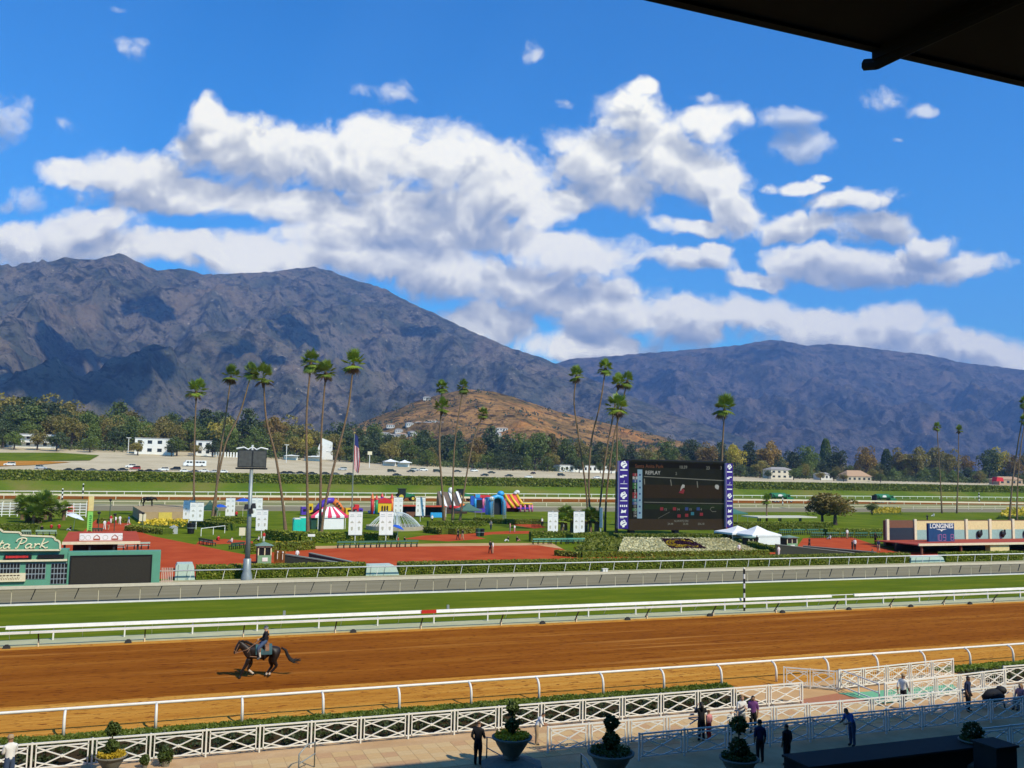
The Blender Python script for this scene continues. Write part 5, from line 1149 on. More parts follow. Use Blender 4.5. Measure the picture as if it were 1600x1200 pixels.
for i in range(len(xs2)-1):
    a, b = xs2[i]+0.3, xs2[i+1]-0.3
    if i == 1: a, b = xs2[1]+0.3, xs2[2]-0.3
    up, lo = (M_BRW, M_DKW) if i < 1 else (M_CPAN, M_TPAN)
    zc = zb+(zt-zb)*(0.62 if i < 1 else 0.5)
    mb = MB(); mb.box(((a+b)/2, WY-0.03, (zc+zt-0.1)/2), (b-a, 0.06, zt-0.1-zc)); mb.build('upper_panel', up, cb, org=o0)
    mb = MB(); mb.box(((a+b)/2, WY-0.03, (zc+zb)/2), (b-a, 0.06, zc-zb)); mb.build('lower_panel', lo, cb, org=o0)
    if i >= 2:
        mb = MB(); mb.ball(((a+b)/2, WY-0.3, zb+(zt-zb)*0.28), (0.42,0.3,0.6), 8, 6); mb.prism([((a+b)/2+0.1,zb+0.2),((a+b)/2+0.7,zb+(zt-zb)*0.25),((a+b)/2+0.6,zb+(zt-zb)*0.5),((a+b)/2+0.2,zb+(zt-zb)*0.3)],WY-0.4,WY-0.15); mb.build('loudspeaker', BLACK, cb, org=o0)
# lower red roof and its fascia
FY = 103.0; xf0 = (102.53,1.41)[0]; zf = (110.53,1.51)[1]
mb = MB(); pr = [((108.3,1.22)[0],WY-0.2,zb),(xw1,WY-0.2,zb),(xw1,FY,zf),(xf0,FY,zf)]; mb.add(pr+[(x,y,z-0.15) for x,y,z in pr],[(0,3,2,1),(4,5,6,7),(3,7,6,2),(0,4,7,3)]); mb.build('lower_roof', M_RROOF, cb, org=o0)
mb = MB(); mb.box(((xf0+xw1)/2, FY-0.12, zf-0.02), (xw1-xf0, 0.2, 0.32)); mb.build('fascia', CREAM, cb, org=o0)
mb = MB(); mb.box(((xf0+2+xw1)/2, 109.5, zf/2-0.15), (xw1-xf0-2, 0.3, zf-0.3)); mb.build('rear_wall', mat('shop_dark', (0.03,0.025,0.02), 0.9), cb, org=o0)
p, q = (116.65,1.14), (120.46,-0.42)
mb = MB(); mb.box(((p[0]+q[0])/2, FY+0.6, (zf-0.2)/2), (q[0]-p[0], 0.9, zf-0.2)); mb.build('kiosk_front', M_CPAN, cb, org=o0)
for k in range(5):
    mb = MB(); mb.box((xf0+1+k*7.5, FY+0.3, (zf-0.2)/2), (0.25,0.25,zf-0.2)); mb.build('post', BROWNP if False else M_BRW, cb, org=o0)
# LONGINES clock sign
CY_ = 111.0; o0 = ((115.03,1.21)[0], CY_, 0)
sg = thing('clock_sign', 'blue sign with white lettering and red clock digits on the red roof', 'sign', (o0[0], CY_, 0))
p, q = (112.52,4.04), (117.79,1.14)
mb = MB(); mb.box(((p[0]+q[0])/2, CY_, (p[1]+q[1])/2), (q[0]-p[0], 0.4, p[1]-q[1])); bd = mb.build('board', mat('navy_sign', (0.012,0.055,0.16), 0.5), sg, org=o0)
for s in (-1,1):
    mb = MB(); mb.box((o0[0]+s*1.2, CY_+0.1, q[1]/2), (0.16,0.16,q[1])); mb.build('leg', DARK, sg, org=o0)
W_, H_ = q[0]-p[0], p[1]-q[1]; cx_ = (p[0]+q[0])/2
def fit_text(txt, width, m, ex=0.01, off=0.012):
    me = text_mesh(txt, 1.0, m, ex, 'CENTER', offset=off); xs_ = [v.co.x for v in me.vertices]; s = width/(max(xs_)-min(xs_)); me.transform(Matrix.Diagonal((s,1,s,1))); return me
link('lettering', fit_text('LONGINES', W_*0.90, WHITE, 0.02, 0.02), bd, (cx_-o0[0], -0.23, q[1]+H_*0.74))
mb = MB(); zc = q[1]+H_*0.62
wing = [(-1.0,.5),(-.55,.25),(-.2,.1),(0,-.55),(.2,.1),(.55,.25),(1.0,.5),(.5,.5),(.18,.45),(0,.3),(-.18,.45),(-.5,.5)]
mb.prism([(cx_+a_*W_*0.22, zc+b_*H_*0.13) for a_, b_ in wing], CY_-0.225, CY_-0.205); mb.build('winged_emblem', WHITE, bd, org=o0)
M_DIG = mat('clock_digit', (0.34,0.12,0.24), 0.5, emit=0.35)
SEG = {'0':'abcdef','1':'bc','3':'abgcd','9':'abcdfg'}
def digit(ch, x, z, w, h, parent):
    mb = MB(); g_ = 0.04
    S_ = {'a':((0,h),(w,h)),'b':((w,h),(w,h/2)),'c':((w,h/2),(w,0)),'d':((0,0),(w,0)),'e':((0,h/2),(0,0)),'f':((0,h),(0,h/2)),'g':((0,h/2),(w,h/2))}
    for s_ in SEG[ch]:
        (ax,az),(bx,bz) = S_[s_]; mb.bar((x+ax,CY_-0.215,z+az),(x+bx,CY_-0.215,z+bz),0.07,0.02,up=(0,1,0))
    mb.build('digit', M_DIG, parent, org=o0)
zd = q[1]+H_*0.08; dh = H_*0.32; dw = W_*0.10
for ch, fx in (('1',0.26),('0',0.40),('9',0.56),('1',0.76),('3',0.86)): digit(ch, p[0]+W_*fx, zd, dw, dh, bd)
# stand behind the tote board: low counter roof with a white sign board
CYB = 104.0
t = thing('counter_stand', 'low red-roofed counter with a cream edge and a white sign board behind the tote board', 'stand', ((-4.64,2.68)[0], CYB, 0)); o0 = ((-4.64,2.68)[0], CYB, 0)
a, b = (-8.38,2.79), (-1.04,2.81); z_ = a[1]
mb = MB(); mb.box(((a[0]+b[0])/2, CYB, z_), (b[0]-a[0], 0.2, 0.28)); mb.build('fascia', CREAM, t, org=o0)
mb = MB(); mb.add([(a[0],CYB+0.1,z_+0.1),(b[0],CYB+0.1,z_+0.1),(b[0]-0.5,CYB+7,z_+0.7),(a[0],CYB+7,z_+0.7)],[(0,1,2,3)]); mb.build('roof', M_RROOF, t, org=o0)
mb = MB(); mb.box(((a[0]+b[0])/2-0.8, CYB+4.5, z_/2), (b[0]-a[0]-3, 0.2, z_)); mb.build('rear_wall', MATS['shop_dark'], t, org=o0)
for f_ in (0.03, 0.35, 0.66, 0.97):
    mb = MB(); mb.box((a[0]+(b[0]-a[0])*f_, CYB+0.3, z_/2), (0.2,0.2,z_)); mb.build('post', DARK, t, org=o0)
p, q = (-6.88,3.7), (-2.8,2.84)
mb = MB(); mb.box(((p[0]+q[0])/2, CYB+1.0, (p[1]+q[1])/2), (q[0]-p[0], 0.1, p[1]-q[1])); sb = mb.build('sign_board', M_BAN, t, org=o0)
M_RP = mat('sign_red_print', (0.40,0.08,0.03), 0.6)
for f_ in (0.40, 0.82):
    cx_ = p[0]+(q[0]-p[0])*f_; zc = (p[1]+q[1])/2; mb = MB()
    mb.tube([(cx_-0.30,CYB+0.94,zc-0.2),(cx_-0.26,CYB+0.94,zc+0.05),(cx_,CYB+0.94,zc+0.28),(cx_+0.26,CYB+0.94,zc+0.05),(cx_+0.30,CYB+0.94,zc-0.2)],0.04,5); mb.box((cx_,CYB+0.94,zc-0.18),(0.6,0.02,0.14)); mb.build('emblem_print', M_RP, sb, org=o0)
for f_ in (0.06, 0.2, 0.6, 0.95):
    cx_ = p[0]+(q[0]-p[0])*f_; zc = (p[1]+q[1])/2; mb = MB(); mb.lathe([(0.26,0),(0.22,0.0)], 12, (0,0,0)); mb.v = [(cx_+x_, CYB+0.94, zc+y_) for x_, y_, zz in mb.v]; mb.build('ring_print', M_PRINT, sb, org=o0)
# bench backs right of the counter
def bench(label, g0, g1, h=0.85, m=GREENB, group='benches on the infield', legs=4):
    dx, dy = g1[0]-g0[0], g1[1]-g0[1]; L_ = math.hypot(dx, dy); t = thing('bench', label, 'bench', (g0[0], g0[1], 0), math.atan2(dy, dx), group)
    mb = MB(); mb.box((L_/2,0,h-0.14),(L_,0.05,0.24)); mb.build('backrest', m, t)
    mb = MB(); mb.box((L_/2,0.28,0.46),(L_,0.5,0.06)); mb.build('seat', m, t)
    for k in range(legs):
        x = 0.15+(L_-0.3)*k/(legs-1); mb = MB(); mb.box((x,0.05,h/2-0.1),(0.08,0.08,h-0.2)); mb.box((x,0.45,0.22),(0.08,0.08,0.44)); mb.box((x,0.28,0.42),(0.08,0.5,0.05)); mb.build('leg', BLACK, t)
A0, A1 = (23.54,126.03), (35.12,126.41)
for k in range(4):
    f0, f1 = k/4+0.004, (k+1)/4-0.004
    bench('dark green bench, %s from the left in the long row below the fountain' % ORD[k], (A0[0]+(A1[0]-A0[0])*f0, A0[1]+(A1[1]-A0[1])*f0), (A0[0]+(A1[0]-A0[0])*f1, A0[1]+(A1[1]-A0[1])*f1), 1.0)
A0, A1 = (53.25,128.31), (61.94,128.32)
for k in range(3):
    f0, f1 = k/3+0.004, (k+1)/3-0.004
    bench('pale green bench, %s from the left below the two right-hand banners' % ORD[k], (A0[0]+(A1[0]-A0[0])*f0, A0[1]+(A1[1]-A0[1])*f0), (A0[0]+(A1[0]-A0[0])*f1, A0[1]+(A1[1]-A0[1])*f1), 0.95, mat('bench_pale_green', (0.12,0.34,0.25), 0.5))
for lb, p, q in (('dark bench at the right edge of the plaza path below the bronze horse', (-2.95,165.71), (-0.53,157.95)), ('dark bench on the plaza left of the lawn corner', (6.16,135.85), (7.78,131.39)), ('dark bench on the plaza just left of the floodlight mast', (9.79,126.13), (11.63,127.8)), ('dark bench by the path above the counter stand', (-8.64,157.32), (-7.09,157.17))): bench(lb, p, q, 0.9, GREEND)
for lb, p, q in (('grey-green bench on the lawn behind the sign, the right one', (-15.94,152.73), (-13.11,152.42)), ('grey-green bench on the lawn behind the sign, the left one', (-17.81,152.94), (-16.54,152.8)), ('white-backed bench right of the counter stand, the left one', (-5.96,126.69), (-3.07,126.24)), ('white-backed bench right of the counter stand, the right one', (-2.9,128.06), (-0.09,128.58))): bench(lb, p, q, 0.95, mat('bench_grey_green', (0.36,0.45,0.36), 0.5))
# rows of dark benches on the lawn at the right
k2 = 0
for (pa, pb, n, nm) in (((108.55,142.44), (124.17,142.51), 5, 'back'), ((109.36,134.49), (124.09,132.78), 5, 'front')):
    for k in range(n):
        f0, f1 = k/n+0.01, (k+1)/n-0.015
        bench('dark green bench, %s from the left in the %s row behind the right-hand red plaza' % (ORD[k], nm), (pa[0]+(pb[0]-pa[0])*f0, pa[1]+(pb[1]-pa[1])*f0), (pa[0]+(pb[0]-pa[0])*f1, pa[1]+(pb[1]-pa[1])*f1), 1.1, GREENB, 'benches on the infield', 6)
# shade roof on the lawn
t = thing('shade_shelter', 'long flat pale-roofed shade shelter on the lawn left of the brown tree', 'shelter', (*(122.55,167.83),0)); p = (129.51,176.62); q = (143.29,175.94); h1 = 1.88
mb = MB(); mb.box(((q[0]-p[0])/2+0.5,2.5,h1),(q[0]-p[0]+2,6,0.25)); mb.build('roof', mat('shelter_roof', (0.62,0.60,0.46), 0.7), t)
for k in range(6):
    mb = MB(); mb.box(((q[0]-p[0])*k/5+0.3,0.5+(k%2)*3,h1/2),(0.22,0.22,h1)); mb.build('post', GREEND, t)
g = (125.29,179.25); t = pyramid_tent('small dark green shade roof just right of the video board', g[0], g[1]+2, 5.5, 4, 2.2, 3.3, 'shade_roof', GREENB, False)
# litter bins
def bin_(label, g, h, r, m=BLACK, ring=True):
    t = thing('litter_bin', label, 'bin', (g[0], g[1], 0), 0, 'litter bins'); mb = MB(); mb.lathe([(0,0),(r*0.8,0),(r,h*0.85),(r*1.08,h*0.87),(r*1.08,h),(r*0.85,h),(0,h*0.9)], 12); mb.build('drum', m, t, smooth=False)
    if ring:
        mb = MB(); mb.lathe([(r*0.93,h*0.5),(r*1.02,h*0.52),(r*1.02,h*0.57),(r*0.95,h*0.58)], 12); mb.build('hoop', GREYM, t)
bin_('tall black slatted bin below the twin banners', (5.83,155.9), 1.71, 0.62)
bin_('dark green bin beside the red path, the left of two', (50.58,145.51), 1.25, 0.42, GREEND); bin_('black bin beside the red path, the right of two', (51.23,145.44), 1.25, 0.42)
mb = MB(); mb.box((0,0,0.5),(1.2,0.9,1.0)); mb.add([(-0.65,-0.5,1.0),(0.65,-0.5,1.0),(0.65,0.5,1.0),(-0.65,0.5,1.0),(0,-0.5,1.35),(0,0.5,1.35)],[(0,1,4),(2,3,5),(1,2,5,4),(3,0,4,5)]); tag(mb.build('grey_hutch', mat('pale_grey_plastic',(0.42,0.44,0.42)), loc=(*(3.25,156.15),0)), 'small pale grey gabled hutch left of the black bin', 'hutch')
# handrail and small sign
t = thing('handrail', 'white handrail over the steps right of the twin banners', 'handrail', (*(7.13,150.23),0)); p, q = (7.13,150.23), (11.06,156.84)
for f_ in (0, 0.5, 1):
    mb = MB(); mb.box(((q[0]-p[0])*f_,(q[1]-p[1])*f_,0.6),(0.09,0.09,1.2)); mb.build('post', WHITE, t)
mb = MB(); mb.bar((0,0,1.2),(q[0]-p[0],q[1]-p[1],1.2),0.1,0.1); mb.build('top_rail', WHITE, t)
def small_sign(label, g, w, h, z, m=CREAM):
    t = thing('small_sign', label, 'sign', (g[0], g[1], 0)); mb = MB(); mb.box((0,0,z),(w,0.06,h)); mb.build('plate', m, t); mb = MB(); mb.box((0,0.06,z/2),(0.08,0.05,z)); mb.build('stake', GREYM, t)
small_sign('small cream notice left of the floodlight mast', (12.81,145.66), 0.9, 1.2, 1.0); small_sign('small cream notice below the bronze horse', (-1.58,173.91), 1.1, 1.3, 1.6); small_sign('small white notice on the hedge below the striped tent', (21.15,132.71), 1.0, 0.35, 1.3, WHITE)
# green and yellow pillar sign
t = thing('pillar_sign', 'tall narrow yellow and green pillar sign above the counter stand', 'sign', (*(-9.13,160.21),0)); h = 5.71
mb = MB(); mb.box((0,0,h*0.30),(0.75,0.3,h*0.55)); lo_ = mb.build('lower_panel', mat('lime_panel', (0.25,0.62,0.12), 0.6), t)
mb = MB(); mb.box((0.02,0,h*0.79),(0.75,0.3,h*0.40)); mb.build('upper_panel', mat('yellow_panel', (0.72,0.60,0.25), 0.6), t)
mb = MB(); mb.box((-0.40,0,h*0.79),(0.1,0.32,h*0.40)); mb.build('edge_strip', M_ORANGE, t); mb = MB(); mb.box((0,0,h*0.03),(0.5,0.3,h*0.06)); mb.build('base', DARK, t)
mb = MB()
for k in range(7): mb.box((0.05,-0.16,h*(0.10+0.058*k)),(0.34,0.02,h*0.03)); mb.box((0.05+0.1*(k%2),-0.17,h*(0.115+0.058*k)),(0.12,0.02,h*0.03))
mb.build('vertical_print', mat('green_print', (0.03,0.25,0.05), 0.6), lo_)
# flagpole with the national flag
t = thing('flagpole', 'tall flagpole with a limp red white and blue striped flag', 'flag', (*(37.84,187.6),0)); b0 = (37.84,187.6); h = 17.98
mb = MB(); mb.tube([(0,0,0),(0,0,h)],[0.16,0.09],8); mb.build('pole', mat('pole_grey', (0.22,0.24,0.20), 0.5), t); mb = MB(); mb.ball((0,0,h+0.12),0.18,8,6); mb.build('finial', mat('gilt', (0.6,0.45,0.1), 0.4), t)
M_FR = mat('flag_red', (0.50,0.02,0.03), 0.8); M_FW = mat('flag_white', (0.72,0.70,0.68), 0.8); M_FB = mat('flag_blue', (0.02,0.03,0.14), 0.8)
zb_ = 9.73; flag = None; nS = 7
def flag_strip(k0, k1, z0, z1, m, name):
    mb = MB(); n = 12; V = []
    for i in range(n+1):
        f = i/n; z = z0+(z1-z0)*f; zz_f = (z-zb_)/(h-zb_)
        for k in (k0, k1):
            u = k/nS; V.append((0.12+u*1.25*(0.75+0.25*math.sin(zz_f*4))-0.5*(1-zz_f)*u*0.4, -0.05-0.35*math.sin(u*7+zz_f*5)*u, z-u*0.9*(1-0.3*zz_f)))
    mb.add(V, [(2*i,2*i+1,2*i+3,2*i+2) for i in range(n)]); return mb.build(name, m, t, smooth=True)
for k in range(nS): flag_strip(k, k+1, zb_+0.9, h-(2.4 if k < 7 else 0.4), M_FR if k % 2 == 0 else M_FW, 'flag_stripe')
flag_strip(0, 7, h-2.38, h-0.1, M_FB, 'flag_canton')

# ================================================================== figures grown over a jointed skeleton
def skin_mesh(name, J, Eg, root, mats, sub=2, grow=1.28):
    """J: joint -> (x, y, z, radius[, radius2]); Eg: (a, b, material index)"""
    keys = list(J); idx = {k: i for i, k in enumerate(keys)}
    me = bpy.data.meshes.new('skeleton'); me.from_pydata([J[k][:3] for k in keys], [(idx[a], idx[b]) for a, b, _ in Eg], []); me.update()
    o = bpy.data.objects.new('skeleton', me); COL.objects.link(o)
    md = o.modifiers.new('skin', 'SKIN'); md.branch_smoothing = 0.3; md.use_smooth_shade = True
    for i, k in enumerate(keys):
        d = me.skin_vertices[0].data[i]; r1 = J[k][3]*grow; r2 = J[k][4]*grow if len(J[k]) > 4 else r1; d.radius = (r1, r2); d.use_root = (k == root)
    if sub: s = o.modifiers.new('sub', 'SUBSURF'); s.levels = sub; s.render_levels = sub
    dg = bpy.context.evaluated_depsgraph_get(); ev = o.evaluated_get(dg)
    out = bpy.data.meshes.new_from_object(ev); out.name = name
    bpy.data.objects.remove(o); bpy.data.meshes.remove(me)
    out.materials.clear()
    for m in mats: out.materials.append(m)
    if len(mats) > 1:
        A = np.array([J[a][:3] for a, b, m in Eg]); B = np.array([J[b][:3] for a, b, m in Eg]); MI = np.array([m for a, b, m in Eg]); D = B-A; L2 = (D*D).sum(1)+1e-9
        rad = np.array([max(J[a][3], J[b][3]) for a, b, m in Eg])
        mi = np.zeros(len(out.polygons), dtype=np.int32)
        for p in out.polygons:
            c = np.array(p.center); t = np.clip(((c-A)*D).sum(1)/L2, 0, 1); q = A+D*t[:,None]; mi[p.index] = MI[np.argmin(np.linalg.norm(c-q, axis=1)-rad*0.7)]
        out.polygons.foreach_set('material_index', mi)
    out.polygons.foreach_set('use_smooth', [True]*len(out.polygons))
    return out
SKIN = [mat('skin_light', (0.52,0.30,0.20), 0.55), mat('skin_tan', (0.36,0.19,0.11), 0.55), mat('skin_brown', (0.16,0.08,0.05), 0.55)]
CL = {k: mat('cloth_'+k, c, 0.85) for k, c in dict(black=(0.012,0.012,0.014), white=(0.74,0.73,0.70), navy=(0.015,0.025,0.07), blue=(0.04,0.12,0.36), red=(0.52,0.03,0.03), grey=(0.20,0.21,0.22), tan=(0.42,0.30,0.18), jeans=(0.05,0.08,0.15), pink=(0.62,0.25,0.25), green=(0.05,0.16,0.07), orange=(0.60,0.26,0.06), yellow=(0.62,0.48,0.08), purple=(0.18,0.06,0.22)).items()}
HAIR = [mat('hair_dark', (0.018,0.012,0.009), 0.5), mat('hair_brown', (0.09,0.045,0.02), 0.5), mat('hair_fair', (0.30,0.18,0.07), 0.5)]
SHOE = mat('shoe_leather', (0.03,0.025,0.02), 0.5)
# material slots: 0 skin, 1 shirt, 2 trousers, 3 shoes, 4 hair
def body_joints(pose='stand', fingers=True):
    J = {}
    J['pelvis'] = (0,0,0.96,0.145,0.105); J['waist'] = (0,0.005,1.10,0.135,0.095); J['chest'] = (0,0.01,1.28,0.165,0.11); J['collar'] = (0,0.0,1.42,0.10,0.07); J['neck'] = (0,0.012,1.50,0.052); J['jaw'] = (0,0.03,1.575,0.068,0.08); J['brow'] = (0,0.025,1.655,0.078,0.092); J['crown'] = (0,0.012,1.715,0.055,0.065); J['nose'] = (0,0.125,1.60,0.014)
    S = {}
    for s, n in ((-1,'l'),(1,'r')):
        S[n] = dict(shoulder=(s*0.175,0,1.405), elbow=(s*0.225,-0.03,1.13), wrist=(s*0.22,0.06,0.90), hand=(s*0.215,0.085,0.835), hip=(s*0.085,0,0.92), knee=(s*0.095,0.02,0.50), ankle=(s*0.10,-0.02,0.085), toe=(s*0.115,0.14,0.035))
    if pose == 'walk':
        S['l'].update(knee=(-0.09,0.14,0.52), ankle=(-0.09,0.22,0.10), toe=(-0.10,0.38,0.06), elbow=(-0.22,-0.14,1.15), wrist=(-0.21,-0.16,0.92), hand=(-0.21,-0.14,0.86))
        S['r'].update(knee=(0.09,-0.02,0.50), ankle=(0.09,-0.26,0.12), toe=(0.10,-0.13,0.03), elbow=(0.22,0.06,1.14), wrist=(0.20,0.20,0.98), hand=(0.19,0.25,0.94))
    if pose == 'camera':   # both arms raised to the face
        for s, n in ((-1,'l'),(1,'r')): S[n].update(elbow=(s*0.27,0.14,1.24), wrist=(s*0.13,0.26,1.48), hand=(s*0.08,0.28,1.54))
    if pose == 'reach':    # right forearm forward, resting on a rail
        S['r'].update(elbow=(0.24,0.02,1.15), wrist=(0.22,0.24,1.02), hand=(0.215,0.32,1.02)); S['l'].update(elbow=(-0.25,-0.06,1.15), wrist=(-0.2,0.1,0.98), hand=(-0.17,0.15,0.95))
    if pose == 'phone':
        S['r'].update(elbow=(0.22,0.06,1.15), wrist=(0.10,0.27,1.25), hand=(0.07,0.31,1.30)); S['l'].update(elbow=(-0.22,0.04,1.15), wrist=(-0.08,0.25,1.2), hand=(-0.04,0.29,1.24))
    if pose == 'sit':
        dz = -0.46
        for k in list(J): v = J[k]; J[k] = (v[0], v[1], v[2]+dz)+tuple(v[3:])
        for s, n in ((-1,'l'),(1,'r')):
            d = S[n]
            for k in ('shoulder','elbow','wrist','hand','hip'): v = d[k]; d[k] = (v[0], v[1], v[2]+dz)
            d.update(knee=(s*0.11,0.44,0.49), ankle=(s*0.11,0.47,0.085), toe=(s*0.115,0.62,0.035), elbow=(s*0.24,0.08,0.72), wrist=(s*0.14,0.30,0.62), hand=(s*0.11,0.37,0.61))
    if pose == 'ground':
        dz = -0.82
        for k in list(J): v = J[k]; J[k] = (v[0], v[1]-0.06*(v[2]-0.9), v[2]+dz)+tuple(v[3:])
        for s, n in ((-1,'l'),(1,'r')):
            d = S[n]
            for k in ('shoulder','hip'): v = d[k]; d[k] = (v[0], v[1]-0.05*(v[2]-0.9), v[2]+dz)
            d.update(knee=(s*0.13,0.38,0.38), ankle=(s*0.12,0.66,0.07), toe=(s*0.13,0.80,0.05), elbow=(s*0.25,0.08,0.34), wrist=(s*0.16,0.28,0.34), hand=(s*0.13,0.35,0.36))
    if pose == 'lean':
        for k, (dy, dz) in dict(waist=(0.05,-0.01),chest=(0.14,-0.03),collar=(0.21,-0.06),neck=(0.26,-0.08),jaw=(0.31,-0.10),brow=(0.33,-0.10),crown=(0.33,-0.09),nose=(0.33,-0.10)).items(): v = J[k]; J[k] = (v[0], v[1]+dy, v[2]+dz)+tuple(v[3:])
        for s, n in ((-1,'l'),(1,'r')): S[n].update(shoulder=(s*0.175,0.19,1.345), elbow=(s*0.24,0.26,1.10), wrist=(s*0.18,0.46,1.04), hand=(s*0.15,0.53,1.03))
    R_ = dict(shoulder=0.066, elbow=0.046, wrist=0.032, hand=0.036, hip=0.098, knee=0.062, ankle=0.045, toe=0.038)
    E_ = [('pelvis','waist',1),('waist','chest',1),('chest','collar',1),('collar','neck',0),('neck','jaw',0),('jaw','brow',0),('brow','crown',4),('jaw','nose',0)]
    for n in 'lr':
        for k, v in S[n].items(): J[n+k] = v+(R_[k],)
        E_ += [('collar',n+'shoulder',1),(n+'shoulder',n+'elbow',1),(n+'elbow',n+'wrist',0),(n+'wrist',n+'hand',0),('pelvis',n+'hip',2),(n+'hip',n+'knee',2),(n+'knee',n+'ankle',2),(n+'ankle',n+'toe',3)]
        if fingers:
            h = Vector(S[n]['hand']); w = Vector(S[n]['wrist']); d = (h-w).normalized(); sx = -1 if n == 'l' else 1
            sd = d.cross(Vector((sx,0,0.15))).normalized(); inn = Vector((-sx,0,0))
            for k in range(4):
                b = h+sd*(0.026*(k-1.5)*1.0)+d*0.03; e1 = b+d*(0.045-0.006*abs(k-1.2)); e2 = e1+d*0.025+inn*0.018
                J['%sf%da' % (n,k)] = tuple(e1)+(0.0095,); J['%sf%db' % (n,k)] = tuple(e2)+(0.008,); E_ += [(n+'hand','%sf%da' % (n,k),0), ('%sf%da' % (n,k),'%sf%db' % (n,k),0)]
            b = h-d*0.015-sd*0.045+inn*0.01; J[n+'tha'] = tuple(b)+(0.011,); J[n+'thb'] = tuple(b+d*0.04-sd*0.008)+(0.009,); E_ += [(n+'hand',n+'tha',0),(n+'tha',n+'thb',0)]
    return J, E_
BODY = {}
def body_mesh(pose, near):
    k = (pose, near)
    if k not in BODY:
        J, E_ = body_joints(pose, near); BODY[k] = skin_mesh('person', J, E_, 'pelvis', [SKIN[0], CL['white'], CL['jeans'], SHOE, HAIR[0]], 2 if near else 1)
    return BODY[k]
def head_of(pose):
    J, _ = body_joints(pose, False); return J['brow']
def person(label, loc, rz, pose='stand', shirt='white', legs='jeans', skin=0, hair=0, sleeves=False, h=1.72, near=False, hat=None, long_hair=False, z=0.0, skirt=None, bare=False):
    s = h/1.77
    o = link('person', body_mesh(pose, near), None, (loc[0], loc[1], z), rz); o.scale = (s,s,s)
    tag(o, label, 'person', 'people')
    for i, m in enumerate((SKIN[skin], CL[shirt], SKIN[skin] if bare else CL[legs], SHOE, HAIR[hair])):
        o.material_slots[i].link = 'OBJECT'; o.material_slots[i].material = m
    b = head_of(pose)
    # hair cap, a little larger than the skull and open at the face
    mb = MB(); nu, nv = 12, 7; V = []; 
    for i in range(nv+1):
        t = math.pi/2-(math.pi*0.62)*i/nv
        for j in range(nu):
            a = 2*math.pi*j/nu; front = max(0, math.sin(a)); tt = t if front < 0.35 else max(t, 0.35)
            V.append((b[0]+0.089*math.cos(tt)*math.cos(a), b[1]+0.005+0.104*math.cos(tt)*math.sin(a), b[2]+0.0+0.088*math.sin(tt)-(0.10*max(0,-t)*(1 if long_hair else 0)*(1 if front < 0.35 else 0))))
    mb.add(V, [(i*nu+j, i*nu+(j+1)%nu, (i+1)*nu+(j+1)%nu, (i+1)*nu+j) for i in range(nv) for j in range(nu)])
    mb.build('hair', HAIR[hair], o, smooth=True)
    if long_hair:
        mb = MB(); mb.tube([(b[0],b[1]-0.06,b[2]+0.02),(b[0],b[1]-0.10,b[2]-0.12),(b[0],b[1]-0.10,b[2]-0.30)],[0.085,0.085,0.05],8); mb.build('long_hair', HAIR[hair], o, smooth=True)
    if hat:
        mb = MB(); mb.lathe([(0.0,0.115),(0.07,0.105),(0.098,0.06),(0.104,0.0),(0.10,-0.01)], 12, (b[0],b[1]+0.005,b[2]+0.015)); mb.prism([(b[0]-0.08,b[2]+0.01),(b[0]+0.08,b[2]+0.01),(b[0]+0.07,b[2]+0.025),(b[0]-0.07,b[2]+0.025)], b[1]+0.08, b[1]+0.19); mb.build('hat', CL[hat], o)
    if near:
        for s_ in (-1,1):
            mb = MB(); mb.ball((b[0]+s_*0.03,b[1]+0.093,b[2]-0.022),(0.011,0.007,0.007),6,4); mb.build('eye', BLACK, o)
            mb = MB(); mb.ball((b[0]+s_*0.085,b[1]-0.005,b[2]-0.025),(0.012,0.022,0.034),6,5); mb.build('ear', SKIN[skin], o)
        mb = MB(); mb.box((b[0],b[1]+0.093,b[2]-0.085),(0.045,0.008,0.008)); mb.build('mouth', mat('lips', (0.30,0.09,0.08)), o)
    if skirt:
        mb = MB(); mb.lathe([(0.13,1.06),(0.16,0.95),(0.20,0.72),(0.19,0.60)], 14); mb.build('skirt', CL[skirt], o, smooth=True)
    return o
def face_to(g, tx, ty): return math.atan2(ty-g[1], tx-g[0])-math.pi/2

# ---------------- people on the apron
person('man in black clothes standing with his hand on the handrail left of the flower urn', (11.81,33.45), R(-35), 'reach', 'black', 'black', 0, 1, h=1.64, near=True)
g = (-4.09,36.11); person('man in a white T-shirt and tan cap at the lower left corner', (g[0], g[1]), R(25), 'phone', 'white', 'jeans', 1, 1, h=1.72, near=True, hat='tan')
person('woman in black top lifting a camera, standing at the apron fence', (21.66,33.61), R(-12), 'camera', 'black', 'black', 0, 0, h=1.6, near=True, long_hair=True)
person('child in red shorts beside the woman in black', (22.07,33.67), R(20), 'stand', 'pink', 'red', 0, 1, h=1.22, near=True)
person('woman in a white sleeveless top facing the stand', (23.84,33.89), R(170), 'phone', 'white', 'grey', 0, 2, h=1.66, near=True, long_hair=True)
person('woman with dark hair in a purple top right of the white-topped woman', (24.49,33.99), R(140), 'stand', 'purple', 'black', 1, 0, h=1.58, near=True, long_hair=True)
person('small child in white and teal beside the white-topped woman', (23.39,34.03), R(150), 'stand', 'white', 'green', 0, 0, h=1.0, near=True)
person('man in a white shirt and dark trousers walking by the gateway', (33.85,35.1), R(-70), 'walk', 'white', 'black', 1, 1, h=1.68, near=True, hat='tan')
person('man in a dark shirt standing at the right fence', (36.62,33.9), R(200), 'stand', 'navy', 'black', 2, 0, h=1.68, near=True)
g = (39.57,33.49); person('woman in pink seated at the right edge', g, R(100), 'sit', 'pink', 'grey', 0, 2, h=1.68, near=True, z=0.0, long_hair=True)
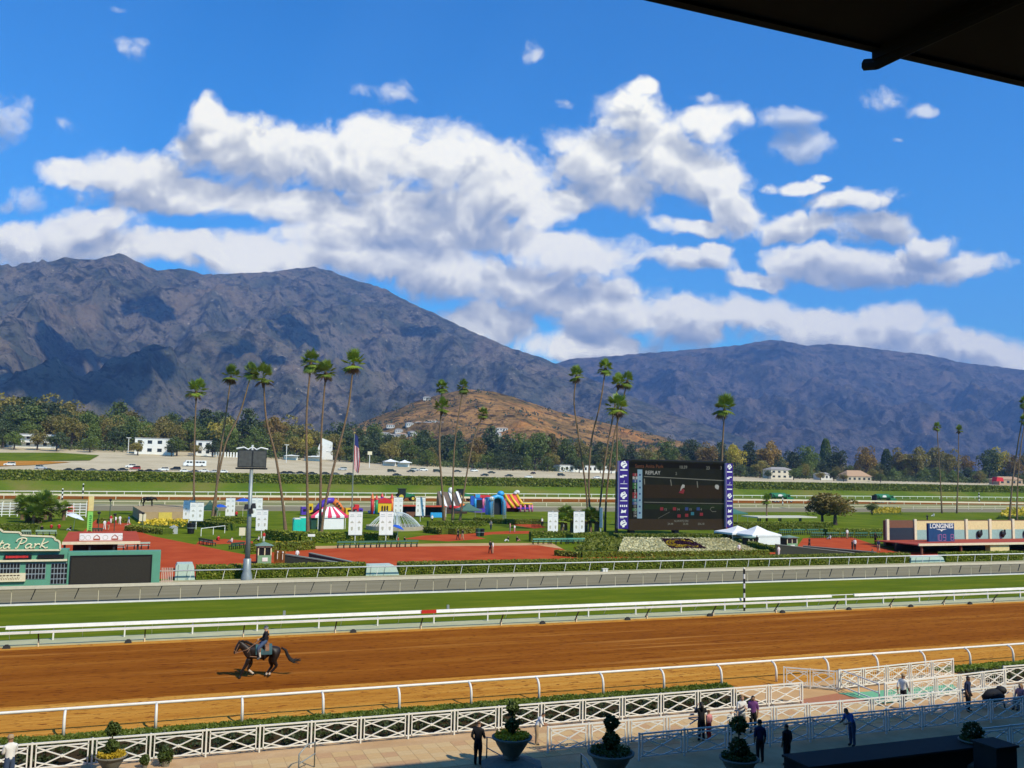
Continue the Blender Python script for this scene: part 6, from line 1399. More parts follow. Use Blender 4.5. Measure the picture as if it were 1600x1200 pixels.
g = (27.26,31.1); person('person in a blue shirt bending forward in the shade behind the fence', g, R(95), 'lean', 'blue', 'jeans', 1, 0, h=1.68, near=True)
g = (23.06,29.87); person('dark figure standing in the shade below the lattice fence', g, R(5), 'stand', 'black', 'black', 1, 0, h=1.55, near=True)
g = (22.25,30.45); person('dark figure left of the other in the shade by the round topiary', g, R(-20), 'stand', 'navy', 'black', 1, 0, h=1.6, near=True, hat='black')
g = (14.91,35.17); person('person in a white jacket bending at the fence end behind the urn', g, R(-100), 'lean', 'white', 'tan', 1, 0, h=1.35, near=True)
gc = (39.57,33.49); t = thing('folding_chair', 'small dark folding chair under the woman in pink at the right edge', 'chair', (gc[0], gc[1], 0), R(100))
mb = MB(); mb.box((0,0.08,0.37),(0.42,0.42,0.03)); mb.build('seat', DARK, t); mb = MB(); mb.box((0,-0.16,0.72),(0.42,0.03,0.3)); mb.build('backrest', DARK, t)
for sx in (-1,1): mb = MB(); mb.bar((sx*0.2,-0.18,0.85),(sx*0.2,0.28,0.0),0.025); mb.bar((sx*0.2,0.25,0.37),(sx*0.2,-0.2,0.0),0.025); mb.build('leg', DARK, t)
mb = MB(); mb.ball((0,0,0.62),(0.62,0.4,0.34),12,8,jit=0.08); mb.ball((0.5,0,0.86),(0.28,0.3,0.2),10,6); mb.tube([(-0.4,-0.2,0.5),(-0.5,-0.25,0)],0.03,6); mb.tube([(0.4,-0.2,0.5),(0.5,-0.25,0)],0.03,6); mb.tube([(-0.4,0.2,0.5),(-0.5,0.25,0)],0.03,6); mb.tube([(0.4,0.2,0.5),(0.5,0.25,0)],0.03,6)
tag(mb.build('covered_cart', mat('black_cover', (0.012,0.013,0.016), 0.7), loc=(*(38.22,33.9),0), smooth=True), 'black covered cart beside the man in the dark shirt at the right', 'cart')

# ---------------- people in the infield
PP = [
 ('man in black embracing a woman on the red plaza', (41.88,115.44), 10, 'walk', 'black', 'black', 0, 0, 1.75), ('woman in white leaning on the man in black on the red plaza', (42.22,115.39), 60, 'stand', 'white', 'tan', 0, 0, 1.62),
 ('walker in black on the red path, the left of a pair', (44.66,138.01), 20, 'walk', 'black', 'black', 0, 0, 1.75), ('walker in dark top and tan trousers, the right of a pair', (45.37,137.92), 20, 'walk', 'black', 'tan', 0, 0, 1.75),
 ('person in grey-blue walking on the lawn right of the fountain', (58.33,160.69), 150, 'walk', 'grey', 'navy', 0, 0, 1.8), ('person with white hat by the hedge right of the fountain', (52.8,180.42), 0, 'stand', 'white', 'black', 0, 2, 1.8),
 ('person in pink with a child near the palms', (59.48,153.82), 60, 'stand', 'pink', 'grey', 0, 0, 1.75), ('small person in white near the palms', (60.3,153.74), 30, 'stand', 'white', 'pink', 0, 0, 1.4),
 ('person in white standing at the dark railing left of the banners', (72.96,170.96), 200, 'stand', 'white', 'black', 0, 2, 1.75), ('person in white behind the railing right of the banner', (75.71,166.79), 160, 'stand', 'white', 'white', 0, 0, 1.6),
 ('person sitting on the grass in white trousers', (51.75,134.58), 100, 'sit', 'black', 'white', 0, 0, 1.6), ('person sitting on the grass in pale clothes', (53.17,134.4), -60, 'sit', 'black', 'pink', 0, 1, 1.6),
 ('person in white on the red path at the left, nearest the pillar sign', (-7.24,166.06), 20, 'walk', 'white', 'white', 0, 0, 1.7), ('person in red on the red path at the left', (-6.59,164.46), -20, 'walk', 'red', 'tan', 0, 0, 1.7),
 ('person in white top on the red path behind the lamp', (-6.03,177.74), 20, 'walk', 'white', 'red', 0, 0, 1.7), ('person in white shirt and dark trousers on the red path', (-5.36,179.52), 20, 'walk', 'white', 'white', 0, 0, 1.7), ('person in red top at the back of the red path', (-6.99,183.37), 190, 'stand', 'red', 'white', 0, 0, 1.6),
 ('child in blue at the edge of the red path', (-3.93,181.31), 50, 'walk', 'blue', 'white', 0, 0, 1.5), ('person in a dark top sitting by the path bench', (-3.91,172.34), 50, 'sit', 'pink', 'white', 0, 0, 1.5),
 ('person in white on the plinth rim left of the twin banners', (3.35,204.75), 20, 'stand', 'white', 'black', 0, 0, 1.7), ('person in white and black by the plinth', (3.85,204.75), -20, 'stand', 'white', 'black', 0, 0, 1.7), ('person in red by the plinth left of the twin banners', (4.6,204.74), 180, 'stand', 'red', 'white', 0, 0, 1.7),
 ('person in red and black beside the banner behind the blue umbrellas', (15.87,195.06), 0, 'stand', 'red', 'black', 0, 0, 1.9),
 ('person in white among the plants above the ticket booth', (14.61,139.29), 90, 'sit', 'white', 'black', 0, 0, 1.7), ('child in red above the ticket booth', (15.2,138.04), 0, 'stand', 'red', 'white', 0, 2, 1.5),
 ('person in white shirt standing on the plaza right of the ticket booth', (15.85,109.1), 10, 'stand', 'white', 'black', 0, 0, 1.5), ('gatekeeper in a white coat before the flower slope', (75.1,107.19), 180, 'stand', 'white', 'tan', 0, 0, 1.7),
 ('person in dark clothes between the booth and tent', (87.38,120.02), 0, 'stand', 'black', 'black', 1, 0, 1.75), ('person in black on the right-hand red plaza', (93.75,115.62), 20, 'walk', 'black', 'black', 1, 0, 1.7),
 ('person in black beside one in white on the right-hand plaza', (96.7,109.69), 20, 'stand', 'black', 'black', 1, 0, 1.7), ('person in white and black on the right-hand plaza', (98.79,111.52), 160, 'stand', 'white', 'black', 0, 0, 1.8),
 ('person in dark blue walking at the right of the plaza', (100.98,109.01), -30, 'walk', 'navy', 'tan', 0, 0, 1.8), ('man in black standing at the back of the right-hand plaza', (111.96,121.56), 0, 'stand', 'black', 'black', 1, 0, 1.9),
 ('person in white sitting at a bench on the right', (110.92,131.34), 90, 'sit', 'white', 'grey', 0, 0, 1.7), ('person in white standing between the benches on the right', (115.51,132.27), 0, 'stand', 'white', 'tan', 0, 0, 1.8),
 ('person in red at the hedge by the pale shelter', (96.69,98.89), 0, 'sit', 'red', 'red', 0, 0, 1.7), ('person in white left of the one in red', (96.87,100.7), 30, 'sit', 'white', 'white', 0, 2, 1.7), ('person in white behind the hedge before the tents', (79.65,104.56), 0, 'stand', 'white', 'white', 0, 2, 1.5),
 ('person in pale pink by the tunnel wall', (89.56,104.78), 60, 'sit', 'pink', 'white', 0, 0, 1.6), ('person in black by the tunnel wall at the right', (95.84,104.72), 0, 'sit', 'black', 'black', 1, 0, 1.6),
 ('person sitting in white shirt on the lawn before the booth', (10.72,137.47), 60, 'sit', 'white', 'grey', 0, 0, 1.6), ('person sitting in red on the grass corner', (9.12,141.16), 10, 'sit', 'red', 'black', 0, 0, 1.6), ('person sitting in pale clothes on the lawn below the blue umbrellas', (12.46,171.2), 0, 'sit', 'orange', 'tan', 0, 0, 1.7),
 ('person in black sitting under the white umbrella', (-12.19,164.93), 60, 'sit', 'black', 'white', 0, 0, 1.6), ('person in red on the lawn left of the white umbrella', (-14.3,169.79), 0, 'sit', 'red', 'red', 0, 0, 1.7), ('person in dark red on the lawn further left', (-15.45,169.87), 0, 'sit', 'red', 'black', 0, 0, 1.6), ('person in black by the palm clump', (-16.39,165.29), 0, 'sit', 'black', 'black', 0, 0, 1.7),
 ('child in red under the blue umbrella by the fountain', (34.48,135.55), 80, 'sit', 'red', 'navy', 0, 0, 1.6), ('person with a bicycle wheel chair by the blue umbrella', (35.43,135.43), -80, 'sit', 'black', 'black', 0, 0, 1.6),
 ('person in white on the far lawn at the right', (211.56,206.26), 80, 'sit', 'white', 'white', 0, 2, 2.0), ('person in black behind the clock building roof', (184.49,181.98), 0, 'stand', 'black', 'black', 0, 0, 1.9),
]
for (lb, g, rz, pose, sh, lg, sk, hr, h) in PP: person(lb, g, R(rz), 'ground' if pose == 'sit' else pose, sh, lg, sk, hr, h=h)

# ================================================================== galloping horse and rider
M_HORSE = mat('dark_bay_coat', (0.018,0.010,0.007), 0.5, (0.009,0.006,0.004), 2.5, spec=0.35); M_SOCK = mat('white_sock', (0.60,0.52,0.42), 0.7); M_HOOF = mat('hoof', (0.04,0.03,0.025), 0.5); M_MANE = mat('mane_hair', (0.010,0.008,0.007), 0.6)
def horse_joints(kind):
    if kind == 'gallop':
        legs = {'fa': [(-0.40,-0.12,0.98,0.135),(-0.52,-0.13,0.70,0.085),(-0.68,-0.13,0.42,0.062),(-0.76,-0.13,0.16,0.045),(-0.83,-0.13,0.03,0.055)],
                'fb': [(-0.36,0.12,0.98,0.135),(-0.30,0.13,0.64,0.085),(-0.44,0.13,0.40,0.062),(-0.20,0.13,0.20,0.045),(-0.11,0.13,0.13,0.055)],
                'ha': [(0.84,-0.13,1.02,0.20),(0.76,-0.14,0.80,0.13),(0.93,-0.14,0.56,0.068),(0.66,-0.14,0.28,0.048),(0.56,-0.14,0.15,0.045),(0.55,-0.14,0.06,0.055)],
                'hb': [(0.80,0.13,1.02,0.20),(0.62,0.14,0.80,0.13),(0.72,0.14,0.50,0.068),(0.52,0.14,0.22,0.048),(0.44,0.14,0.09,0.045),(0.37,0.14,0.03,0.055)]}
        neck = [(-0.58,0,1.44,0.17,0.21),(-0.76,0,1.60,0.11,0.155),(-0.90,0,1.66,0.09,0.11)]; head = [(-0.97,0,1.50,0.095,0.115),(-1.06,0,1.31,0.068,0.075),(-1.12,0,1.18,0.06,0.06)]
    else:
        legs = {'fa': [(-0.40,-0.13,1.0,0.12),(-0.40,-0.13,0.74,0.08),(-0.39,-0.13,0.45,0.058),(-0.40,-0.13,0.14,0.042),(-0.44,-0.13,0.03,0.052)], 'fb': [(-0.38,0.13,1.0,0.12),(-0.44,0.13,0.74,0.08),(-0.50,0.13,0.45,0.058),(-0.48,0.13,0.14,0.042),(-0.54,0.13,0.03,0.052)],
                'ha': [(0.80,-0.13,1.05,0.2),(0.72,-0.14,0.82,0.125),(0.90,-0.14,0.52,0.066),(0.86,-0.14,0.18,0.046),(0.82,-0.14,0.09,0.044),(0.79,-0.14,0.03,0.052)], 'hb': [(0.82,0.13,1.05,0.2),(0.80,0.14,0.82,0.125),(1.02,0.14,0.54,0.066),(0.98,0.14,0.2,0.046),(0.95,0.14,0.09,0.044),(0.92,0.14,0.03,0.052)]}
        neck = [(-0.60,0,1.36,0.16,0.2),(-0.86,0,1.36,0.11,0.15),(-1.02,0,1.34,0.09,0.105)]; head = [(-1.12,0,1.18,0.09,0.11),(-1.2,0,1.0,0.066,0.072),(-1.24,0,0.90,0.055,0.055)]
    J = {'chest': (-0.36,0,1.24,0.235,0.29), 'girth': (-0.05,0,1.24,0.275,0.325), 'barrel': (0.28,0,1.24,0.285,0.31), 'loin': (0.60,0,1.30,0.25,0.26), 'croup': (0.90,0,1.32,0.24,0.25), 'dock': (1.13,0,1.36,0.09,0.11)}
    E_ = [('girth','chest',0),('girth','barrel',0),('barrel','loin',0),('loin','croup',0),('croup','dock',0)]; prev = 'chest'
    for i, v in enumerate(neck+head): J['n%d' % i] = v; E_.append((prev, 'n%d' % i, 0)); prev = 'n%d' % i
    for s in (-1,1): J['ear%d' % s] = (neck[-1][0]+0.0, s*0.065, neck[-1][2]+0.17, 0.02); E_.append(('n2','ear%d' % s,0))
    for k, pts in legs.items():
        prev = 'chest' if k[0] == 'f' else 'croup'
        for i, v in enumerate(pts):
            J[k+str(i)] = v; last = i == len(pts)-1; E_.append((prev, k+str(i), (2 if last else (1 if (i >= len(pts)-2 and k != 'fa') else 0)))); prev = k+str(i)
    return J, E_, legs, neck, head
def horse_at(label, loc, rz, scale, kind, mats, tack):
    J, E_, legs, neck, head = horse_joints(kind); me = skin_mesh('body', J, E_, 'girth', mats, 2, 1.15)
    t = thing('horse', label, 'horse', loc, rz); t.scale = (scale,)*3
    link('body', me, t)
    # mane and tail as tapering locks
    mb = MB(); rs_ = random.Random(1)
    top = [Vector((-0.30,0,1.56)), Vector(neck[0][:3])+Vector((0.1,0,0.20)), Vector(neck[1][:3])+Vector((0.08,0,0.14)), Vector(neck[2][:3])+Vector((0.02,0,0.12))]
    for k in range(16):
        f = k/15*3; i = min(2, int(f)); p = top[i].lerp(top[i+1], f-i); dx = 0.20+0.12*rs_.random()
        mb.tube([p, p+Vector((dx*0.6,0.04*(rs_.random()-0.5),0.06*rs_.random())), p+Vector((dx,0.08*(rs_.random()-0.5),-0.08))], [0.03,0.028,0.004], 5)
    mb.build('mane', mats[0] if not tack else M_MANE, t, smooth=True)
    mb = MB()
    for k in range(12):
        j = Vector((rs_.random()-0.5, rs_.random()-0.5, rs_.random()-0.5))
        if kind == 'gallop': pts = [(1.12,0,1.40),(1.32,0,1.28),(1.42,0,1.04),(1.54,0,0.84),(1.74,0,0.72),(2.00,0,0.76)]
        else: pts = [(1.12,0,1.40),(1.24,0,1.25),(1.26,0,0.95),(1.22,0,0.6)]
        mb.tube([Vector(p)+j*0.05*i*(0.6+0.25*(i == len(pts)-1)*2) for i, p in enumerate(pts)], [0.045,0.055,0.06,0.055,0.04,0.005][:len(pts)-1]+[0.005], 5)
    mb.build('tail', mats[0] if not tack else M_MANE, t, smooth=True)
    if tack:
        M_TEALC = mat('teal_saddle_cloth', (0.03,0.13,0.15), 0.9, (0.06,0.08,0.09), 9); M_LEA = mat('saddle_leather', (0.22,0.10,0.045), 0.5); M_REIN = mat('rein_leather', (0.36,0.20,0.12), 0.6)
        n = 13
        def cloth(x0, x1, r0, a0, name, m, par=None):
            mb = MB(); V = []
            for i in range(5):
                x = x0+(x1-x0)*i/4
                for k in range(n): a = -a0+2*a0*k/(n-1); V.append((x, r0*0.92*math.sin(a), 1.24+(r0+0.02)*math.cos(a)))
            mb.add(V, [(i*n+k, i*n+k+1, (i+1)*n+k+1, (i+1)*n+k) for i in range(4) for k in range(n-1)]); return mb.build(name, m, par or t, smooth=True)
        sc_ = cloth(-0.12, 0.66, 0.365, 1.80, 'saddle_cloth', M_TEALC); cloth(0.34, 0.52, 0.372, 1.35, 'cloth_emblem', M_LEA, sc_)
        mb = MB(); mb.ball((0.20,0,1.58),(0.30,0.17,0.07),12,6); mb.ball((0.44,0,1.62),(0.1,0.13,0.07),8,6); mb.tube([(0.1,-0.3,1.55),(0.1,-0.33,1.0)],0.03,6); mb.tube([(0.1,0.3,1.55),(0.1,0.33,1.0)],0.03,6); mb.build('saddle', M_LEA, t, smooth=True)
        mb = MB(); hx, hz_ = head[0][0], head[0][2]
        for s in (-1,1):
            mb.tube([(head[2][0]+0.03,s*0.07,head[2][2]+0.04),(-0.55,s*0.2,1.40),(-0.1,s*0.1,1.70),(0.02,s*0.05,1.80)],0.014,5); mb.tube([(neck[2][0],s*0.10,neck[2][2]+0.02),(head[2][0]+0.04,s*0.075,head[2][2]+0.05)],0.014,5)
            mb.tube([(-0.42,s*0.26,1.42),(-0.55,s*0.18,1.16),(-0.60,0,1.08)],0.016,5); mb.tube([(0.0,s*0.30,1.05),(-0.3,s*0.27,1.08),(-0.56,s*0.12,1.10)],0.018,5)
        mb.tube([(head[1][0]-0.07,0.05,head[1][2]+0.06),(head[1][0]+0.02,0.09,head[1][2]),(head[1][0]+0.08,0.05,head[1][2]-0.05),(head[1][0]+0.08,-0.05,head[1][2]-0.05),(head[1][0]+0.02,-0.09,head[1][2]),(head[1][0]-0.07,-0.05,head[1][2]+0.06)],0.014,5)
        mb.build('bridle', M_REIN, t)
    return t
HO = (5.5,50.4)
hs_ = horse_at('dark bay horse galloping left along the dirt track under a rider', (HO[0], HO[1], 0), R(-3), 1.06, 'gallop', [M_HORSE, M_SOCK, M_HOOF], True)
# rider: seated astride, hands on the reins
J = {'pelvis': (0.30,0,1.74,0.13,0.15), 'waist': (0.33,0,1.86,0.11,0.14), 'chest': (0.36,0,2.04,0.12,0.165), 'collar': (0.37,0,2.17,0.08,0.10), 'neck': (0.36,0,2.25,0.05), 'jaw': (0.335,0,2.32,0.075,0.066), 'brow': (0.345,0,2.40,0.088,0.075), 'crown': (0.36,0,2.46,0.06,0.055), 'nose': (0.25,0,2.34,0.013)}
E_ = [('pelvis','waist',1),('waist','chest',1),('chest','collar',1),('collar','neck',0),('neck','jaw',0),('jaw','brow',0),('brow','crown',4),('jaw','nose',0)]
for s, n in ((-1,'l'),(1,'r')):
    for k, v in dict(shoulder=(0.37,s*0.175,2.14,0.065), elbow=(0.30,s*0.24,1.90,0.046), wrist=(0.07,s*0.10,1.84,0.033), hand=(0.01,s*0.075,1.82,0.036), hip=(0.26,s*0.14,1.70,0.095), knee=(-0.02,s*0.34,1.46,0.068), ankle=(0.08,s*0.36,1.02,0.05), toe=(-0.06,s*0.38,0.95,0.04)).items(): J[n+k] = v
    E_ += [('collar',n+'shoulder',1),(n+'shoulder',n+'elbow',1),(n+'elbow',n+'wrist',1),(n+'wrist',n+'hand',0),('pelvis',n+'hip',2),(n+'hip',n+'knee',2),(n+'knee',n+'ankle',3),(n+'ankle',n+'toe',3)]
    for k in range(4): J['%sf%d' % (n,k)] = (-0.055, s*0.075+s*0.0, 1.85-0.022*k, 0.0095); J['%sg%d' % (n,k)] = (-0.05, s*0.035, 1.845-0.022*k, 0.009); E_ += [(n+'hand','%sf%d' % (n,k),0),('%sf%d' % (n,k),'%sg%d' % (n,k),0)]
    J[n+'th'] = (-0.03,s*0.03,1.875,0.011); E_.append((n+'hand',n+'th',0))
rd = link('person', skin_mesh('person', J, E_, 'pelvis', [SKIN[0], CL['black'], CL['jeans'], mat('grey_boot',(0.10,0.10,0.10)), HAIR[1]], 2), None, (HO[0], HO[1], 0), R(-3)); rd.scale = (1.06,)*3
tag(rd, 'rider in a dark jacket, jeans and helmet on the galloping horse', 'person', 'people')
mb = MB(); mb.lathe([(0.0,0.105),(0.06,0.095),(0.098,0.045),(0.104,-0.02),(0.10,-0.04)], 14, (0.35,0,2.405)); hl = mb.build('helmet', mat('helmet_grey', (0.06,0.065,0.075), 0.4), rd, smooth=True)
mb = MB(); mb.lathe([(0.106,-0.03),(0.109,-0.01),(0.107,0.005)], 14, (0.35,0,2.405)); mb.build('helmet_band', mat('helmet_band_white', (0.55,0.58,0.62)), hl); mb = MB(); mb.box((0.245,0,2.375),(0.09,0.13,0.015)); mb.build('peak', MATS['helmet_grey'], hl)
mb = MB(); mb.ball((0.46,0,2.08),(0.045,0.15,0.20),8,6); mb.build('vest_panel', CL['orange'], rd, smooth=True)
for s in (-1,1):
    mb = MB(); mb.tube([(0.05,s*0.36,1.28),(0.08,s*0.365,1.05)],[0.07,0.058],8); mb.build('gaiter', M_SOCK, rd)
# bronze horse on its plinth in the infield
g = (-0.77,209.77); zp = 2.0
pt = thing('statue_plinth', 'wedge-shaped stone plinth with yellow sides in the left infield', 'plinth', (g[0], g[1], 0))
P4 = [(-3.89,209.77), (-1.71,185.07), (7.11,186.7), (7.66,209.77), (1.55,220.56)]
mb = MB(); mb.slab([(x-g[0], y-g[1]) for x, y in P4][::-1] if False else [(x-g[0], y-g[1]) for x, y in P4], 0.0, zp); mb.build('block', mat('plinth_stone', (0.42,0.30,0.15), 0.9, (0.34,0.24,0.12), 1.0), pt)
mb = MB(); a = (1.06,185.54); b = (3.43,186.04); mb.bar((a[0]-g[0],a[1]-g[1]-0.03,zp*0.55),(b[0]-g[0],b[1]-g[1]-0.03,zp*0.55),0.08,zp*0.8); mb.build('yellow_panel', mat('mustard_panel', (0.62,0.48,0.08), 0.7), pt)
M_BRZ = mat('dark_bronze', (0.018,0.014,0.011), 0.4, metallic=0.5)
horse_at('dark bronze horse standing on the stone plinth', (g[0], g[1]+0.4, zp), R(186), 1.25, 'stand', [M_BRZ, M_BRZ, M_BRZ], False)

# ================================================================== urns and topiary on the apron
M_URN = mat('urn_stone', (0.20,0.19,0.15), 0.9, (0.14,0.135,0.11), 3, bump=0.3, bscale=25); M_TOP = leaf_mat('topiary_leaf', (0.035,0.065,0.010), (0.085,0.12,0.018), 2.0, 0.2)
def leaf_ball(name, c, r, n, size, m, parent, seed):
    rs = np.random.RandomState(seed); d = rs.normal(size=(n,3)); d /= np.linalg.norm(d, axis=1)[:,None]; rr = r*(0.72+0.33*rs.rand(n))*(1+0.10*np.sin(d[:,0]*5+seed)+0.08*np.cos(d[:,2]*6))
    V, Fq = leaves_np(np.array(c)+d*rr[:,None], size, rs, 1.4); o = link(name, mesh_np(name, V, Fq, m), parent); return o
def urn(label, loc, s, flowers, balls, ped, seed):
    t = thing('planter_urn', label, 'urn', (loc[0], loc[1], 0))
    z = ped
    if ped:
        mb = MB(); mb.lathe([(0,0),(1.35*s,0),(1.35*s,ped*0.55),(1.15*s,ped*0.62),(0.62*s,ped*0.95),(0.5*s,ped),(0,ped)], 10); mb.build('pedestal', M_URN, t)
    mb = MB(); mb.lathe([(0.30*s,z),(0.36*s,z+0.04),(0.30*s,z+0.10*s),(0.42*s,z+0.25*s),(0.66*s,z+0.62*s),(0.74*s,z+0.80*s),(0.86*s,z+0.86*s),(0.88*s,z+0.93*s),(0.80*s,z+0.95*s),(0.72*s,z+0.86*s),(0,z+0.84*s)], 28); mb.build('bowl', M_URN, t, smooth=True)
    zt = z+0.9*s; rs = np.random.RandomState(seed)
    a = rs.rand(900)*2*np.pi; r_ = np.sqrt(rs.rand(900))*0.74*s
    V, Fq = leaves_np(np.c_[r_*np.cos(a), r_*np.sin(a), zt+0.02+0.16*s*rs.rand(900)], 0.075, rs, 1.1); link('flowers', mesh_np('flowers', V, Fq, M_YEL if flowers else M_TOP), t)
    if balls:
        zc = zt; mb = MB(); mb.tube([(0,0,zt-0.1),(0,0,zt+balls[-1][0])], 0.028, 6); mb.build('stem', TRUNK, t)
        for k, (dz, r) in enumerate(balls): leaf_ball('topiary_ball', (0,0,zt+dz), r, 700, 0.075, M_TOP, t, seed+k)
    return t
urn('stone urn of yellow flowers with a double-ball topiary on a wide pedestal', (12.83,32.59), 0.86, True, [(0.42,0.24),(1.05,0.23)], 0.40, 1)
urn('dark shaded urn with a double-ball topiary in front of the lattice fence', (15.42,29.67), 0.95, False, [(0.45,0.30),(1.02,0.25)], 0.35, 2)
g = (-0.91,36.04); urn('urn of yellow flowers with a double-ball topiary at the lower left', g, 0.62, True, [(0.35,0.21),(0.92,0.22)], 0.2, 3)
g = (19.68,28.15); urn('dark urn with a round topiary ball beside the shaded figures', g, 0.8, False, [(0.35,0.32),(1.15,0.27)], 0.35, 4)
g = (29.78,27.4); t = urn('dark urn with a yellow-green clipped ball in the shade', g, 0.6, False, [(0.32,0.34)], 0.5, 5)
for k, (g, r) in enumerate((((0.91,36.85), 0.27), ((0.21,36.85), 0.16))):
    t = thing('topiary_bush', ['round dark topiary bush before the lattice fence at the lower left', 'smaller round dark bush left of the round topiary bush'][k], 'bush', (g[0], g[1], 0)); leaf_ball('leaves', (0,0,r+0.12), r, 700, 0.06, M_TOP, t, 30+k); mb = MB(); mb.lathe([(0,0),(r*0.5,0),(r*0.6,0.2),(0,0.2)],10); mb.build('pot', M_URN, t); mb = MB(); mb.ball((0,0,r+0.12),r*0.75,10,8); mb.build('branches', M_HEDGE_CORE, t)
# dark planters and wall in the deep shade at the foot of the stand
M_SHW = mat('shade_black_planter', (0.022,0.022,0.02), 0.9)  # near-black colour carries the deep shade of this corner
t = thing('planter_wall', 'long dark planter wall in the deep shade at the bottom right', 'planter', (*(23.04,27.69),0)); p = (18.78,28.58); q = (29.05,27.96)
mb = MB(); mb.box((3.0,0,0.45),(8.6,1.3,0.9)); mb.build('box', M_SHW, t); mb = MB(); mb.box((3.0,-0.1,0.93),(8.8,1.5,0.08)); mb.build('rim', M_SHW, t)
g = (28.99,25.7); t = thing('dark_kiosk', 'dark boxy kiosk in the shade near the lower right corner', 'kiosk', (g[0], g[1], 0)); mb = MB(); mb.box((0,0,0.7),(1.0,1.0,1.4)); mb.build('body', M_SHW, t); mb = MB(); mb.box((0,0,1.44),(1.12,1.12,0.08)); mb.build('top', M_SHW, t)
# handrails by the steps
def step_rail(label, p, q, h=0.95):
    t = thing('step_handrail', label, 'handrail', (p[0], p[1], 0)); d = (q[0]-p[0], q[1]-p[1])
    mb = MB(); mb.tube([(0,0,0),(0,0,h),(d[0]*0.5,d[1]*0.5,h),(d[0],d[1],h-0.25),(d[0],d[1],0)],0.028,6); mb.build('pipe', GREYM, t, smooth=True)
    mb = MB(); mb.tube([(0.02,0,h*0.55),(d[0],d[1],h*0.35)],0.02,6); mb.build('lower_pipe', GREYM, t)
step_rail('bent grey handrail on the paving left of the man in black', (6.02,35.07), (5.38,34.6), 0.9)
step_rail('grey handrail between the man in black and the flower urn', (12.28,33.78), (12.72,33.16), 0.9)
step_rail('thin handrail in the shade below the dark urn', (15.26,31.73), (15.09,30.47), 0.6)

# ================================================================== fountain
g = (41.01,163.83); fr = (46.02,159.99)[0]-g[0]
t = thing('fountain', 'round fountain whose many white water jets form a dome', 'fountain', (g[0], g[1], 0)); Rr = fr*0.98
mb = MB(); mb.lathe([(Rr*1.06,0),(Rr*1.06,0.7),(Rr*0.99,0.7),(Rr*0.99,0.3),(0,0.3)], 40); mb.build('basin', mat('basin_stone', (0.42,0.36,0.26), 0.8), t)
mb = MB(); mb.lathe([(Rr*0.985,0.45),(0,0.45)], 40); mb.build('water', mat('fountain_water', (0.20,0.28,0.26), 0.1, spec=0.6), t)
M_JET = mat('white_water', (0.72,0.78,0.74), 0.3); hj = 3.21
for k in range(36):
    a = 2*math.pi*k/36; pts = []
    for i in range(9):
        f = i/8; r_ = Rr*(0.97-0.80*f); pts.append((r_*math.cos(a), r_*math.sin(a), 0.45+(hj-0.6)*(1-(1-f)**1.9)))
    mb = MB(); mb.tube(pts, [0.035]*9, 5, caps=False); mb.build('water_jet', M_JET, t)
mb = MB(); rs_ = random.Random(3)
for k in range(26): x = (rs_.random()-0.5)*1.8; y = (rs_.random()-0.5)*1.8; mb.tube([(x,y,0.45),(x*0.8,y*0.8,hj*(0.55+0.45*rs_.random()))],[0.10,0.02],5)
mb.build('centre_spray', M_JET, t)
# umbrellas
def umbrella(label, g, r, h, m, tilt=0.0, name='sun_umbrella'):
    t = thing(name, label, 'umbrella', (g[0], g[1], 0)); n = 10; mb = MB(); cx = tilt*0.8
    V = [(cx,0,h)]+[(cx*0.6+r*math.cos(2*math.pi*k/n), r*math.sin(2*math.pi*k/n), h-r*0.42-tilt*0.9*math.cos(2*math.pi*k/n)*r) for k in range(n)]+[(cx*0.8+r*0.55*math.cos(2*math.pi*k/n), r*0.55*math.sin(2*math.pi*k/n), h-r*0.12-tilt*0.5*math.cos(2*math.pi*k/n)*r) for k in range(n)]
    mb.add(V, [(0,1+n+k,1+n+(k+1)%n) for k in range(n)]+[(1+n+k,1+k,1+(k+1)%n,1+n+(k+1)%n) for k in range(n)]); mb.build('canopy', m, t, smooth=True)
    mb = MB(); mb.tube([(0,0,0),(cx,0,h+0.1)],0.03,6); mb.build('pole', WHITE, t)
M_UB = mat('blue_canvas', (0.02,0.10,0.52), 0.7)
umbrella('blue umbrella left of the mast, the lower of two', (12.65,195.15), 1.35, 3.1, M_UB); umbrella('blue umbrella left of the mast, the upper of two', (17.51,199.71), 1.6, 4.2, M_UB)
umbrella('blue umbrella tilted beside the banner at the fountain', (34.19,135.59), 1.0, 2.5, M_UB, 0.4); umbrella('white umbrella shading people on the left lawn', (-11.82,164.9), 1.4, 2.7, mat('pale_canvas', (0.66,0.72,0.74), 0.7), 0.4)
g = (10.57,192.97); pyramid_tent('green and white canopy behind the twin banners', g[0], g[1], 3.0, 3.0, 2.3, 4.0, 'canopy_tent', GREEND, False)
g = (64.88,193.77); pyramid_tent('grey-green canopy among the palms before the inflatables', g[0], g[1], 5.0, 4.5, 2.2, 3.7, 'canopy_tent', mat('canopy_grey_green', (0.08,0.16,0.12), 0.7), False)
# ================================================================== inflatables
IF = {k: mat('inflatable_'+k, c, 0.4, spec=0.4) for k, c in dict(red=(0.62,0.03,0.03), yellow=(0.78,0.50,0.02), blue=(0.03,0.12,0.55), purple=(0.10,0.04,0.40), orange=(0.75,0.20,0.03), green=(0.03,0.30,0.12), sky=(0.04,0.36,0.72), white=(0.78,0.76,0.72), brown=(0.06,0.03,0.02), pink=(0.75,0.16,0.30), black=(0.015,0.015,0.02)).items()}
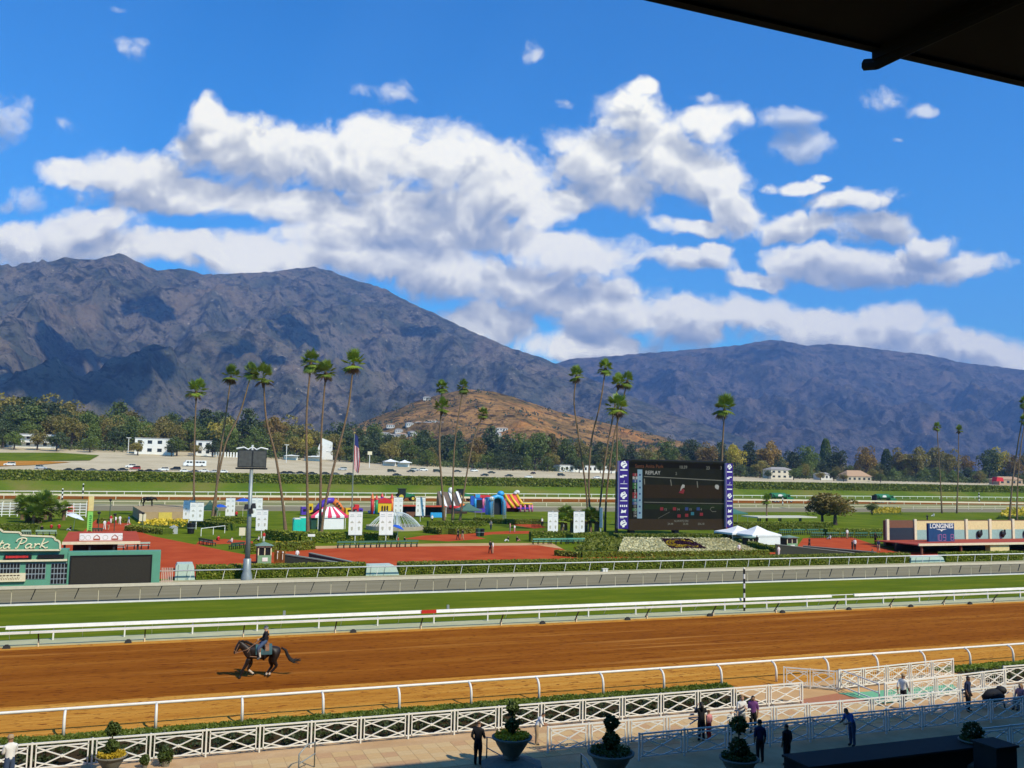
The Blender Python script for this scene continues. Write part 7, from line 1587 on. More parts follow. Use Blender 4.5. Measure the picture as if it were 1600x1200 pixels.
# toy castle
g = (51.11,218.49); S_ = 150*0+1.0; w = (53.79,218.53)[0]-(48.61,218.45)[0]; h = 5.04
t = thing('bouncy_castle', 'red and yellow inflatable castle with coloured turrets', 'inflatable', (g[0], g[1], 0))
mb = MB(); mb.box((0,0.5,h*0.04+0.2),(w,4,0.5)); mb.build('floor', IF['blue'], t)
mb = MB(); mb.box((w*0.1,-1.4,h*0.30),(w*0.62,0.6,h*0.44)); f_ = mb.build('front_wall', IF['yellow'], t)
for x in (-0.02, 0.1, 0.22):
    mb = MB(); mb.prism([(w*x-w*0.04,h*0.14),(w*x+w*0.04,h*0.14),(w*x+w*0.04,h*0.36),(w*x,h*0.42),(w*x-w*0.04,h*0.36)],-1.74,-1.68); mb.build('arch_opening', IF['brown'], f_)
mb = MB(); mb.prism([(-w*0.24,h*0.52),(w*0.44,h*0.52),(w*0.40,h*0.66),(w*0.10,h*0.78),(-w*0.20,h*0.66)],-1.8,0.5); mb.build('gable', IF['red'], t)
for x, y, c_, hh in ((-0.46,-1.2,'red',0.72),(-0.34,1.8,'blue',0.74),(0.14,2.2,'purple',0.80),(0.46,-1.0,'orange',0.76),(-0.28,-1.5,'green',0.68)):
    mb = MB(); mb.tube([(w*x,y,0),(w*x,y,h*hh)],[w*0.07,w*0.07],10); tw = mb.build('turret', IF[c_], t, smooth=True); mb = MB(); mb.lathe([(w*0.085,h*hh),(0,h*min(1,hh+0.26))],10,(w*x,y,0)); mb.build('turret_cone', IF['red' if c_ != 'red' else 'orange'], tw, smooth=True)
# obstacle course
g = (37.81,212.54); w = (46.55,209.77)[0]-(33.04,209.77)[0]; h = 3.49
t = thing('obstacle_course', 'purple, orange and yellow inflatable obstacle course behind the striped tent', 'inflatable', (g[0], g[1]+3, 0))
def arch(pts, r, m, name): mb = MB(); mb.tube(pts, r, 10); return mb.build(name, m, t, smooth=True)
arch([(-w*0.22,0,0.3),(-w*0.12,0,h*0.6),(0,0,h*0.92),(w*0.10,0,h*0.92)],0.75,IF['purple'],'slide_arch'); arch([(w*0.10,0,h*0.9),(w*0.18,0,h*0.62),(w*0.27,0,0.4)],0.75,IF['orange'],'slide_ramp')
for k, (fx, c_) in enumerate(((0.16,'yellow'),(0.19,'purple'),(0.22,'orange'))):
    mb = MB(); mb.box((w*fx*0.98,-0.72,h*(0.74-0.15*k)),(0.5,0.1,0.5)); mb.build('hole_panel', IF['brown'], t)
for x, c_, hh, ww in ((-0.40,'purple',0.5,1.3),(-0.30,'yellow',0.72,1.1),(0.36,'yellow',0.45,1.6),(0.46,'red',0.5,1.8),(0.56,'purple',0.42,1.0)):
    mb = MB(); mb.box((w*x,0,h*hh*0.5),(ww,2.2,h*hh)); b_ = mb.build('block', IF[c_], t); mb = MB(); mb.box((w*x,-1.15,h*hh*0.6),(ww*0.45,0.1,h*hh*0.3)); mb.build('hole', IF['black'], b_)
mb = MB(); mb.box((w*0.50,0.2,h*0.55),(1.0,1.6,h*0.25)); mb.build('red_top', IF['red'], t)
mb = MB(); mb.ball((w*0.03,-0.6,h*0.32),(0.8,0.7,0.8),10,7); mb.build('dome', IF['white'], t, smooth=True); mb = MB(); mb.box((w*0.06,-0.5,0.25),(w*0.42,1.6,0.5)); mb.build('mat', IF['green'], t)
# pirate slide
g = (69.88,218.77); w = (73.57,218.82)[0]-(66.89,218.72)[0]; h = 5.51
t = thing('ship_slide', 'brown inflatable ship slide with white sloping stripes', 'inflatable', (g[0], g[1]+3, 0))
mb = MB(); mb.add([(-w/2,-1,h*0.28),(w*0.42,-1,h*0.28),(w*0.42,1.6,h*0.92),(-w/2,1.6,h*0.98),(-w/2,2.4,h*0.28),(w*0.42,2.4,h*0.28)],[(0,1,2,3),(1,5,2),(0,3,4),(3,2,5,4)]); mb.build('slide_bed', IF['brown'], t)
for fx in (-0.26, 0.06, 0.36):
    mb = MB(); mb.bar((w*fx,-1.05,h*0.30),(w*(fx-0.10),1.55,h*0.97),w*0.10,0.3); mb.build('lane_divider', IF['white'], t)
mb = MB(); mb.box((0,-1.6,h*0.14),(w,1.8,h*0.26)); mb.build('landing', IF['brown'], t); mb = MB(); mb.tube([(-w*0.2,-2.4,h*0.30),(0.2*w,-2.5,h*0.26),(w*0.5,-2.3,h*0.22)],0.45,8); mb.build('red_bumper', IF['red'], t, smooth=True)
mb = MB(); mb.ball((w*0.02,1.4,h*1.02),(0.7,0.6,0.85),10,8); mb.build('mascot_head', IF['white'], t, smooth=True); mb = MB(); mb.ball((w*0.3,-2.2,h*0.36),(0.8,0.6,0.7),8,6); mb.build('orange_dome', IF['orange'], t, smooth=True)
# colourful bouncer
g = (79.61,225.4); w = (81.74,225.45)[0]-(77.49,225.34)[0]; h = 4.6
t = thing('bounce_house', 'dark blue and red inflatable bounce house with purple base', 'inflatable', (g[0], g[1]+3, 0))
mb = MB(); mb.box((0,0,0.5),(w,4.5,1.0)); mb.build('base', IF['purple'], t); mb = MB(); mb.box((0,1.5,h*0.5),(w*0.96,0.6,h*0.8)); mb.build('rear_wall', IF['blue'], t)
for x, c_ in ((-0.42,'sky'),(0.10,'pink'),(0.42,'red')):
    mb = MB(); mb.tube([(w*x,-1.6,0.8),(w*x,-1.6,h*0.9)],w*0.085,8); mb.build('pillar', IF[c_], t, smooth=True)
mb = MB(); mb.box((w*0.02,-1.7,h*0.90),(w*1.0,0.7,h*0.16)); mb.build('header', IF['red'], t); mb = MB(); mb.box((-w*0.3,-1.9,h*0.92),(w*0.3,0.5,h*0.18)); mb.build('header_block', IF['sky'], t); mb = MB(); mb.box((-w*0.15,-1.5,h*0.45),(w*0.35,0.3,h*0.5)); mb.build('net', IF['black'], t); mb = MB(); mb.ball((w*0.3,-1.9,h*0.55),(0.7,0.5,1.1),8,6); mb.build('figure_print', IF['white'], t, smooth=True)
# blue arch
g = (79.31,212.74); w = (81.5,212.75)[0]-(77.31,212.73)[0]; h = 5.3
t = thing('inflatable_arch', 'sky blue inflatable tunnel with an arched mouth', 'inflatable', (g[0], g[1]+2, 0))
mb = MB(); mb.tube([(-w*0.42,-0.5,0),(-w*0.42,-0.5,h*0.55),(-w*0.25,-0.5,h*0.8),(0,-0.5,h*0.86),(w*0.25,-0.5,h*0.8),(w*0.42,-0.5,h*0.55),(w*0.42,-0.5,0)],w*0.12,10); mb.build('mouth_arch', IF['sky'], t, smooth=True)
mb = MB(); mb.box((0,0.3,h*0.38),(w*0.62,0.2,h*0.75)); mb.build('dark_mouth', IF['black'], t); mb = MB(); mb.box((0,1.6,h*0.4),(w*0.95,2.2,h*0.8)); mb.build('tunnel', IF['sky'], t); mb = MB(); mb.ball((w*0.30,0.6,h*0.98),(w*0.22,0.8,h*0.13),10,7); mb.build('top_ball', IF['sky'], t, smooth=True); mb = MB(); mb.ball((-w*0.4,-1.0,h*0.75),(w*0.18,0.5,h*0.10),8,6); mb.build('pale_knob', IF['white'], t, smooth=True)
# yellow slide
g = (90.4,225.67); w = (93.89,225.76)[0]-(86.94,225.58)[0]; h = 5.51
t = thing('lane_slide', 'red inflatable slide with yellow lanes and a white mascot head', 'inflatable', (g[0], g[1]+3, 0))
mb = MB(); mb.add([(-w*0.45,-0.6,h*0.2),(w*0.2,-0.6,h*0.2),(0,2.0,h*0.88),(-w*0.48,2.0,h*0.80),(-w*0.48,2.6,0),(w*0.2,2.6,0)],[(0,1,2,3),(1,5,2),(0,3,4),(3,2,5,4)]); mb.build('slide_bed', IF['red'], t)
for fx in (-0.42, -0.2, 0.06):
    mb = MB(); mb.tube([(w*fx,1.9,h*0.82),(w*(fx+0.06),0.8,h*0.58),(w*(fx+0.20),-0.9,h*0.24)],w*0.055,8); mb.build('lane', IF['yellow'], t, smooth=True)
mb = MB(); mb.box((w*0.22,-0.8,h*0.2),(w*0.62,2.4,h*0.06)); mb.build('deck', IF['purple'], t)
for fx in (0.02, 0.2, 0.38, 0.5):
    mb = MB(); mb.tube([(w*fx,-1.8,h*0.03),(w*fx,-1.8,h*0.36)],w*0.035,8); mb.build('bumper_post', IF['pink'], t, smooth=True)
mb = MB(); mb.tube([(0.0,-1.8,h*0.40),(w*0.25,-1.8,h*0.42),(w*0.5,-1.8,h*0.40)],w*0.035,8); mb.build('bumper_rail', IF['yellow'], t, smooth=True)
mb = MB(); mb.ball((w*0.08,1.8,h*0.95),(w*0.11,0.7,h*0.10),8,6); mb.ball((w*0.0,1.8,h*0.90),(w*0.08,0.6,h*0.08),8,6); mb.build('mascot_head', IF['white'], t, smooth=True); mb = MB(); mb.box((w*0.25,0.8,h*0.25),(w*0.5,0.3,h*0.28)); mb.build('net', IF['black'], t)
# stalls behind the banners
for k, (g, w, rm) in enumerate((((54.73,206.99), 5.0, 'red'), ((59.88,204.23), 6.0, 'red'))):
    t = thing('market_stall', ['red-roofed stall between the two rear banners', 'red-roofed stall right of the rear banners with a blue counter'][k], 'stall', (g[0], g[1], 0))
    mb = MB(); mb.box((0,0,2.5),(w,3.2,0.25),taper=0.9); mb.build('roof', M_RROOF, t); mb = MB(); mb.box((0,0.8,1.2),(w*0.95,1.2,2.3)); mb.build('rear_wall', MATS['shop_dark'], t); mb = MB(); mb.box((w*0.1,-1.2,0.55),(w*0.5,0.6,1.1)); mb.build('counter', IF['sky'] if k else M_BRW, t)
    for s in (-1,1): mb = MB(); mb.box((s*w*0.45,-1.4,1.2),(0.12,0.12,2.4)); mb.build('post', WHITE, t)
# slim lattice towers by the inflatables
for k, g in enumerate(((74.34,204.1), (74.36,196.07))):
    t = thing('truss_tower', ['grey truss tower before the blue inflatable tunnel', 'grey truss tower on the lawn right of the blue inflatable tunnel'][k], 'tower', (g[0], g[1], 0)); h = 4.6
    for (sx, sy) in ((-1,-1),(1,-1),(1,1),(-1,1)): mb = MB(); mb.box((sx*0.28,sy*0.28,h/2),(0.06,0.06,h)); mb.build('leg', GREYM, t)
    mb = MB()
    for j in range(8): z0_, z1_ = h*j/8, h*(j+1)/8; mb.bar((-0.28,-0.28,z0_),(0.28,-0.28,z1_),0.04); mb.bar((0.28,-0.28,z0_),(0.28,0.28,z1_),0.04); mb.bar((-0.28,0.28,z0_),(-0.28,-0.28,z1_),0.04)
    mb.build('bracing', GREYM, t)
# dark railing on the lawn left of the banners
t = thing('railing', 'low dark picket railing on the lawn left of the right-hand banners', 'railing', (*(69.2,167.25),0)); p, q = (69.2,167.25), (71.17,163.3)
mb = MB(); mb.bar((0,0,1.1),(q[0]-p[0],q[1]-p[1],1.1),0.07); mb.bar((0,0,0.3),(q[0]-p[0],q[1]-p[1],0.3),0.07); mb.build('rails', BLACK, t)
for k in range(14): mb = MB(); f_ = k/13; mb.box(((q[0]-p[0])*f_,(q[1]-p[1])*f_,0.6),(0.07,0.07,1.2)); mb.build('picket', BLACK, t)
# white gates and rails on the left beyond the palm clump
for k, (p, q, lb) in enumerate((((-29.23,207.38), (-25.07,207.37), 'white horse gate at the far left edge of the infield'), ((-16,204.93), (-12.5,204.9), 'white horse gate left of the pillar sign'))):
    t = thing('paddock_fence', lb, 'fence', (p[0], p[1], 0)); L_ = q[0]-p[0]
    for j in range(5): mb = MB(); mb.box((L_/2,0,0.4+j*0.55),(L_,0.08,0.14)); mb.build('rail', WHITE, t)
    for j in range(4): mb = MB(); mb.box((L_*j/3,0,1.4),(0.16,0.16,2.8)); mb.build('post', WHITE, t)
mb = MB(); mb.ball((0,0,1.2),(0.9,0.5,1.0),8,6); mb.box((0,0,0.3),(0.8,0.6,0.6)); tag(mb.build('red_bin', mat('red_plastic', (0.55,0.04,0.03), 0.5), loc=(*(-15.8,209.77),0)), 'red container by the white gate left of the pillar sign', 'container')
# dark lamp posts on the plaza
for k, (g, ty) in enumerate((((-7.88,160.09), 800), ((-5.55,159.88), 803), ((-7.73,195.69), 779), ((-1.47,165.59), 801))):
    h = [3.31, 3.02, 4.07, 2.95][k]
    t = thing('lamp_post', ['dark lamp post on the red path, nearest the pillar sign', 'dark lamp post on the red path, second from the pillar sign', 'tall dark lamp post on the lawn behind the red path', 'dark lamp post beside the bench below the plinth'][k], 'lamp post', (g[0], g[1], 0), 0, 'dark lamp posts on the infield')
    mb = MB(); mb.tube([(0,0,0),(0,0,h*0.9)],0.07,6); mb.build('post', GREEND, t); mb = MB(); mb.lathe([(0.05,h*0.86),(0.24,h*0.90),(0.28,h*0.97),(0.02,h)],8); mb.build('lantern', DARK, t)

# ================================================================== palms
M_PALM = leaf_mat('palm_frond', (0.11,0.19,0.015), (0.24,0.30,0.03), 0.5, 0.25); M_PALMD = leaf_mat('dead_frond', (0.12,0.075,0.035), (0.20,0.13,0.06), 0.5, 0.2)
M_PTR = mat('palm_trunk', (0.25,0.165,0.09), 0.95, (0.14,0.09,0.05), 1.5, bump=0.5, bscale=5, stretch=(1,1,4))
def palm_crown(seed, n=38, r=2.3, fan=1.25, spread=1.0, skirt=True):
    rs = np.random.RandomState(seed); V = []; Fq = []; M_ = []
    for k in range(n):
        az = rs.rand()*2*np.pi; el = np.radians(86-132*((k+0.5)/n)**0.85*spread+rs.randn()*8); dead = skirt and k > n*0.86
        d = np.array([np.cos(el)*np.cos(az), np.cos(el)*np.sin(az), np.sin(el)]); L_ = r*(0.75+0.35*rs.rand())*(0.75 if dead else 1)
        hub = d*L_*0.52+np.array([0,0,0.1]); side = np.cross(d, [0,0,1.0]); side /= np.linalg.norm(side)+1e-6; up = np.cross(side, d)
        w = 0.05; o = len(V); V += [hub*0.05+side*w, hub*0.05-side*w, hub-side*w*0.6, hub+side*w*0.6]; Fq.append((o,o+1,o+2,o+3)); M_.append(dead)
        nb = 11
        for j in range(nb):
            a = (j/(nb-1)-0.5)*np.radians(185); bd = d*np.cos(a)+side*np.sin(a)+up*(-0.10*abs(np.sin(a))); l = fan*(0.62+0.38*np.cos(a*0.8))*(0.9+0.2*rs.rand()); tip = hub+bd*l+np.array([0,0,-0.10*l*(0.5+rs.rand())]); pr = np.cross(bd, up); pr /= np.linalg.norm(pr)+1e-6; mid = hub+bd*l*0.55
            o = len(V); V += [hub, mid+pr*0.085*fan, tip, mid-pr*0.085*fan]; Fq.append((o,o+1,o+2,o+3)); M_.append(dead)
    me = mesh_np('crown', np.array(V), np.array(Fq), [M_PALM, M_PALMD]); me.polygons.foreach_set('material_index', np.array(M_, dtype=np.int32)); return me
CROWN = [palm_crown(1), palm_crown(2, 30, 2.1, 1.35), palm_crown(3, 46, 2.2, 1.15, 1.08), palm_crown(4, 34, 2.5, 1.2, 0.9), palm_crown(5, 40, 2.0, 1.3, 1.15)]
def palm(label, pts, r0=0.30, r1=0.17, cs=1.0, k=0):
    """pts: trunk line from the base up to the crown centre, in metres"""
    b = pts[0]; t = thing('palm_tree', label, 'palm', (b[0], b[1], b[2]), 0, 'palms of the infield')
    P = [Vector((p[0]-b[0], p[1]-b[1], p[2]-b[2])) for p in pts]; n = len(P); S_ = []
    for i in range(n-1):
        p0, p1, p2, p3 = [P[max(0,min(n-1,j))] for j in (i-1,i,i+1,i+2)]
        for q in range(5): u = q/5; S_.append(0.5*((2*p1)+(p2-p0)*u+(2*p0-5*p1+4*p2-p3)*u*u+(3*p1-p0-3*p2+p3)*u**3))
    S_.append(P[-1]); m = len(S_)
    mb = MB(); mb.tube(S_, [r0*(1.5-0.5*min(1,i/3)) if i < 3 else r0+(r1-r0)*i/(m-1) for i in range(m)], 8); mb.build('trunk', M_PTR, t, smooth=True)
    c = link('crown', CROWN[k % 5], t, tuple(P[-1])); c.scale = (cs*(0.80+0.03*(k*7 % 5)),cs*0.84,cs*(1.08+0.05*(k*3 % 5))); c.rotation_euler = (0.10*math.sin(k*2.1),0.12*math.cos(k*1.7),k*1.3)
    mb = MB(); mb.tube([P[-1]-Vector((0,0,1.5*cs)), P[-1]-Vector((0,0,0.4*cs)), P[-1]+Vector((0,0,0.2))],[r1*1.3,r1*3.4,r1*1.8],8); mb.build('boot_skirt', mat('palm_boot', (0.13,0.075,0.04), 0.95, (0.08,0.045,0.025), 4), t)
PL = [
 ('palm with a bushy crown at the far left of the palms, above the twin banners', [(7.78,195,-0.36), (7.32,195,9.16), (7.07,195,16.83), (7,195,25.6)], 1.25),
 ('leaning palm second from the left, its trunk crossing the next one', [(11.54,193,0), (11.78,193,10.52), (12.68,193,20.17), (13.4,193,28.76)], 1.05),
 ('leaning palm third from the left behind its neighbours', [(10.68,186,0.03), (11.11,186,5.64), (12.45,186,14.88), (14.91,186,21.19), (16.74,186,29.21)], 0.95),
 ('palm right of the floodlight mast, its trunk bowed to the right at the foot', [(20.2,152,-0.23), (19.35,152,5.68), (17.94,152,12.84), (16.3,152,18.46), (15.62,152,24.95)], 1.0),
 ('tall straight palm left of the striped tent', [(23.04,148,-0.06), (22.63,148,7.86), (22.09,148,19.01), (22.46,148,27.45)], 1.0),
 ('palm rising behind the striped tent, the left of two from one spot', [(24.78,147,-0.1), (24.57,147,7.91), (24.36,147,15.99), (24.7,147,25.93)], 1.0),
 ('palm leaning right from the striped tent with the highest crown', [(24.72,146,-0.23), (25.14,146,4.44), (26.22,146,10.46), (27.78,146,17.6), (28.46,146,21.73), (28.87,146,27.42)], 1.05),
 ('thin palm right of the flag, the left one with a high crown', [(56.32,184,-0.09), (55.68,184,8.07), (55.03,184,16.69), (55.28,184,27.96)], 0.8),
 ('lower-crowned palm in front of the thin palm right of the flag', [(55.99,182,-0.1), (55.25,182,6.8), (54.33,182,15.31), (54.66,182,23.38)], 0.95),
 ('thin palm with a high crown before the orange hill', [(57.95,183,-0.04), (57.82,183,10.11), (58.17,183,18.09), (59.61,183,28.1)], 0.8),
 ('short leaning palm over the inflatable ship slide', [(58.5,180,0.01), (59.54,180,8.2), (60.99,180,16.77), (63.11,180,22.42)], 0.75),
 ('slender curved palm left of the video board, the leftmost of its cluster', [(75.05,155,-0.18), (75.11,155,5.94), (73.53,155,15.98), (72.24,155,23.7), (72.7,155,28.76)], 0.85),
 ('tall palm of the video board cluster with the highest crown', [(73.66,150,-0.51), (73.04,150,8.39), (73.45,150,16.47), (75.18,150,23.52), (76.16,150,29.92)], 0.85),
 ('palm of the video board cluster, left of the close pair of crowns', [(74.31,149,-0.67), (74.88,149,5.58), (75.82,149,13.62), (77.18,149,20.62), (78.3,149,27.12)], 0.78),
 ('palm of the video board cluster, right of the close pair of crowns', [(76.86,151,-0.61), (77.17,151,7.25), (78.39,151,16.63), (79.92,151,22.6), (81.22,151,27.91)], 0.82),
 ('bushy palm directly left of the video board with the lowest crown', [(76.59,146,-1.14), (76.5,146,8.52), (76.57,146,15.33), (76.63,146,22.42)], 1.25),
 ('bushy palm standing behind the right half of the video board', [(102.42,152,-1.13), (102.61,152,13.63), (102.92,152,18.61), (103.23,152,23.62)], 1.3),
 ('thin distant palm on the right lawn, the left of two', [(234.25,225,-0.19), (233.83,225,11.56), (233,225,27.26)], 0.8),
 ('thin distant palm on the right lawn, the right of two', [(240.43,225,-0.19), (241.42,225,12.7), (242.18,225,26.54)], 0.75),
 ('palm at the right edge with the higher crown', [(216.34,185,-0.42), (218.28,185,11.85), (221.18,185,23.28), (223.75,185,32.22)], 0.95),
 ('palm at the right edge with the lower crown', [(217.97,184,-0.53), (218.64,184,9.28), (220.3,184,19.73), (222.31,184,27.15)], 0.9),
 ('short palm on the lawn before the shade shelter', [(127.83,172,0.28), (127.85,172,2.83), (127.87,172,5.38)], 0.7)]
for k, (lb, pts, cs) in enumerate(PL): palm(lb, pts, 0.24 if cs > 0.9 else 0.20, 0.12, cs, k)
def palm_clump(label, spots):
    b = spots[0]; t = thing('palm_clump', label, 'palm', (b[0], b[1], 0))
    for k, (x, y, z, s) in enumerate(spots):
        mb = MB(); mb.tube([(x-b[0],y-b[1],0),(x-b[0],y-b[1],z)],[0.35,0.25],8); mb.build('trunk', M_PTR, t); c = link('crown', CROWN[k % 3], t, (x-b[0],y-b[1],z)); c.scale = (s,)*3; c.rotation_euler = (0.1*k,0,k)
palm_clump('dense clump of low bushy palms behind the tote board sign', [(*(-21.11,187.89),2.6,1.15), (*(-18.82,185.85),2.9,1.2), (*(-17.54,189.72),2.3,1.1), (*(-19.44,182.13),1.5,1.0), (*(-15.64,193.77),2.2,0.75), (*(-22.92,196.09),3.2,0.9), (*(-19.01,195.99),3.6,1.0)])
palm_clump('low palm clump behind the two right-hand banners', [(*(69.9,152.85),3.2,0.85), (*(67.77,149.8),2.4,0.7), (*(70.27,151.17),2.8,0.75)]); palm_clump('low palm clump among the trunks left of the video board', [(*(71.57,146.27),3.2,0.85), (*(72.64,146.16),2.8,0.75), (*(70.39,146.39),2.9,0.7)])

# ================================================================== trees
LM = {'dark': leaf_mat('cedar_needle', (0.041,0.067,0.020), (0.097,0.121,0.030), 0.25, 0.15, 0.3), 'green': leaf_mat('tree_leaf_green', (0.081,0.121,0.017), (0.190,0.225,0.030), 0.3, 0.25, 0.3), 'olive': leaf_mat('tree_leaf_olive', (0.165,0.147,0.026), (0.355,0.264,0.049), 0.3, 0.25, 0.25), 'rust': leaf_mat('tree_leaf_rust', (0.20,0.12,0.02), (0.34,0.21,0.04), 0.3, 0.25, 0.25), 'yellow': leaf_mat('tree_leaf_yellow', (0.432,0.295,0.028), (0.450,0.411,0.042), 0.3, 0.25, 0.2), 'brown': leaf_mat('tree_leaf_brown', (0.15,0.11,0.02), (0.26,0.19,0.04), 0.5, 0.25, 0.2)}
def tree_mesh(shape, seed, n=2600):
    """crown of unit height on a short trunk; returns crown and trunk meshes in unit size"""
    rs = np.random.RandomState(seed); P = []; tr = MB()
    if shape == 'broad':
        K = 26; c = rs.normal(size=(K,3)); c /= np.linalg.norm(c, axis=1)[:,None]; c *= (rs.rand(K)**0.4)[:,None]; c = c*np.array([0.36,0.36,0.30])+np.array([0,0,0.62]); r = 0.10+0.10*rs.rand(K)
        for k in range(K):
            m_ = n//K; d = rs.normal(size=(m_,3)); d /= np.linalg.norm(d, axis=1)[:,None]; d[:,2] = np.where(rs.rand(m_) < 0.6, np.abs(d[:,2]), d[:,2]); P.append(c[k]+d*r[k]*(0.75+0.35*rs.rand(m_))[:,None])
            tr.tube([(0,0,0.3),(c[k][0]*0.5,c[k][1]*0.5,0.3+(c[k][2]-0.3)*0.6),tuple(c[k])],[0.022,0.012,0.004],5)
        tr.tube([(0,0,-0.02),(0,0,0.2),(0.01,0,0.42)],[0.04,0.03,0.02],7)
    elif shape == 'cedar':
        lv = 11
        for i in range(lv):
            z = 0.16+0.80*i/(lv-1); R_ = (0.40 if z < 0.55 else 0.40*(1-(z-0.55)/0.47)**0.75)*(0.85+0.3*rs.rand())
            for b in range(7 if i < 8 else 4):
                a = rs.rand()*2*np.pi; L_ = R_*(0.7+0.45*rs.rand()); m_ = n//(lv*6); u = rs.rand(m_)**0.6; s = (rs.rand(m_)-0.5)*0.20*(0.4+u); P.append(np.c_[L_*u*np.cos(a)-s*np.sin(a), L_*u*np.sin(a)+s*np.cos(a), z-0.05*u**2+0.028*rs.randn(m_)])
                tr.tube([(0,0,z),(L_*0.9*math.cos(a),L_*0.9*math.sin(a),z-0.04)],[0.010,0.003],4)
        tr.tube([(0,0,-0.02),(0,0,0.5),(0,0,0.97)],[0.03,0.02,0.004],7)
    elif shape == 'column':
        m_ = n; z = rs.rand(m_)**0.9; R_ = 0.16*np.sqrt(np.clip(np.sin(np.pi*np.clip(z*0.9+0.08,0,1)),0,1)); a = rs.rand(m_)*2*np.pi; rr = R_*(0.75+0.35*rs.rand(m_)); P.append(np.c_[rr*np.cos(a), rr*np.sin(a), 0.04+z*0.95]); tr.tube([(0,0,-0.02),(0,0,0.9)],[0.03,0.006],6)
    elif shape == 'tall':
        K = 20
        for k in range(K):
            z = 0.35+0.62*(k+rs.rand())/K; a = rs.rand()*2*np.pi; R_ = 0.22*math.sin(math.pi*min(1,(z-0.2)/0.9))*rs.rand()**0.5; c = np.array([R_*math.cos(a), R_*math.sin(a), z]); m_ = n//K; d = rs.normal(size=(m_,3))*np.array([0.085,0.085,0.06]); P.append(c+d); tr.tube([(0,0,z-0.2),tuple(c)],[0.012,0.004],4)
        tr.tube([(0,0,-0.02),(0.01,0,0.5),(0,0,0.85)],[0.026,0.018,0.006],6)
    P = np.concatenate(P); V, Fq = leaves_np(P, 0.036 if shape != 'cedar' else 0.032, rs, 1.4); return (V, Fq), tr
TM = {}
def tree_parts(shape, var, colr):
    k = (shape, var, colr)
    if k not in TM:
        if (shape, var) not in TM:
            (V, Fq), tr = tree_mesh(shape, 100+var*7+len(shape)); me = bpy.data.meshes.new('trunk'); me.from_pydata(tr.v, [], tr.f); me.materials.append(TRUNK); TM[(shape, var)] = (V, Fq, me)
        V, Fq, me = TM[(shape, var)]; TM[k] = (mesh_np('crown', V, Fq, LM[colr]), me)
    return TM[k]
def tree(label, loc, h, wscale, shape, var, colr, rz=0.0, name='tree', group=None):
    cm, tm = tree_parts(shape, var, colr); t = thing(name, label, 'tree', loc, rz, group); t.scale = (h*wscale, h*wscale, h)
    link('trunk', tm, t); link('crown', cm, t); return t
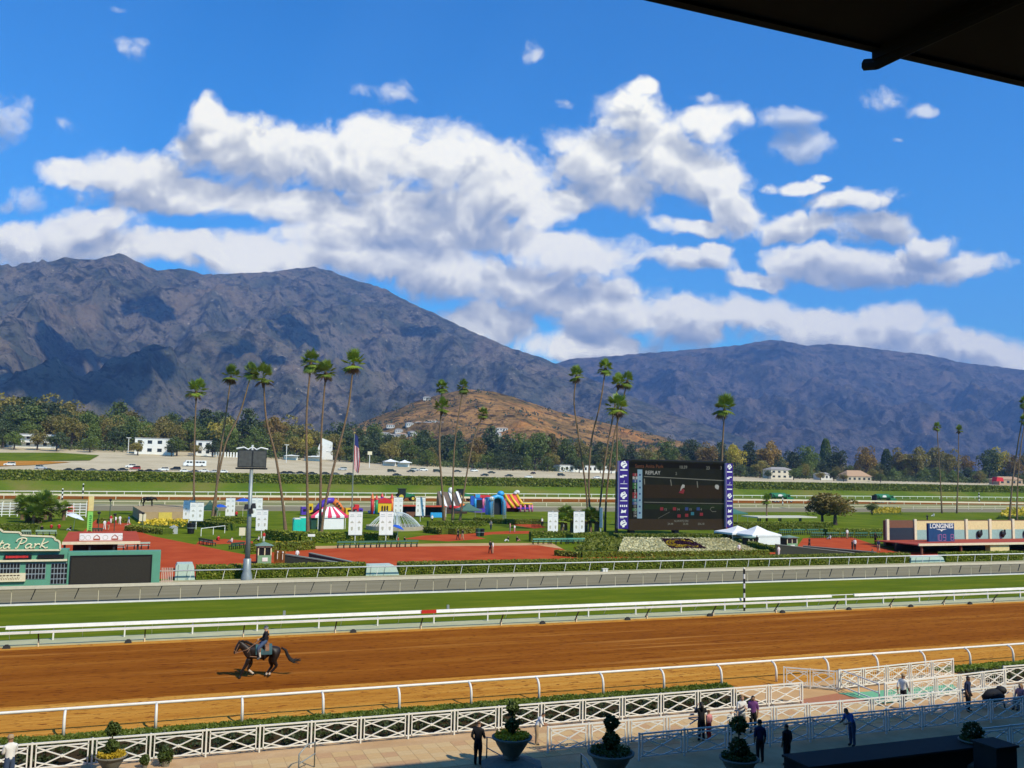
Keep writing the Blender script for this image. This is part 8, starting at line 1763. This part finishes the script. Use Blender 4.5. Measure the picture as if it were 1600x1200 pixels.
# the rows beyond the car park, nearest row first: kind, colour, place across, distance, height
NAME = {'cedar':'cedar_tree','broad':'broadleaf_tree','column':'cypress_tree','tall':'eucalyptus_tree'}
TR = [
('broad','dark',(-96.22,650,21.47),17.1,0.8384552158510736),
('broad','dark',(-89.77,690,22.05),25.1,0.7458343648291428),
('broad','olive',(-77.6,690,21.9),13.33,0.7069772971734684),
('tall','yellow',(-66.92,668,21.41),18.34,0.9101042521104791),
('tall','olive',(-54.91,630,20.09),19.13,0.8863582414366049),
('tall','dark',(-45.94,630,19.98),16.8,0.786169515390138),
('tall','green',(-39.9,668,21.08),20.14,0.9273993006207728),
('tall','olive',(-31.35,668,20.97),18.87,0.866683280677119),
('tall','green',(-23.87,690,21.23),22.54,0.8116248436007824),
('broad','olive',(-13.92,630,19.62),17.14,0.7720387210336267),
('broad','green',(-5.99,630,19.53),16.71,0.8592448658023476),
('tall','brown',(2.51,668,20.56),19.69,0.7948459877109532),
('broad','olive',(12.11,612,18.07),18.09,0.7258124889972518),
('tall','green',(23.82,690,20.53),21.44,0.8481842733077165),
('broad','yellow',(35.63,630,18.68),19.86,0.702304566353955),
('tall','olive',(41.27,612,17.3),22.74,0.8041683435265871),
('cedar','dark',(56.24,630,17.96),30.66,1.0556665639454574),
('broad','green',(66.11,630,17.61),18.64,0.8517051725489554),
('broad','rust',(76.77,650,17.98),28.2,0.7558225747033182),
('broad','green',(84.93,630,16.95),17.37,0.7945307472582313),
('broad','yellow',(93.85,630,16.64),16.25,0.7331743435224256),
('broad','olive',(113.73,630,15.94),18.46,0.8678624359936309),
('cedar','dark',(138.35,668,15.9),24.23,0.9174468796514583),
('cedar','dark',(146.65,650,15.39),22.99,0.9417155027291537),
('broad','olive',(154.87,630,14.5),19.45,0.7472701287238149),
('broad','brown',(172.13,650,14.45),16.9,0.7537132216920398),
('cedar','dark',(193.96,690,14.02),27.35,0.9775035230272046),
('cedar','dark',(208.45,690,13.46),23.9,0.9966882581554675),
('cedar','dark',(209.21,650,13.08),26.47,0.8687986921651751),
('broad','rust',(221.72,650,12.79),21.95,0.8424577016094374),
('cedar','dark',(240.89,668,12.71),32.47,1.0005517397970018),
('cedar','dark',(239.14,630,12.12),25.44,0.9555746427235045),
('broad','green',(250.23,630,12),26.86,0.7117813595083415),
('broad','green',(254.99,612,11.28),28.56,0.8648862337966625),
('column','brown',(284.14,650,12.05),28.05,0.9772864160988497),
('broad','green',(279.25,612,11.03),24.48,0.7962197163252226),
('broad','olive',(318.29,668,11.78),26.38,0.7648372560544633),
('cedar','dark',(345.28,690,11.61),24.74,1.0308179259516104),
('broad','green',(349.33,668,11.41),24.57,0.7100183735687384),
('cedar','dark',(342.76,630,10.96),22.01,0.9853560234951423),
('broad','olive',(357.37,630,10.79),21.59,0.7224239275938599),
('broad','green',(376.23,630,10.58),25.84,0.8615288528429348),
('broad','dark',(418.05,668,10.58),30.63,0.7610959191198969),
('broad','rust',(424.51,650,10.39),26.32,0.8551892233821664),
('cedar','dark',(437.52,650,10.23),27.91,1.01710103007209),
('broad','yellow',(426.14,612,9.51),26.46,0.8032033945085488),
('cedar','dark',(466.61,650,9.89),29.64,1.0346761127102044),
('broad','rust',(456.36,612,9.19),28.66,0.7762987991563925),
('cedar','dark',(466.23,612,9.09),19.79,0.8985730291471986),
('broad','dark',(543.95,690,9.17),27.11,0.8068180055366944),
('broad','green',(512.31,630,9.05),27.06,0.760337054768995),
('column','green',(579.25,690,8.9),37.22,0.8282305225123852),
('broad','dark',(557.43,650,8.81),27.76,0.7545389553342402),
('broad','rust',(555.41,612,8.17),28.27,0.8095598698790801),
('column','dark',(613.07,650,8.58),28.33,1.0073519092782675),
('broad','brown',(608.46,630,8.34),28.15,0.825574105461922),
('broad','olive',(609.34,612,7.96),29.39,0.8713175670673804),
('broad','olive',(710.42,690,8.38),34.2,0.8604909296218335),
('broad','olive',(648.29,612,7.83),28.32,0.7427269612213958),
('broad','rust',(751.81,690,8.22),25.95,0.7610017258658432),
('broad','green',(736.29,650,8.11),32.65,0.7801921314157981),
('broad','yellow',(770.09,668,8.06),33.89,0.7269899396535706),
('broad','rust',(724.19,612,7.57),25.91,0.8395656162909837),
('broad','dark',(791.05,650,7.9),31.22,0.8458744646484516)
]
CN = {'dark':'dark green','green':'mid green','olive':'olive green','rust':'rust brown','yellow':'yellow-green','brown':'brownish'}
SN = {'cedar':'layered cedar','broad':'rounded broadleaf tree','column':'narrow cypress','tall':'tall loose eucalyptus'}
cnt = {}; tot = {}
for r_ in TR: tot[(r_[0],r_[1])] = tot.get((r_[0],r_[1]),0)+1
for i, (sh, co, (x, y, z), h, ws) in enumerate(TR):
    k = (sh, co); cnt[k] = cnt.get(k,0)+1
    lb = '%s %s beyond the car park' % (CN[co], SN[sh])+(', %s of its kind from the left' % ORD[cnt[k]-1] if tot[k] > 1 else ', the only one of its kind')
    tree(lb, (x, y, z-0.2), h, ws, sh, i % 3, co, i*0.7, NAME[sh], 'trees beyond the car park')
# fill rows of the same belt, nearer and farther
rw = random.Random(44); gaps = [(-67.33,600,18.03)[0], (-0.91,600,17.37)[0], (27.58,600,16.93)[0], (102.55,600,14.65)[0], (295.1,600,10.44)[0], (460.73,600,8.82)[0], (504.32,600,8.4)[0], (537.27,600,8.08)[0], (705.37,600,7.4)[0]]
nr = 0
for _t in ('sevent','eight'): ORD.append(_t+'ieth'); ORD += [_t+'y-'+x for x in ORD[:9]]
for row, (y0, step) in enumerate(((602, 11.5), (660, 12.0), (730, 11.0))):
    x = -150.0; kr = 0
    while x < 760:
        x += step*rw.uniform(0.7,1.3); y = y0+rw.uniform(-10,14)
        if row == 0 and min(abs(x-g_) for g_ in gaps) < 14: y += 34
        sh = rw.choice(['broad','broad','broad','cedar','tall']); co = rw.choice(['dark','dark','green','green','green','olive','olive','brown' if row else 'green'])
        h = (float(np.interp(x,[-150,0,200,400,760],[19,17,14,12,10]))*(1.0+0.35*row))*rw.uniform(0.75,1.2)
        nr += 1; kr += 1; tree('%s %s, %s tree from left in %s row beyond car park' % (CN[co], SN[sh], ORD[kr-1], ('front','middle','back')[row]), (x, y, tzf(x,y)-0.2), h, 1.15 if sh != 'tall' else 0.95, sh, nr % 3, co, nr*0.9, NAME[sh], 'trees beyond the car park')
# a few trees standing before the far buildings
FB = [(-75.02,588,17.22), (-63.77,592,17.41), (-53.15,585,16.8), (-35.78,585,16.64), (-9.73,572,15.48), (8.6,570,15.19), (11.48,575,15.51), (21.27,580,15.75), (31.72,578,15.33), (94.02,598,14.79), (112.43,604,14.57), (277.28,585,10.08), (295.27,588,10.02), (302.37,585,9.85), (419.07,562,8.13), (440.3,560,7.91), (471.4,568,7.88), (477.23,560,7.62), (514.41,552,7.14), (475.81,548,7.32)]
for i, (x, y, z) in enumerate(FB): tree('%s tree standing just before the far buildings, %s from the left' % (CN[('green','olive','dark')[i % 3]], ORD[i]), (x, y, z-0.2), rw.uniform(6,10)*(1 if x > 100 else 1.25), 1.25, 'broad', i % 3, ('green','olive','dark')[i % 3], i*1.1, 'broadleaf_tree', 'trees before the far buildings')
# undergrowth below the belt of trees
rs = np.random.RandomState(23); n = 60000; ux = rs.rand(n)*960-180; uy = 596+rs.rand(n)*60; near_b = np.min(np.abs(ux[:,None]-np.array(gaps)[None]), axis=1) < 15; uy = np.where(near_b & (uy < 640), uy+42, uy)
uh = (2.2+3.2*np.clip(gnoise(ux*0.09, uy*0.09, 5)+0.5, 0, 1))*rs.rand(n)**0.7
V, Fq = leaves_np(np.c_[ux, uy, tz(ux, uy)+uh], 0.85, rs, 1.3); ug = link('undergrowth', mesh_np('undergrowth', V, Fq, leaf_mat('undergrowth_leaf', (0.045,0.075,0.014), (0.12,0.15,0.03), 0.05, 0.2, 0.0))); tag(ug, 'dark bushes and undergrowth at the foot of the trees beyond the car park', 'bushes', kind='stuff')
# trees on the infield
tree('dense brown-green drooping tree on the lawn right of the shade shelter', (*(145.9,170.98),0), 6.55*1.15, 1.75, 'broad', 0, 'brown', 0.5, 'broadleaf_tree')
tree('second brown-green tree beside the drooping one, merging with its left side', (*(144.35,173.46),0), 5.72*1.15, 1.5, 'broad', 1, 'brown', 1.5, 'broadleaf_tree')
tree('small green bushy tree on the lawn behind the yellow bed', (*(202.03,220.71),0), 3.2, 1.5, 'broad', 2, 'green', 0.5, 'broadleaf_tree')
# far woods at the foot of the mountains: one mass
rs = np.random.RandomState(17); n = 3600
fx = rs.rand(n)*3600-700; fy = 780+rs.rand(n)**1.2*1400; hh = 7+9*rs.rand(n)
keep = ~((fy < 900) & (rs.rand(n) < 0.5)); fx, fy, hh = fx[keep], fy[keep], hh[keep]; fz = tz(fx, fy)
parts = []
for k in range(len(fx)):
    m_ = 26; d = rs.normal(size=(m_,3)); d /= np.linalg.norm(d, axis=1)[:,None]; parts.append(np.array([fx[k], fy[k], fz[k]+hh[k]*0.5])+d*np.array([hh[k]*0.5, hh[k]*0.5, hh[k]*0.5]))
V, Fq = leaves_np(np.concatenate(parts), 3.2, rs, 1.2); fw = link('far_wood', mesh_np('far_wood', V, Fq, leaf_mat('far_wood_leaf', (0.040,0.070,0.022), (0.10,0.115,0.04), 0.004, 0.1, 0.0))); tag(fw, 'mass of distant trees spread over the plain before the mountains', 'trees', kind='stuff')

# ================================================================== houses and buildings
M_HW = mat('house_wall', (0.66,0.64,0.58), 0.8, (0.58,0.56,0.50), 0.2); M_HR = mat('house_roof_grey', (0.34,0.31,0.28), 0.9); M_HRT = mat('house_roof_tan', (0.46,0.29,0.17), 0.9); M_WIN = mat('house_window', (0.03,0.035,0.045), 0.2)
def house(label, loc, w, d, h, rh, rz, roof=M_HR, wall=M_HW, nw=3, storeys=1, name='house', group=None, cat='house', hip=True):
    t = thing(name, label, cat, loc, rz, group); mb = MB(); mb.box((0,0,h/2-0.5),(w,d,h+1)); mb.build('wall', wall, t)
    mb = MB(); e = 0.6; i_ = w*0.5-d*0.4 if hip else w/2+e; i_ = max(i_, 0.1)
    if rh > 0.3: mb.add([(-w/2-e,-d/2-e,h),(w/2+e,-d/2-e,h),(w/2+e,d/2+e,h),(-w/2-e,d/2+e,h),(-i_,0,h+rh),(i_,0,h+rh)],[(0,1,5,4),(2,3,4,5),(1,2,5),(3,0,4),(3,2,1,0)])
    else: mb.box((0,0,h+0.2),(w+0.6,d+0.6,0.4))
    mb.build('roof', roof, t)
    for s in range(storeys):
        for k in range(nw):
            x = -w/2+w*(k+0.5)/nw; zc = h*(s+0.55)/storeys; mb = MB(); mb.box((x,-d/2-0.03,zc),(w/nw*0.45,0.1,h/storeys*0.42)); mb.build('window', M_WIN, t)
    return t
def bld(label, px, w, d, h, **kw): return house(label, (px[0], px[1]+d/2, px[2]), w, d, h, kw.pop('rh',0.2), kw.pop('rz',0.0), storeys=kw.pop('st',2), nw=kw.pop('nw',5), **kw)
M_BW = mat('building_white', (0.78,0.77,0.72), 0.7, (0.70,0.69,0.64), 0.2)
t = bld('white two-storey building with balconies among the trees at the far left', (-68.72,612,18.92), 27, 12, 8.0, wall=M_BW, nw=6, name='apartment_building', cat='building')
for k in range(2): mb = MB(); mb.box((0,-7.2,3.6+k*3.6),(27,2.2,0.9)); mb.build('balcony', M_BW, t)
bld('white modernist building left of the leftmost palm', (-0.84,585,16.32), 22, 12, 9.5, wall=M_BW, nw=4, name='office_building', cat='building'); bld('small white building just right of the leftmost palm', (27.14,590,16.27), 9, 10, 9.0, wall=M_BW, nw=2, name='office_building', cat='building')
g = (106.79,625,15.91); t = thing('chapel', 'white steep-gabled chapel showing between the palms', 'building', g); h = 15.64; t.scale = (0.52,0.52,0.92)
mb = MB(); mb.prism([(-6,-1),(6,-1),(6,h*0.42),(0,h),(-6,h*0.42)],-0.2,0.5); mb.build('gable_front', M_BW, t, loc=(-5,0,0)); mb = MB(); mb.add([(-11,0.5,h*0.40),(-5,0.5,h),(9,0.5,h*0.82),(9,0.5,h*0.36),(-5,14,h),(9,14,h*0.82)],[(1,0,3,2),(1,2,5,4)]); mb.build('roof', M_BW, t); mb = MB(); mb.box((0,6,h*0.18),(20,10,h*0.36)); mb.build('hall', M_BW, t); mb = MB(); mb.box((-5,-0.25,h*0.4),(1.2,0.2,h*0.5)); mb.build('tall_window', M_WIN, t)
t = bld('long white stable building seen left of the video board', (295.1,600,10.44), 52, 12, 5.0, wall=M_BW, nw=14, st=1, name='stable_building', cat='building')
t = bld('tan hip-roofed bungalow beyond the hedge at the right', (501.44,560,7.43), 23, 12, 4.0, rh=4.6, roof=M_HRT, nw=5, st=1, wall=mat('bungalow_wall', (0.50,0.42,0.30)))
bld('cream arcaded house at the right beyond the hedge', (441.53,575,8.32), 20, 10, 7.0, rh=2.0, nw=4, st=2, wall=mat('cream_stucco', (0.66,0.58,0.44))); bld('white bungalow partly hidden by trees at the right', (487.5,580,8.05), 11, 9, 4.5, rh=1.6, nw=3, st=1); bld('low building with a red awning at the right edge', (658.31,560,6.73), 26, 10, 4.5, rh=2.5, roof=M_HRT, nw=4, st=1, wall=mat('tan_stucco', (0.46,0.32,0.2)))
g = (638.1,556,6.7); mb = MB(); mb.prism([(-4,3.0),(4,3.0),(3.2,6.0),(-3.0,6.4)],-3,1.5); mb.box((-3.6,1.0,1.5),(0.3,0.3,3)); mb.box((3.6,1.0,1.5),(0.3,0.3,3)); tag(mb.build('awning', mat('red_awning', (0.6,0.02,0.03), 0.7), loc=g), 'bright red awning before the low building at the right edge', 'awning')
# houses on the foothill and the slopes
rnd = random.Random(12); fh = bpy.data.objects['foothill'].data; FV = np.zeros(len(fh.vertices)*3, dtype=np.float32); fh.vertices.foreach_get('co', FV); FV = FV.reshape(-1,3)
ml = []
for nm in ('mountain_range','far_mountain_range'):
    q = bpy.data.objects[nm].data; A_ = np.zeros(len(q.vertices)*3, dtype=np.float32); q.vertices.foreach_get('co', A_); ml.append(A_.reshape(-1,3))
MV = np.concatenate(ml+[FV])
def hill_z(x, y, V_): i = np.argmin((V_[:,0]-x)**2+(V_[:,1]-y)**2); return float(V_[i,2])
HS = [(320,1464,0),(340,1521,0),(336,1474,0),(368,1559,0),(386,1597,0),(374,1521,0),(394,1568,0),(387,1512,0),(413,1568,0),(406,1521,0),(443,1616,0),(520,1840,0),(451,1588,0),(468,1616,0),(463,1540,0),(524,1426,0),(551,1474,0),(522,1350,0),(1624,3040,1),(1474,2715,1),(1468,2639,1),(1141,2013,1),(1506,2602,1),(1348,2276,1),(1653,2739,1),(1545,2509,1),(1819,2898,1),(1738,2712,1),(1893,2877,1),(1602,2383,1),(1966,2708,1),(2183,2812,1),(2474,2911,1),(2130,2385,1),(2744,2927,1),(2839,2957,1),(2775,2757,1),(3166,3074,1)]
ids = 0
for i, (x, y, grp) in enumerate(HS):
    z = hill_z(x, y, FV) if grp == 0 else max(tzf(x, y), hill_z(x, y, MV)); rf = [M_HR, M_HRT, M_HR][i % 3]; w = 13+7*rnd.random()
    house(('pale house on the near foothill, %s from the left' if grp == 0 else 'pale house on the plain below the right-hand mountains, %s from the left') % ORD[i if grp == 0 else i-18], (x, y, z), w, 9, 4.5+2*rnd.random(), 2.2, rnd.uniform(-0.3,0.3), rf, M_HW, 4, 1, 'hill_house', 'houses on the slopes')
# foothill scrub
n = 2600; k = rs.randint(0, len(FV), n); b = FV[k]+rs.normal(size=(n,3))*np.array([6,6,0]); low = (b[:,2] < 62) | (rs.rand(n) < np.where(b[:,0] > 480, 0.15, 0.34)); b = b[low]; parts = []
for p in b: m_ = 22; s = 3.0+3.5*rs.rand(); d = rs.normal(size=(m_,3)); d /= np.linalg.norm(d,axis=1)[:,None]; parts.append(p+np.array([0,0,s*0.4])+d*s*np.array([1.1,1.1,0.8]))
V, Fq = leaves_np(np.concatenate(parts), 2.6, rs, 1.2); sc2 = link('hill_scrub', mesh_np('hill_scrub', V, Fq, leaf_mat('scrub_leaf', (0.030,0.050,0.016), (0.07,0.085,0.026), 0.01, 0.1, 0.0))); tag(sc2, 'green scrub and trees scattered over the near foothill', 'scrub', kind='stuff')

# ================================================================== vehicles
M_TYRE = mat('tyre', (0.015,0.015,0.016), 0.8); M_RIM = mat('rim', (0.35,0.35,0.36), 0.4, metallic=0.6); M_CGL = mat('car_glass', (0.02,0.025,0.03), 0.08, spec=0.6); M_HLT = mat('headlamp', (0.7,0.7,0.65), 0.2); M_TLT = mat('tail_lamp', (0.45,0.02,0.02), 0.3)
PAINT = {k: mat('car_paint_'+k, c, 0.25, contrast=None, spec=0.6) for k, c in dict(white=(0.75,0.75,0.73), black=(0.012,0.012,0.014), silver=(0.42,0.43,0.44), grey=(0.10,0.105,0.11), red=(0.30,0.02,0.02), blue=(0.02,0.05,0.16)).items()}
def wheel(t, x, y, r):
    w_ = MB(); w_.tube([(x,y-0.11,r),(x,y+0.11,r)], r, 14); o = w_.build('wheel', M_TYRE, t); m2 = MB(); m2.tube([(x,y-0.125,r),(x,y+0.125,r)], r*0.6, 10); m2.build('rim', M_RIM, o)
def make_car(kind, colr):
    t = thing('parked_car', 'x', 'car', (0,0,0), 0, 'cars in the car park'); L_, W_ = (4.6,1.8) if kind == 'sedan' else (4.8,1.9)
    hb, ht = (0.95,1.45) if kind == 'sedan' else (1.1,1.78)
    prof = [(-L_/2,0.3),(L_/2,0.3),(L_/2,hb*0.75),(L_*0.44,hb*0.88),(L_*0.25,hb),(-L_*0.40,hb),(-L_/2,hb*0.92)]
    mb = MB(); mb.prism(prof,-W_/2,W_/2); mb.build('body', PAINT[colr], t)
    if kind == 'sedan': cab = [(-L_*0.38,hb),(L_*0.24,hb),(L_*0.08,ht-0.06),(-L_*0.20,ht-0.06)]
    else: cab = [(-L_*0.47,hb),(L_*0.25,hb),(L_*0.12,ht-0.06),(-L_*0.44,ht-0.06)]
    mb = MB(); mb.prism(cab,-W_*0.44,W_*0.44); mb.build('windows', M_CGL, t)
    mb = MB(); mb.prism([(cab[3][0]-0.03,ht-0.07),(cab[2][0]+0.03,ht-0.07),(cab[2][0]-0.08,ht),(cab[3][0]+0.08,ht)],-W_*0.43,W_*0.43)
    for s in (-1,1):
        for (a, b) in ((cab[1],cab[2]),(cab[0],cab[3])): mb.bar((a[0],s*W_*0.44,a[1]),(b[0],s*W_*0.43,b[1]),0.09,0.09)
        mb.bar((-0.2,s*W_*0.445,hb),(-0.2,s*W_*0.43,ht-0.06),0.08,0.06)
    mb.build('roof', PAINT[colr], t)
    for x in (-L_*0.32, L_*0.31):
        for s in (-1,1): wheel(t, x, s*(W_/2-0.08), 0.33)
    for s in (-1,1):
        mb = MB(); mb.box((L_/2-0.02,s*W_*0.36,hb*0.70),(0.08,0.32,0.14)); mb.build('headlight', M_HLT, t); mb = MB(); mb.box((-L_/2+0.01,s*W_*0.38,hb*0.8),(0.08,0.26,0.16)); mb.build('tail_light', M_TLT, t)
    return t
PROTO = {}
CARS = [
(-61.72,473.13,8.7,'suv','white',3.142),
(-47.36,458.53,7.59,'suv','silver',0),
(-42.71,445.54,6.64,'sedan','black',0),
(-35.07,447.39,6.76,'sedan','black',0),
(-31.32,451.86,7.07,'sedan','black',0),
(-26.24,449.55,6.89,'sedan','grey',3.142),
(-21.68,447.1,6.71,'sedan','grey',3.142),
(-18.48,451.46,7.01,'sedan','black',3.142),
(-13.61,456.37,7.34,'sedan','black',0),
(-10.91,476.59,8.76,'suv','white',3.229),
(-8.67,465.3,7.96,'suv','red',3.142),
(-5.59,447.37,6.69,'sedan','black',0),
(-2.14,451.85,6.99,'sedan','black',0),
(1.14,448.98,6.79,'sedan','grey',0),
(3.64,460.86,7.61,'suv','white',3.142),
(9.07,466.23,7.97,'suv','black',3.142),
(13.12,455.64,7.22,'sedan','white',0),
(16.98,452.81,7.01,'sedan','grey',3.142),
(21.43,457.85,7.34,'sedan','white',3.142),
(25.91,455.43,7.14,'sedan','silver',3.142),
(30.04,456.76,7.19,'sedan','white',3.142),
(58.42,458.04,7.04,'sedan','black',3.142),
(61.94,459.23,7.08,'sedan','black',0),
(67.13,461.02,7.14,'sedan','black',0),
(72.36,458.49,6.94,'sedan','black',0),
(78.68,460.67,7.02,'sedan','black',3.142),
(83.25,457.81,6.81,'sedan','grey',3.142),
(95.38,502.11,9.25,'suv','silver',3.316),
(90.77,460.41,6.89,'sedan','black',3.142),
(122.16,499.25,8.68,'suv','black',0),
(116.56,465.05,6.91,'sedan','black',0),
(134.89,506,8.84,'sedan','black',3.281),
(141.51,522.29,9.55,'suv','silver',0),
(148.1,526.45,9.63,'suv','white',0),
(153.47,516.69,9.06,'suv','black',0),
(169.17,526.58,9.24,'sedan','black',0),
(186.34,546.1,9.75,'suv','white',0.14),
(173.2,489.55,7.48,'sedan','black',3.229),
(190.85,526.73,8.83,'sedan','black',0),
(188.39,490.91,7.33,'sedan','black',3.194),
(197.16,482.42,6.86,'sedan','white',3.142),
(223.79,540.18,8.83,'sedan','black',1.571),
(234.76,521.08,8.03,'suv','black',0.07),
(246.87,495.79,7.01,'sedan','white',3.176)
]
for i, (x, y, z, kind, colr, rz) in enumerate(CARS):
    k = (kind, colr); lb = '%s %s in the car park behind the hedge, %s car from the left' % (colr, 'saloon car' if kind == 'sedan' else 'sport utility car', ORD[i])
    if k not in PROTO: c = make_car(kind, colr); PROTO[k] = c; c.location = (x,y,z+0.08); c.rotation_euler = (0,0,rz); c['label'] = lb
    else: dup(PROTO[k], (x,y,z+0.08), rz, lb)
# bus and vans
g = (18.69,494.47,9.89); t = thing('shuttle_bus', 'white shuttle bus parked left of the floodlight mast', 'bus', (g[0], g[1], g[2]), R(4))
mb = MB(); mb.prism([(-5.5,0.4),(5.5,0.4),(5.5,2.9),(5.2,3.1),(-4.2,3.1),(-4.6,2.2),(-5.5,1.7)],-1.2,1.2); mb.build('body', PAINT['white'], t)
for k in range(6): mb = MB(); mb.box((-3.4+k*1.5,-1.21,2.2),(1.2,0.05,0.8)); mb.build('window', M_CGL, t)
for x in (-3.6, 3.4):
    for s in (-1,1): wheel(t, x, s*1.1, 0.48)
g = (39.52,585,15.58); t = thing('loading_fence', 'row of white fence panels right of the shuttle bus', 'fence', g)
for k in range(9): mb = MB(); mb.box((-7+k*1.7,0,1.6),(0.9,0.1,3.2)); mb.build('panel', WHITE, t)
for k, (g, w, lb) in enumerate((((79.61,590,14.75), 9, 'white canopy roof in the car park left of the chapel'), ((93.9,592,14.45), 11, 'white canopy roof in the car park below the chapel'), ((147.67,570,11.79), 8, 'white peaked canopy in the car park right of the flag'), ((139.74,575,12.25), 9, 'grey-white canopy in the car park just right of the flag'))):
    t = pyramid_tent(lb, g[0], g[1], w, 6, 3.0, 4.6 if k > 1 else 3.5, 'canopy_tent', M_TENT, True); t.location.z = g[2]
# car park lamp posts
for k, (px, ht) in enumerate(((((72.63,560,13.12)), 10.52), (((118.49,540,10.93)), 8.67), (((-15.37,590,16.8)), 9.14), (((83.36,600,15.23)), 5.79))):
    t = thing('car_park_lamp', ['white lamp post in the car park left of the first tall palms', 'white lamp post with a boxy head right of the flag', 'thin lamp post beside the white modernist building', 'short lamp post in the car park behind the palms'][k], 'lamp post', px, 0, 'car park lamp posts'); mb = MB(); mb.tube([(0,0,0),(0,0,ht)],0.22,8); mb.build('post', WHITE, t)
    mb = MB(); mb.box((0,0,ht),(2.6,0.8,0.3 if k != 1 else 2.0)); mb.build('head', WHITE if k != 1 else CREAM, t)
# green water trucks on the far track
M_TG = mat('tank_green', (0.015,0.16,0.05), 0.35, spec=0.5)
for k, (g, lb) in enumerate((((239.79,307.52), 'green water tank truck on the far track, the left of two'), ((293.93,307.49), 'green water tank truck on the far track, the right of two'))):
    t = thing('water_truck', lb, 'truck', (g[0], g[1]+6, 0), 0, 'water trucks'); s = 1.15; 
    mb = MB(); n = 16; V = [(x, 1.15*s*math.cos(2*math.pi*j/n), (2.35+1.0*math.sin(2*math.pi*j/n))*s) for x in (-4.2*s, 1.8*s) for j in range(n)]; mb.add(V, [(j,(j+1)%n,n+(j+1)%n,n+j) for j in range(n)]+[tuple(range(n))[::-1], tuple(range(n,2*n))]); tk = mb.build('tank', M_TG, t, smooth=False)
    mb = MB(); mb.prism([(-1.9*s,2.2*s),(0.1*s,2.2*s),(-0.1*s,2.75*s),(-0.5*s,2.95*s),(-1.3*s,2.95*s),(-1.7*s,2.75*s)],-1.2*s,-1.13*s); mb.build('emblem', WHITE, tk)
    mb = MB(); mb.prism([(2.0*s,0.7*s),(4.9*s,0.7*s),(4.9*s,1.7*s),(3.7*s,1.9*s),(3.4*s,2.9*s),(2.0*s,2.9*s)],-1.1*s,1.1*s); cb_ = mb.build('cab', M_TG, t); mb = MB(); mb.box((2.8*s,-1.11*s,2.3*s),(0.9*s,0.05,0.7*s)); mb.build('window', M_CGL, cb_)
    mb = MB(); mb.box((0,0,0.9*s),(9*s,1.2*s,0.35*s)); mb.build('chassis', BLACK, t); mb = MB(); mb.box((-4.6*s,0,1.8*s),(0.7*s,2.2*s,2.2*s)); mb.tube([(-4.0*s,-1.2*s,3.0*s),(-3.4*s,-1.3*s,2.4*s),(-3.0*s,-1.3*s,1.0*s)],0.1*s,6); mb.build('spray_gear', BLACK, t)
    for x in (-3.0*s, -1.7*s, 3.9*s):
        for sd in (-1,1): wheel(t, x, sd*1.05*s, 0.55*s)
# tractors
for k, (g, lb, rz) in enumerate((((79.31,298.07), 'green tractor with yellow wheels on the far track behind the banners', 0.0), ((101.16,301.18), 'green tractor with a black roof behind the ship slide', 0.0))):
    t = thing('tractor', lb, 'tractor', (g[0], g[1]+8, 0), rz, 'tractors'); s = 1.45; mb = MB(); mb.prism([(0.2*s,0.9*s),(2.6*s,0.8*s),(2.6*s,1.5*s),(0.3*s,1.9*s)],-0.45*s,0.45*s); mb.build('bonnet', M_TG, t); mb = MB(); mb.prism([(-1.3*s,1.2*s),(0.3*s,1.2*s),(0.3*s,2.7*s),(-1.2*s,2.7*s)],-0.7*s,0.7*s); mb.build('cab_glass', M_CGL, t); mb = MB(); mb.box((-0.45*s,0,2.8*s),(1.9*s,1.6*s,0.16*s)); mb.build('cab_roof', BLACK, t)
    for x, r in ((-0.8*s,0.95*s),(2.0*s,0.6*s)):
        for sd in (-1,1): w_ = MB(); w_.tube([(x,sd*0.9*s-0.2,r),(x,sd*0.9*s+0.2,r)],r,16); o = w_.build('wheel', M_TYRE, t); m2 = MB(); m2.tube([(x,sd*0.9*s-0.23,r),(x,sd*0.9*s+0.23,r)],r*0.58,12); m2.build('rim', mat('tractor_yellow', (0.65,0.50,0.05), 0.5), o)
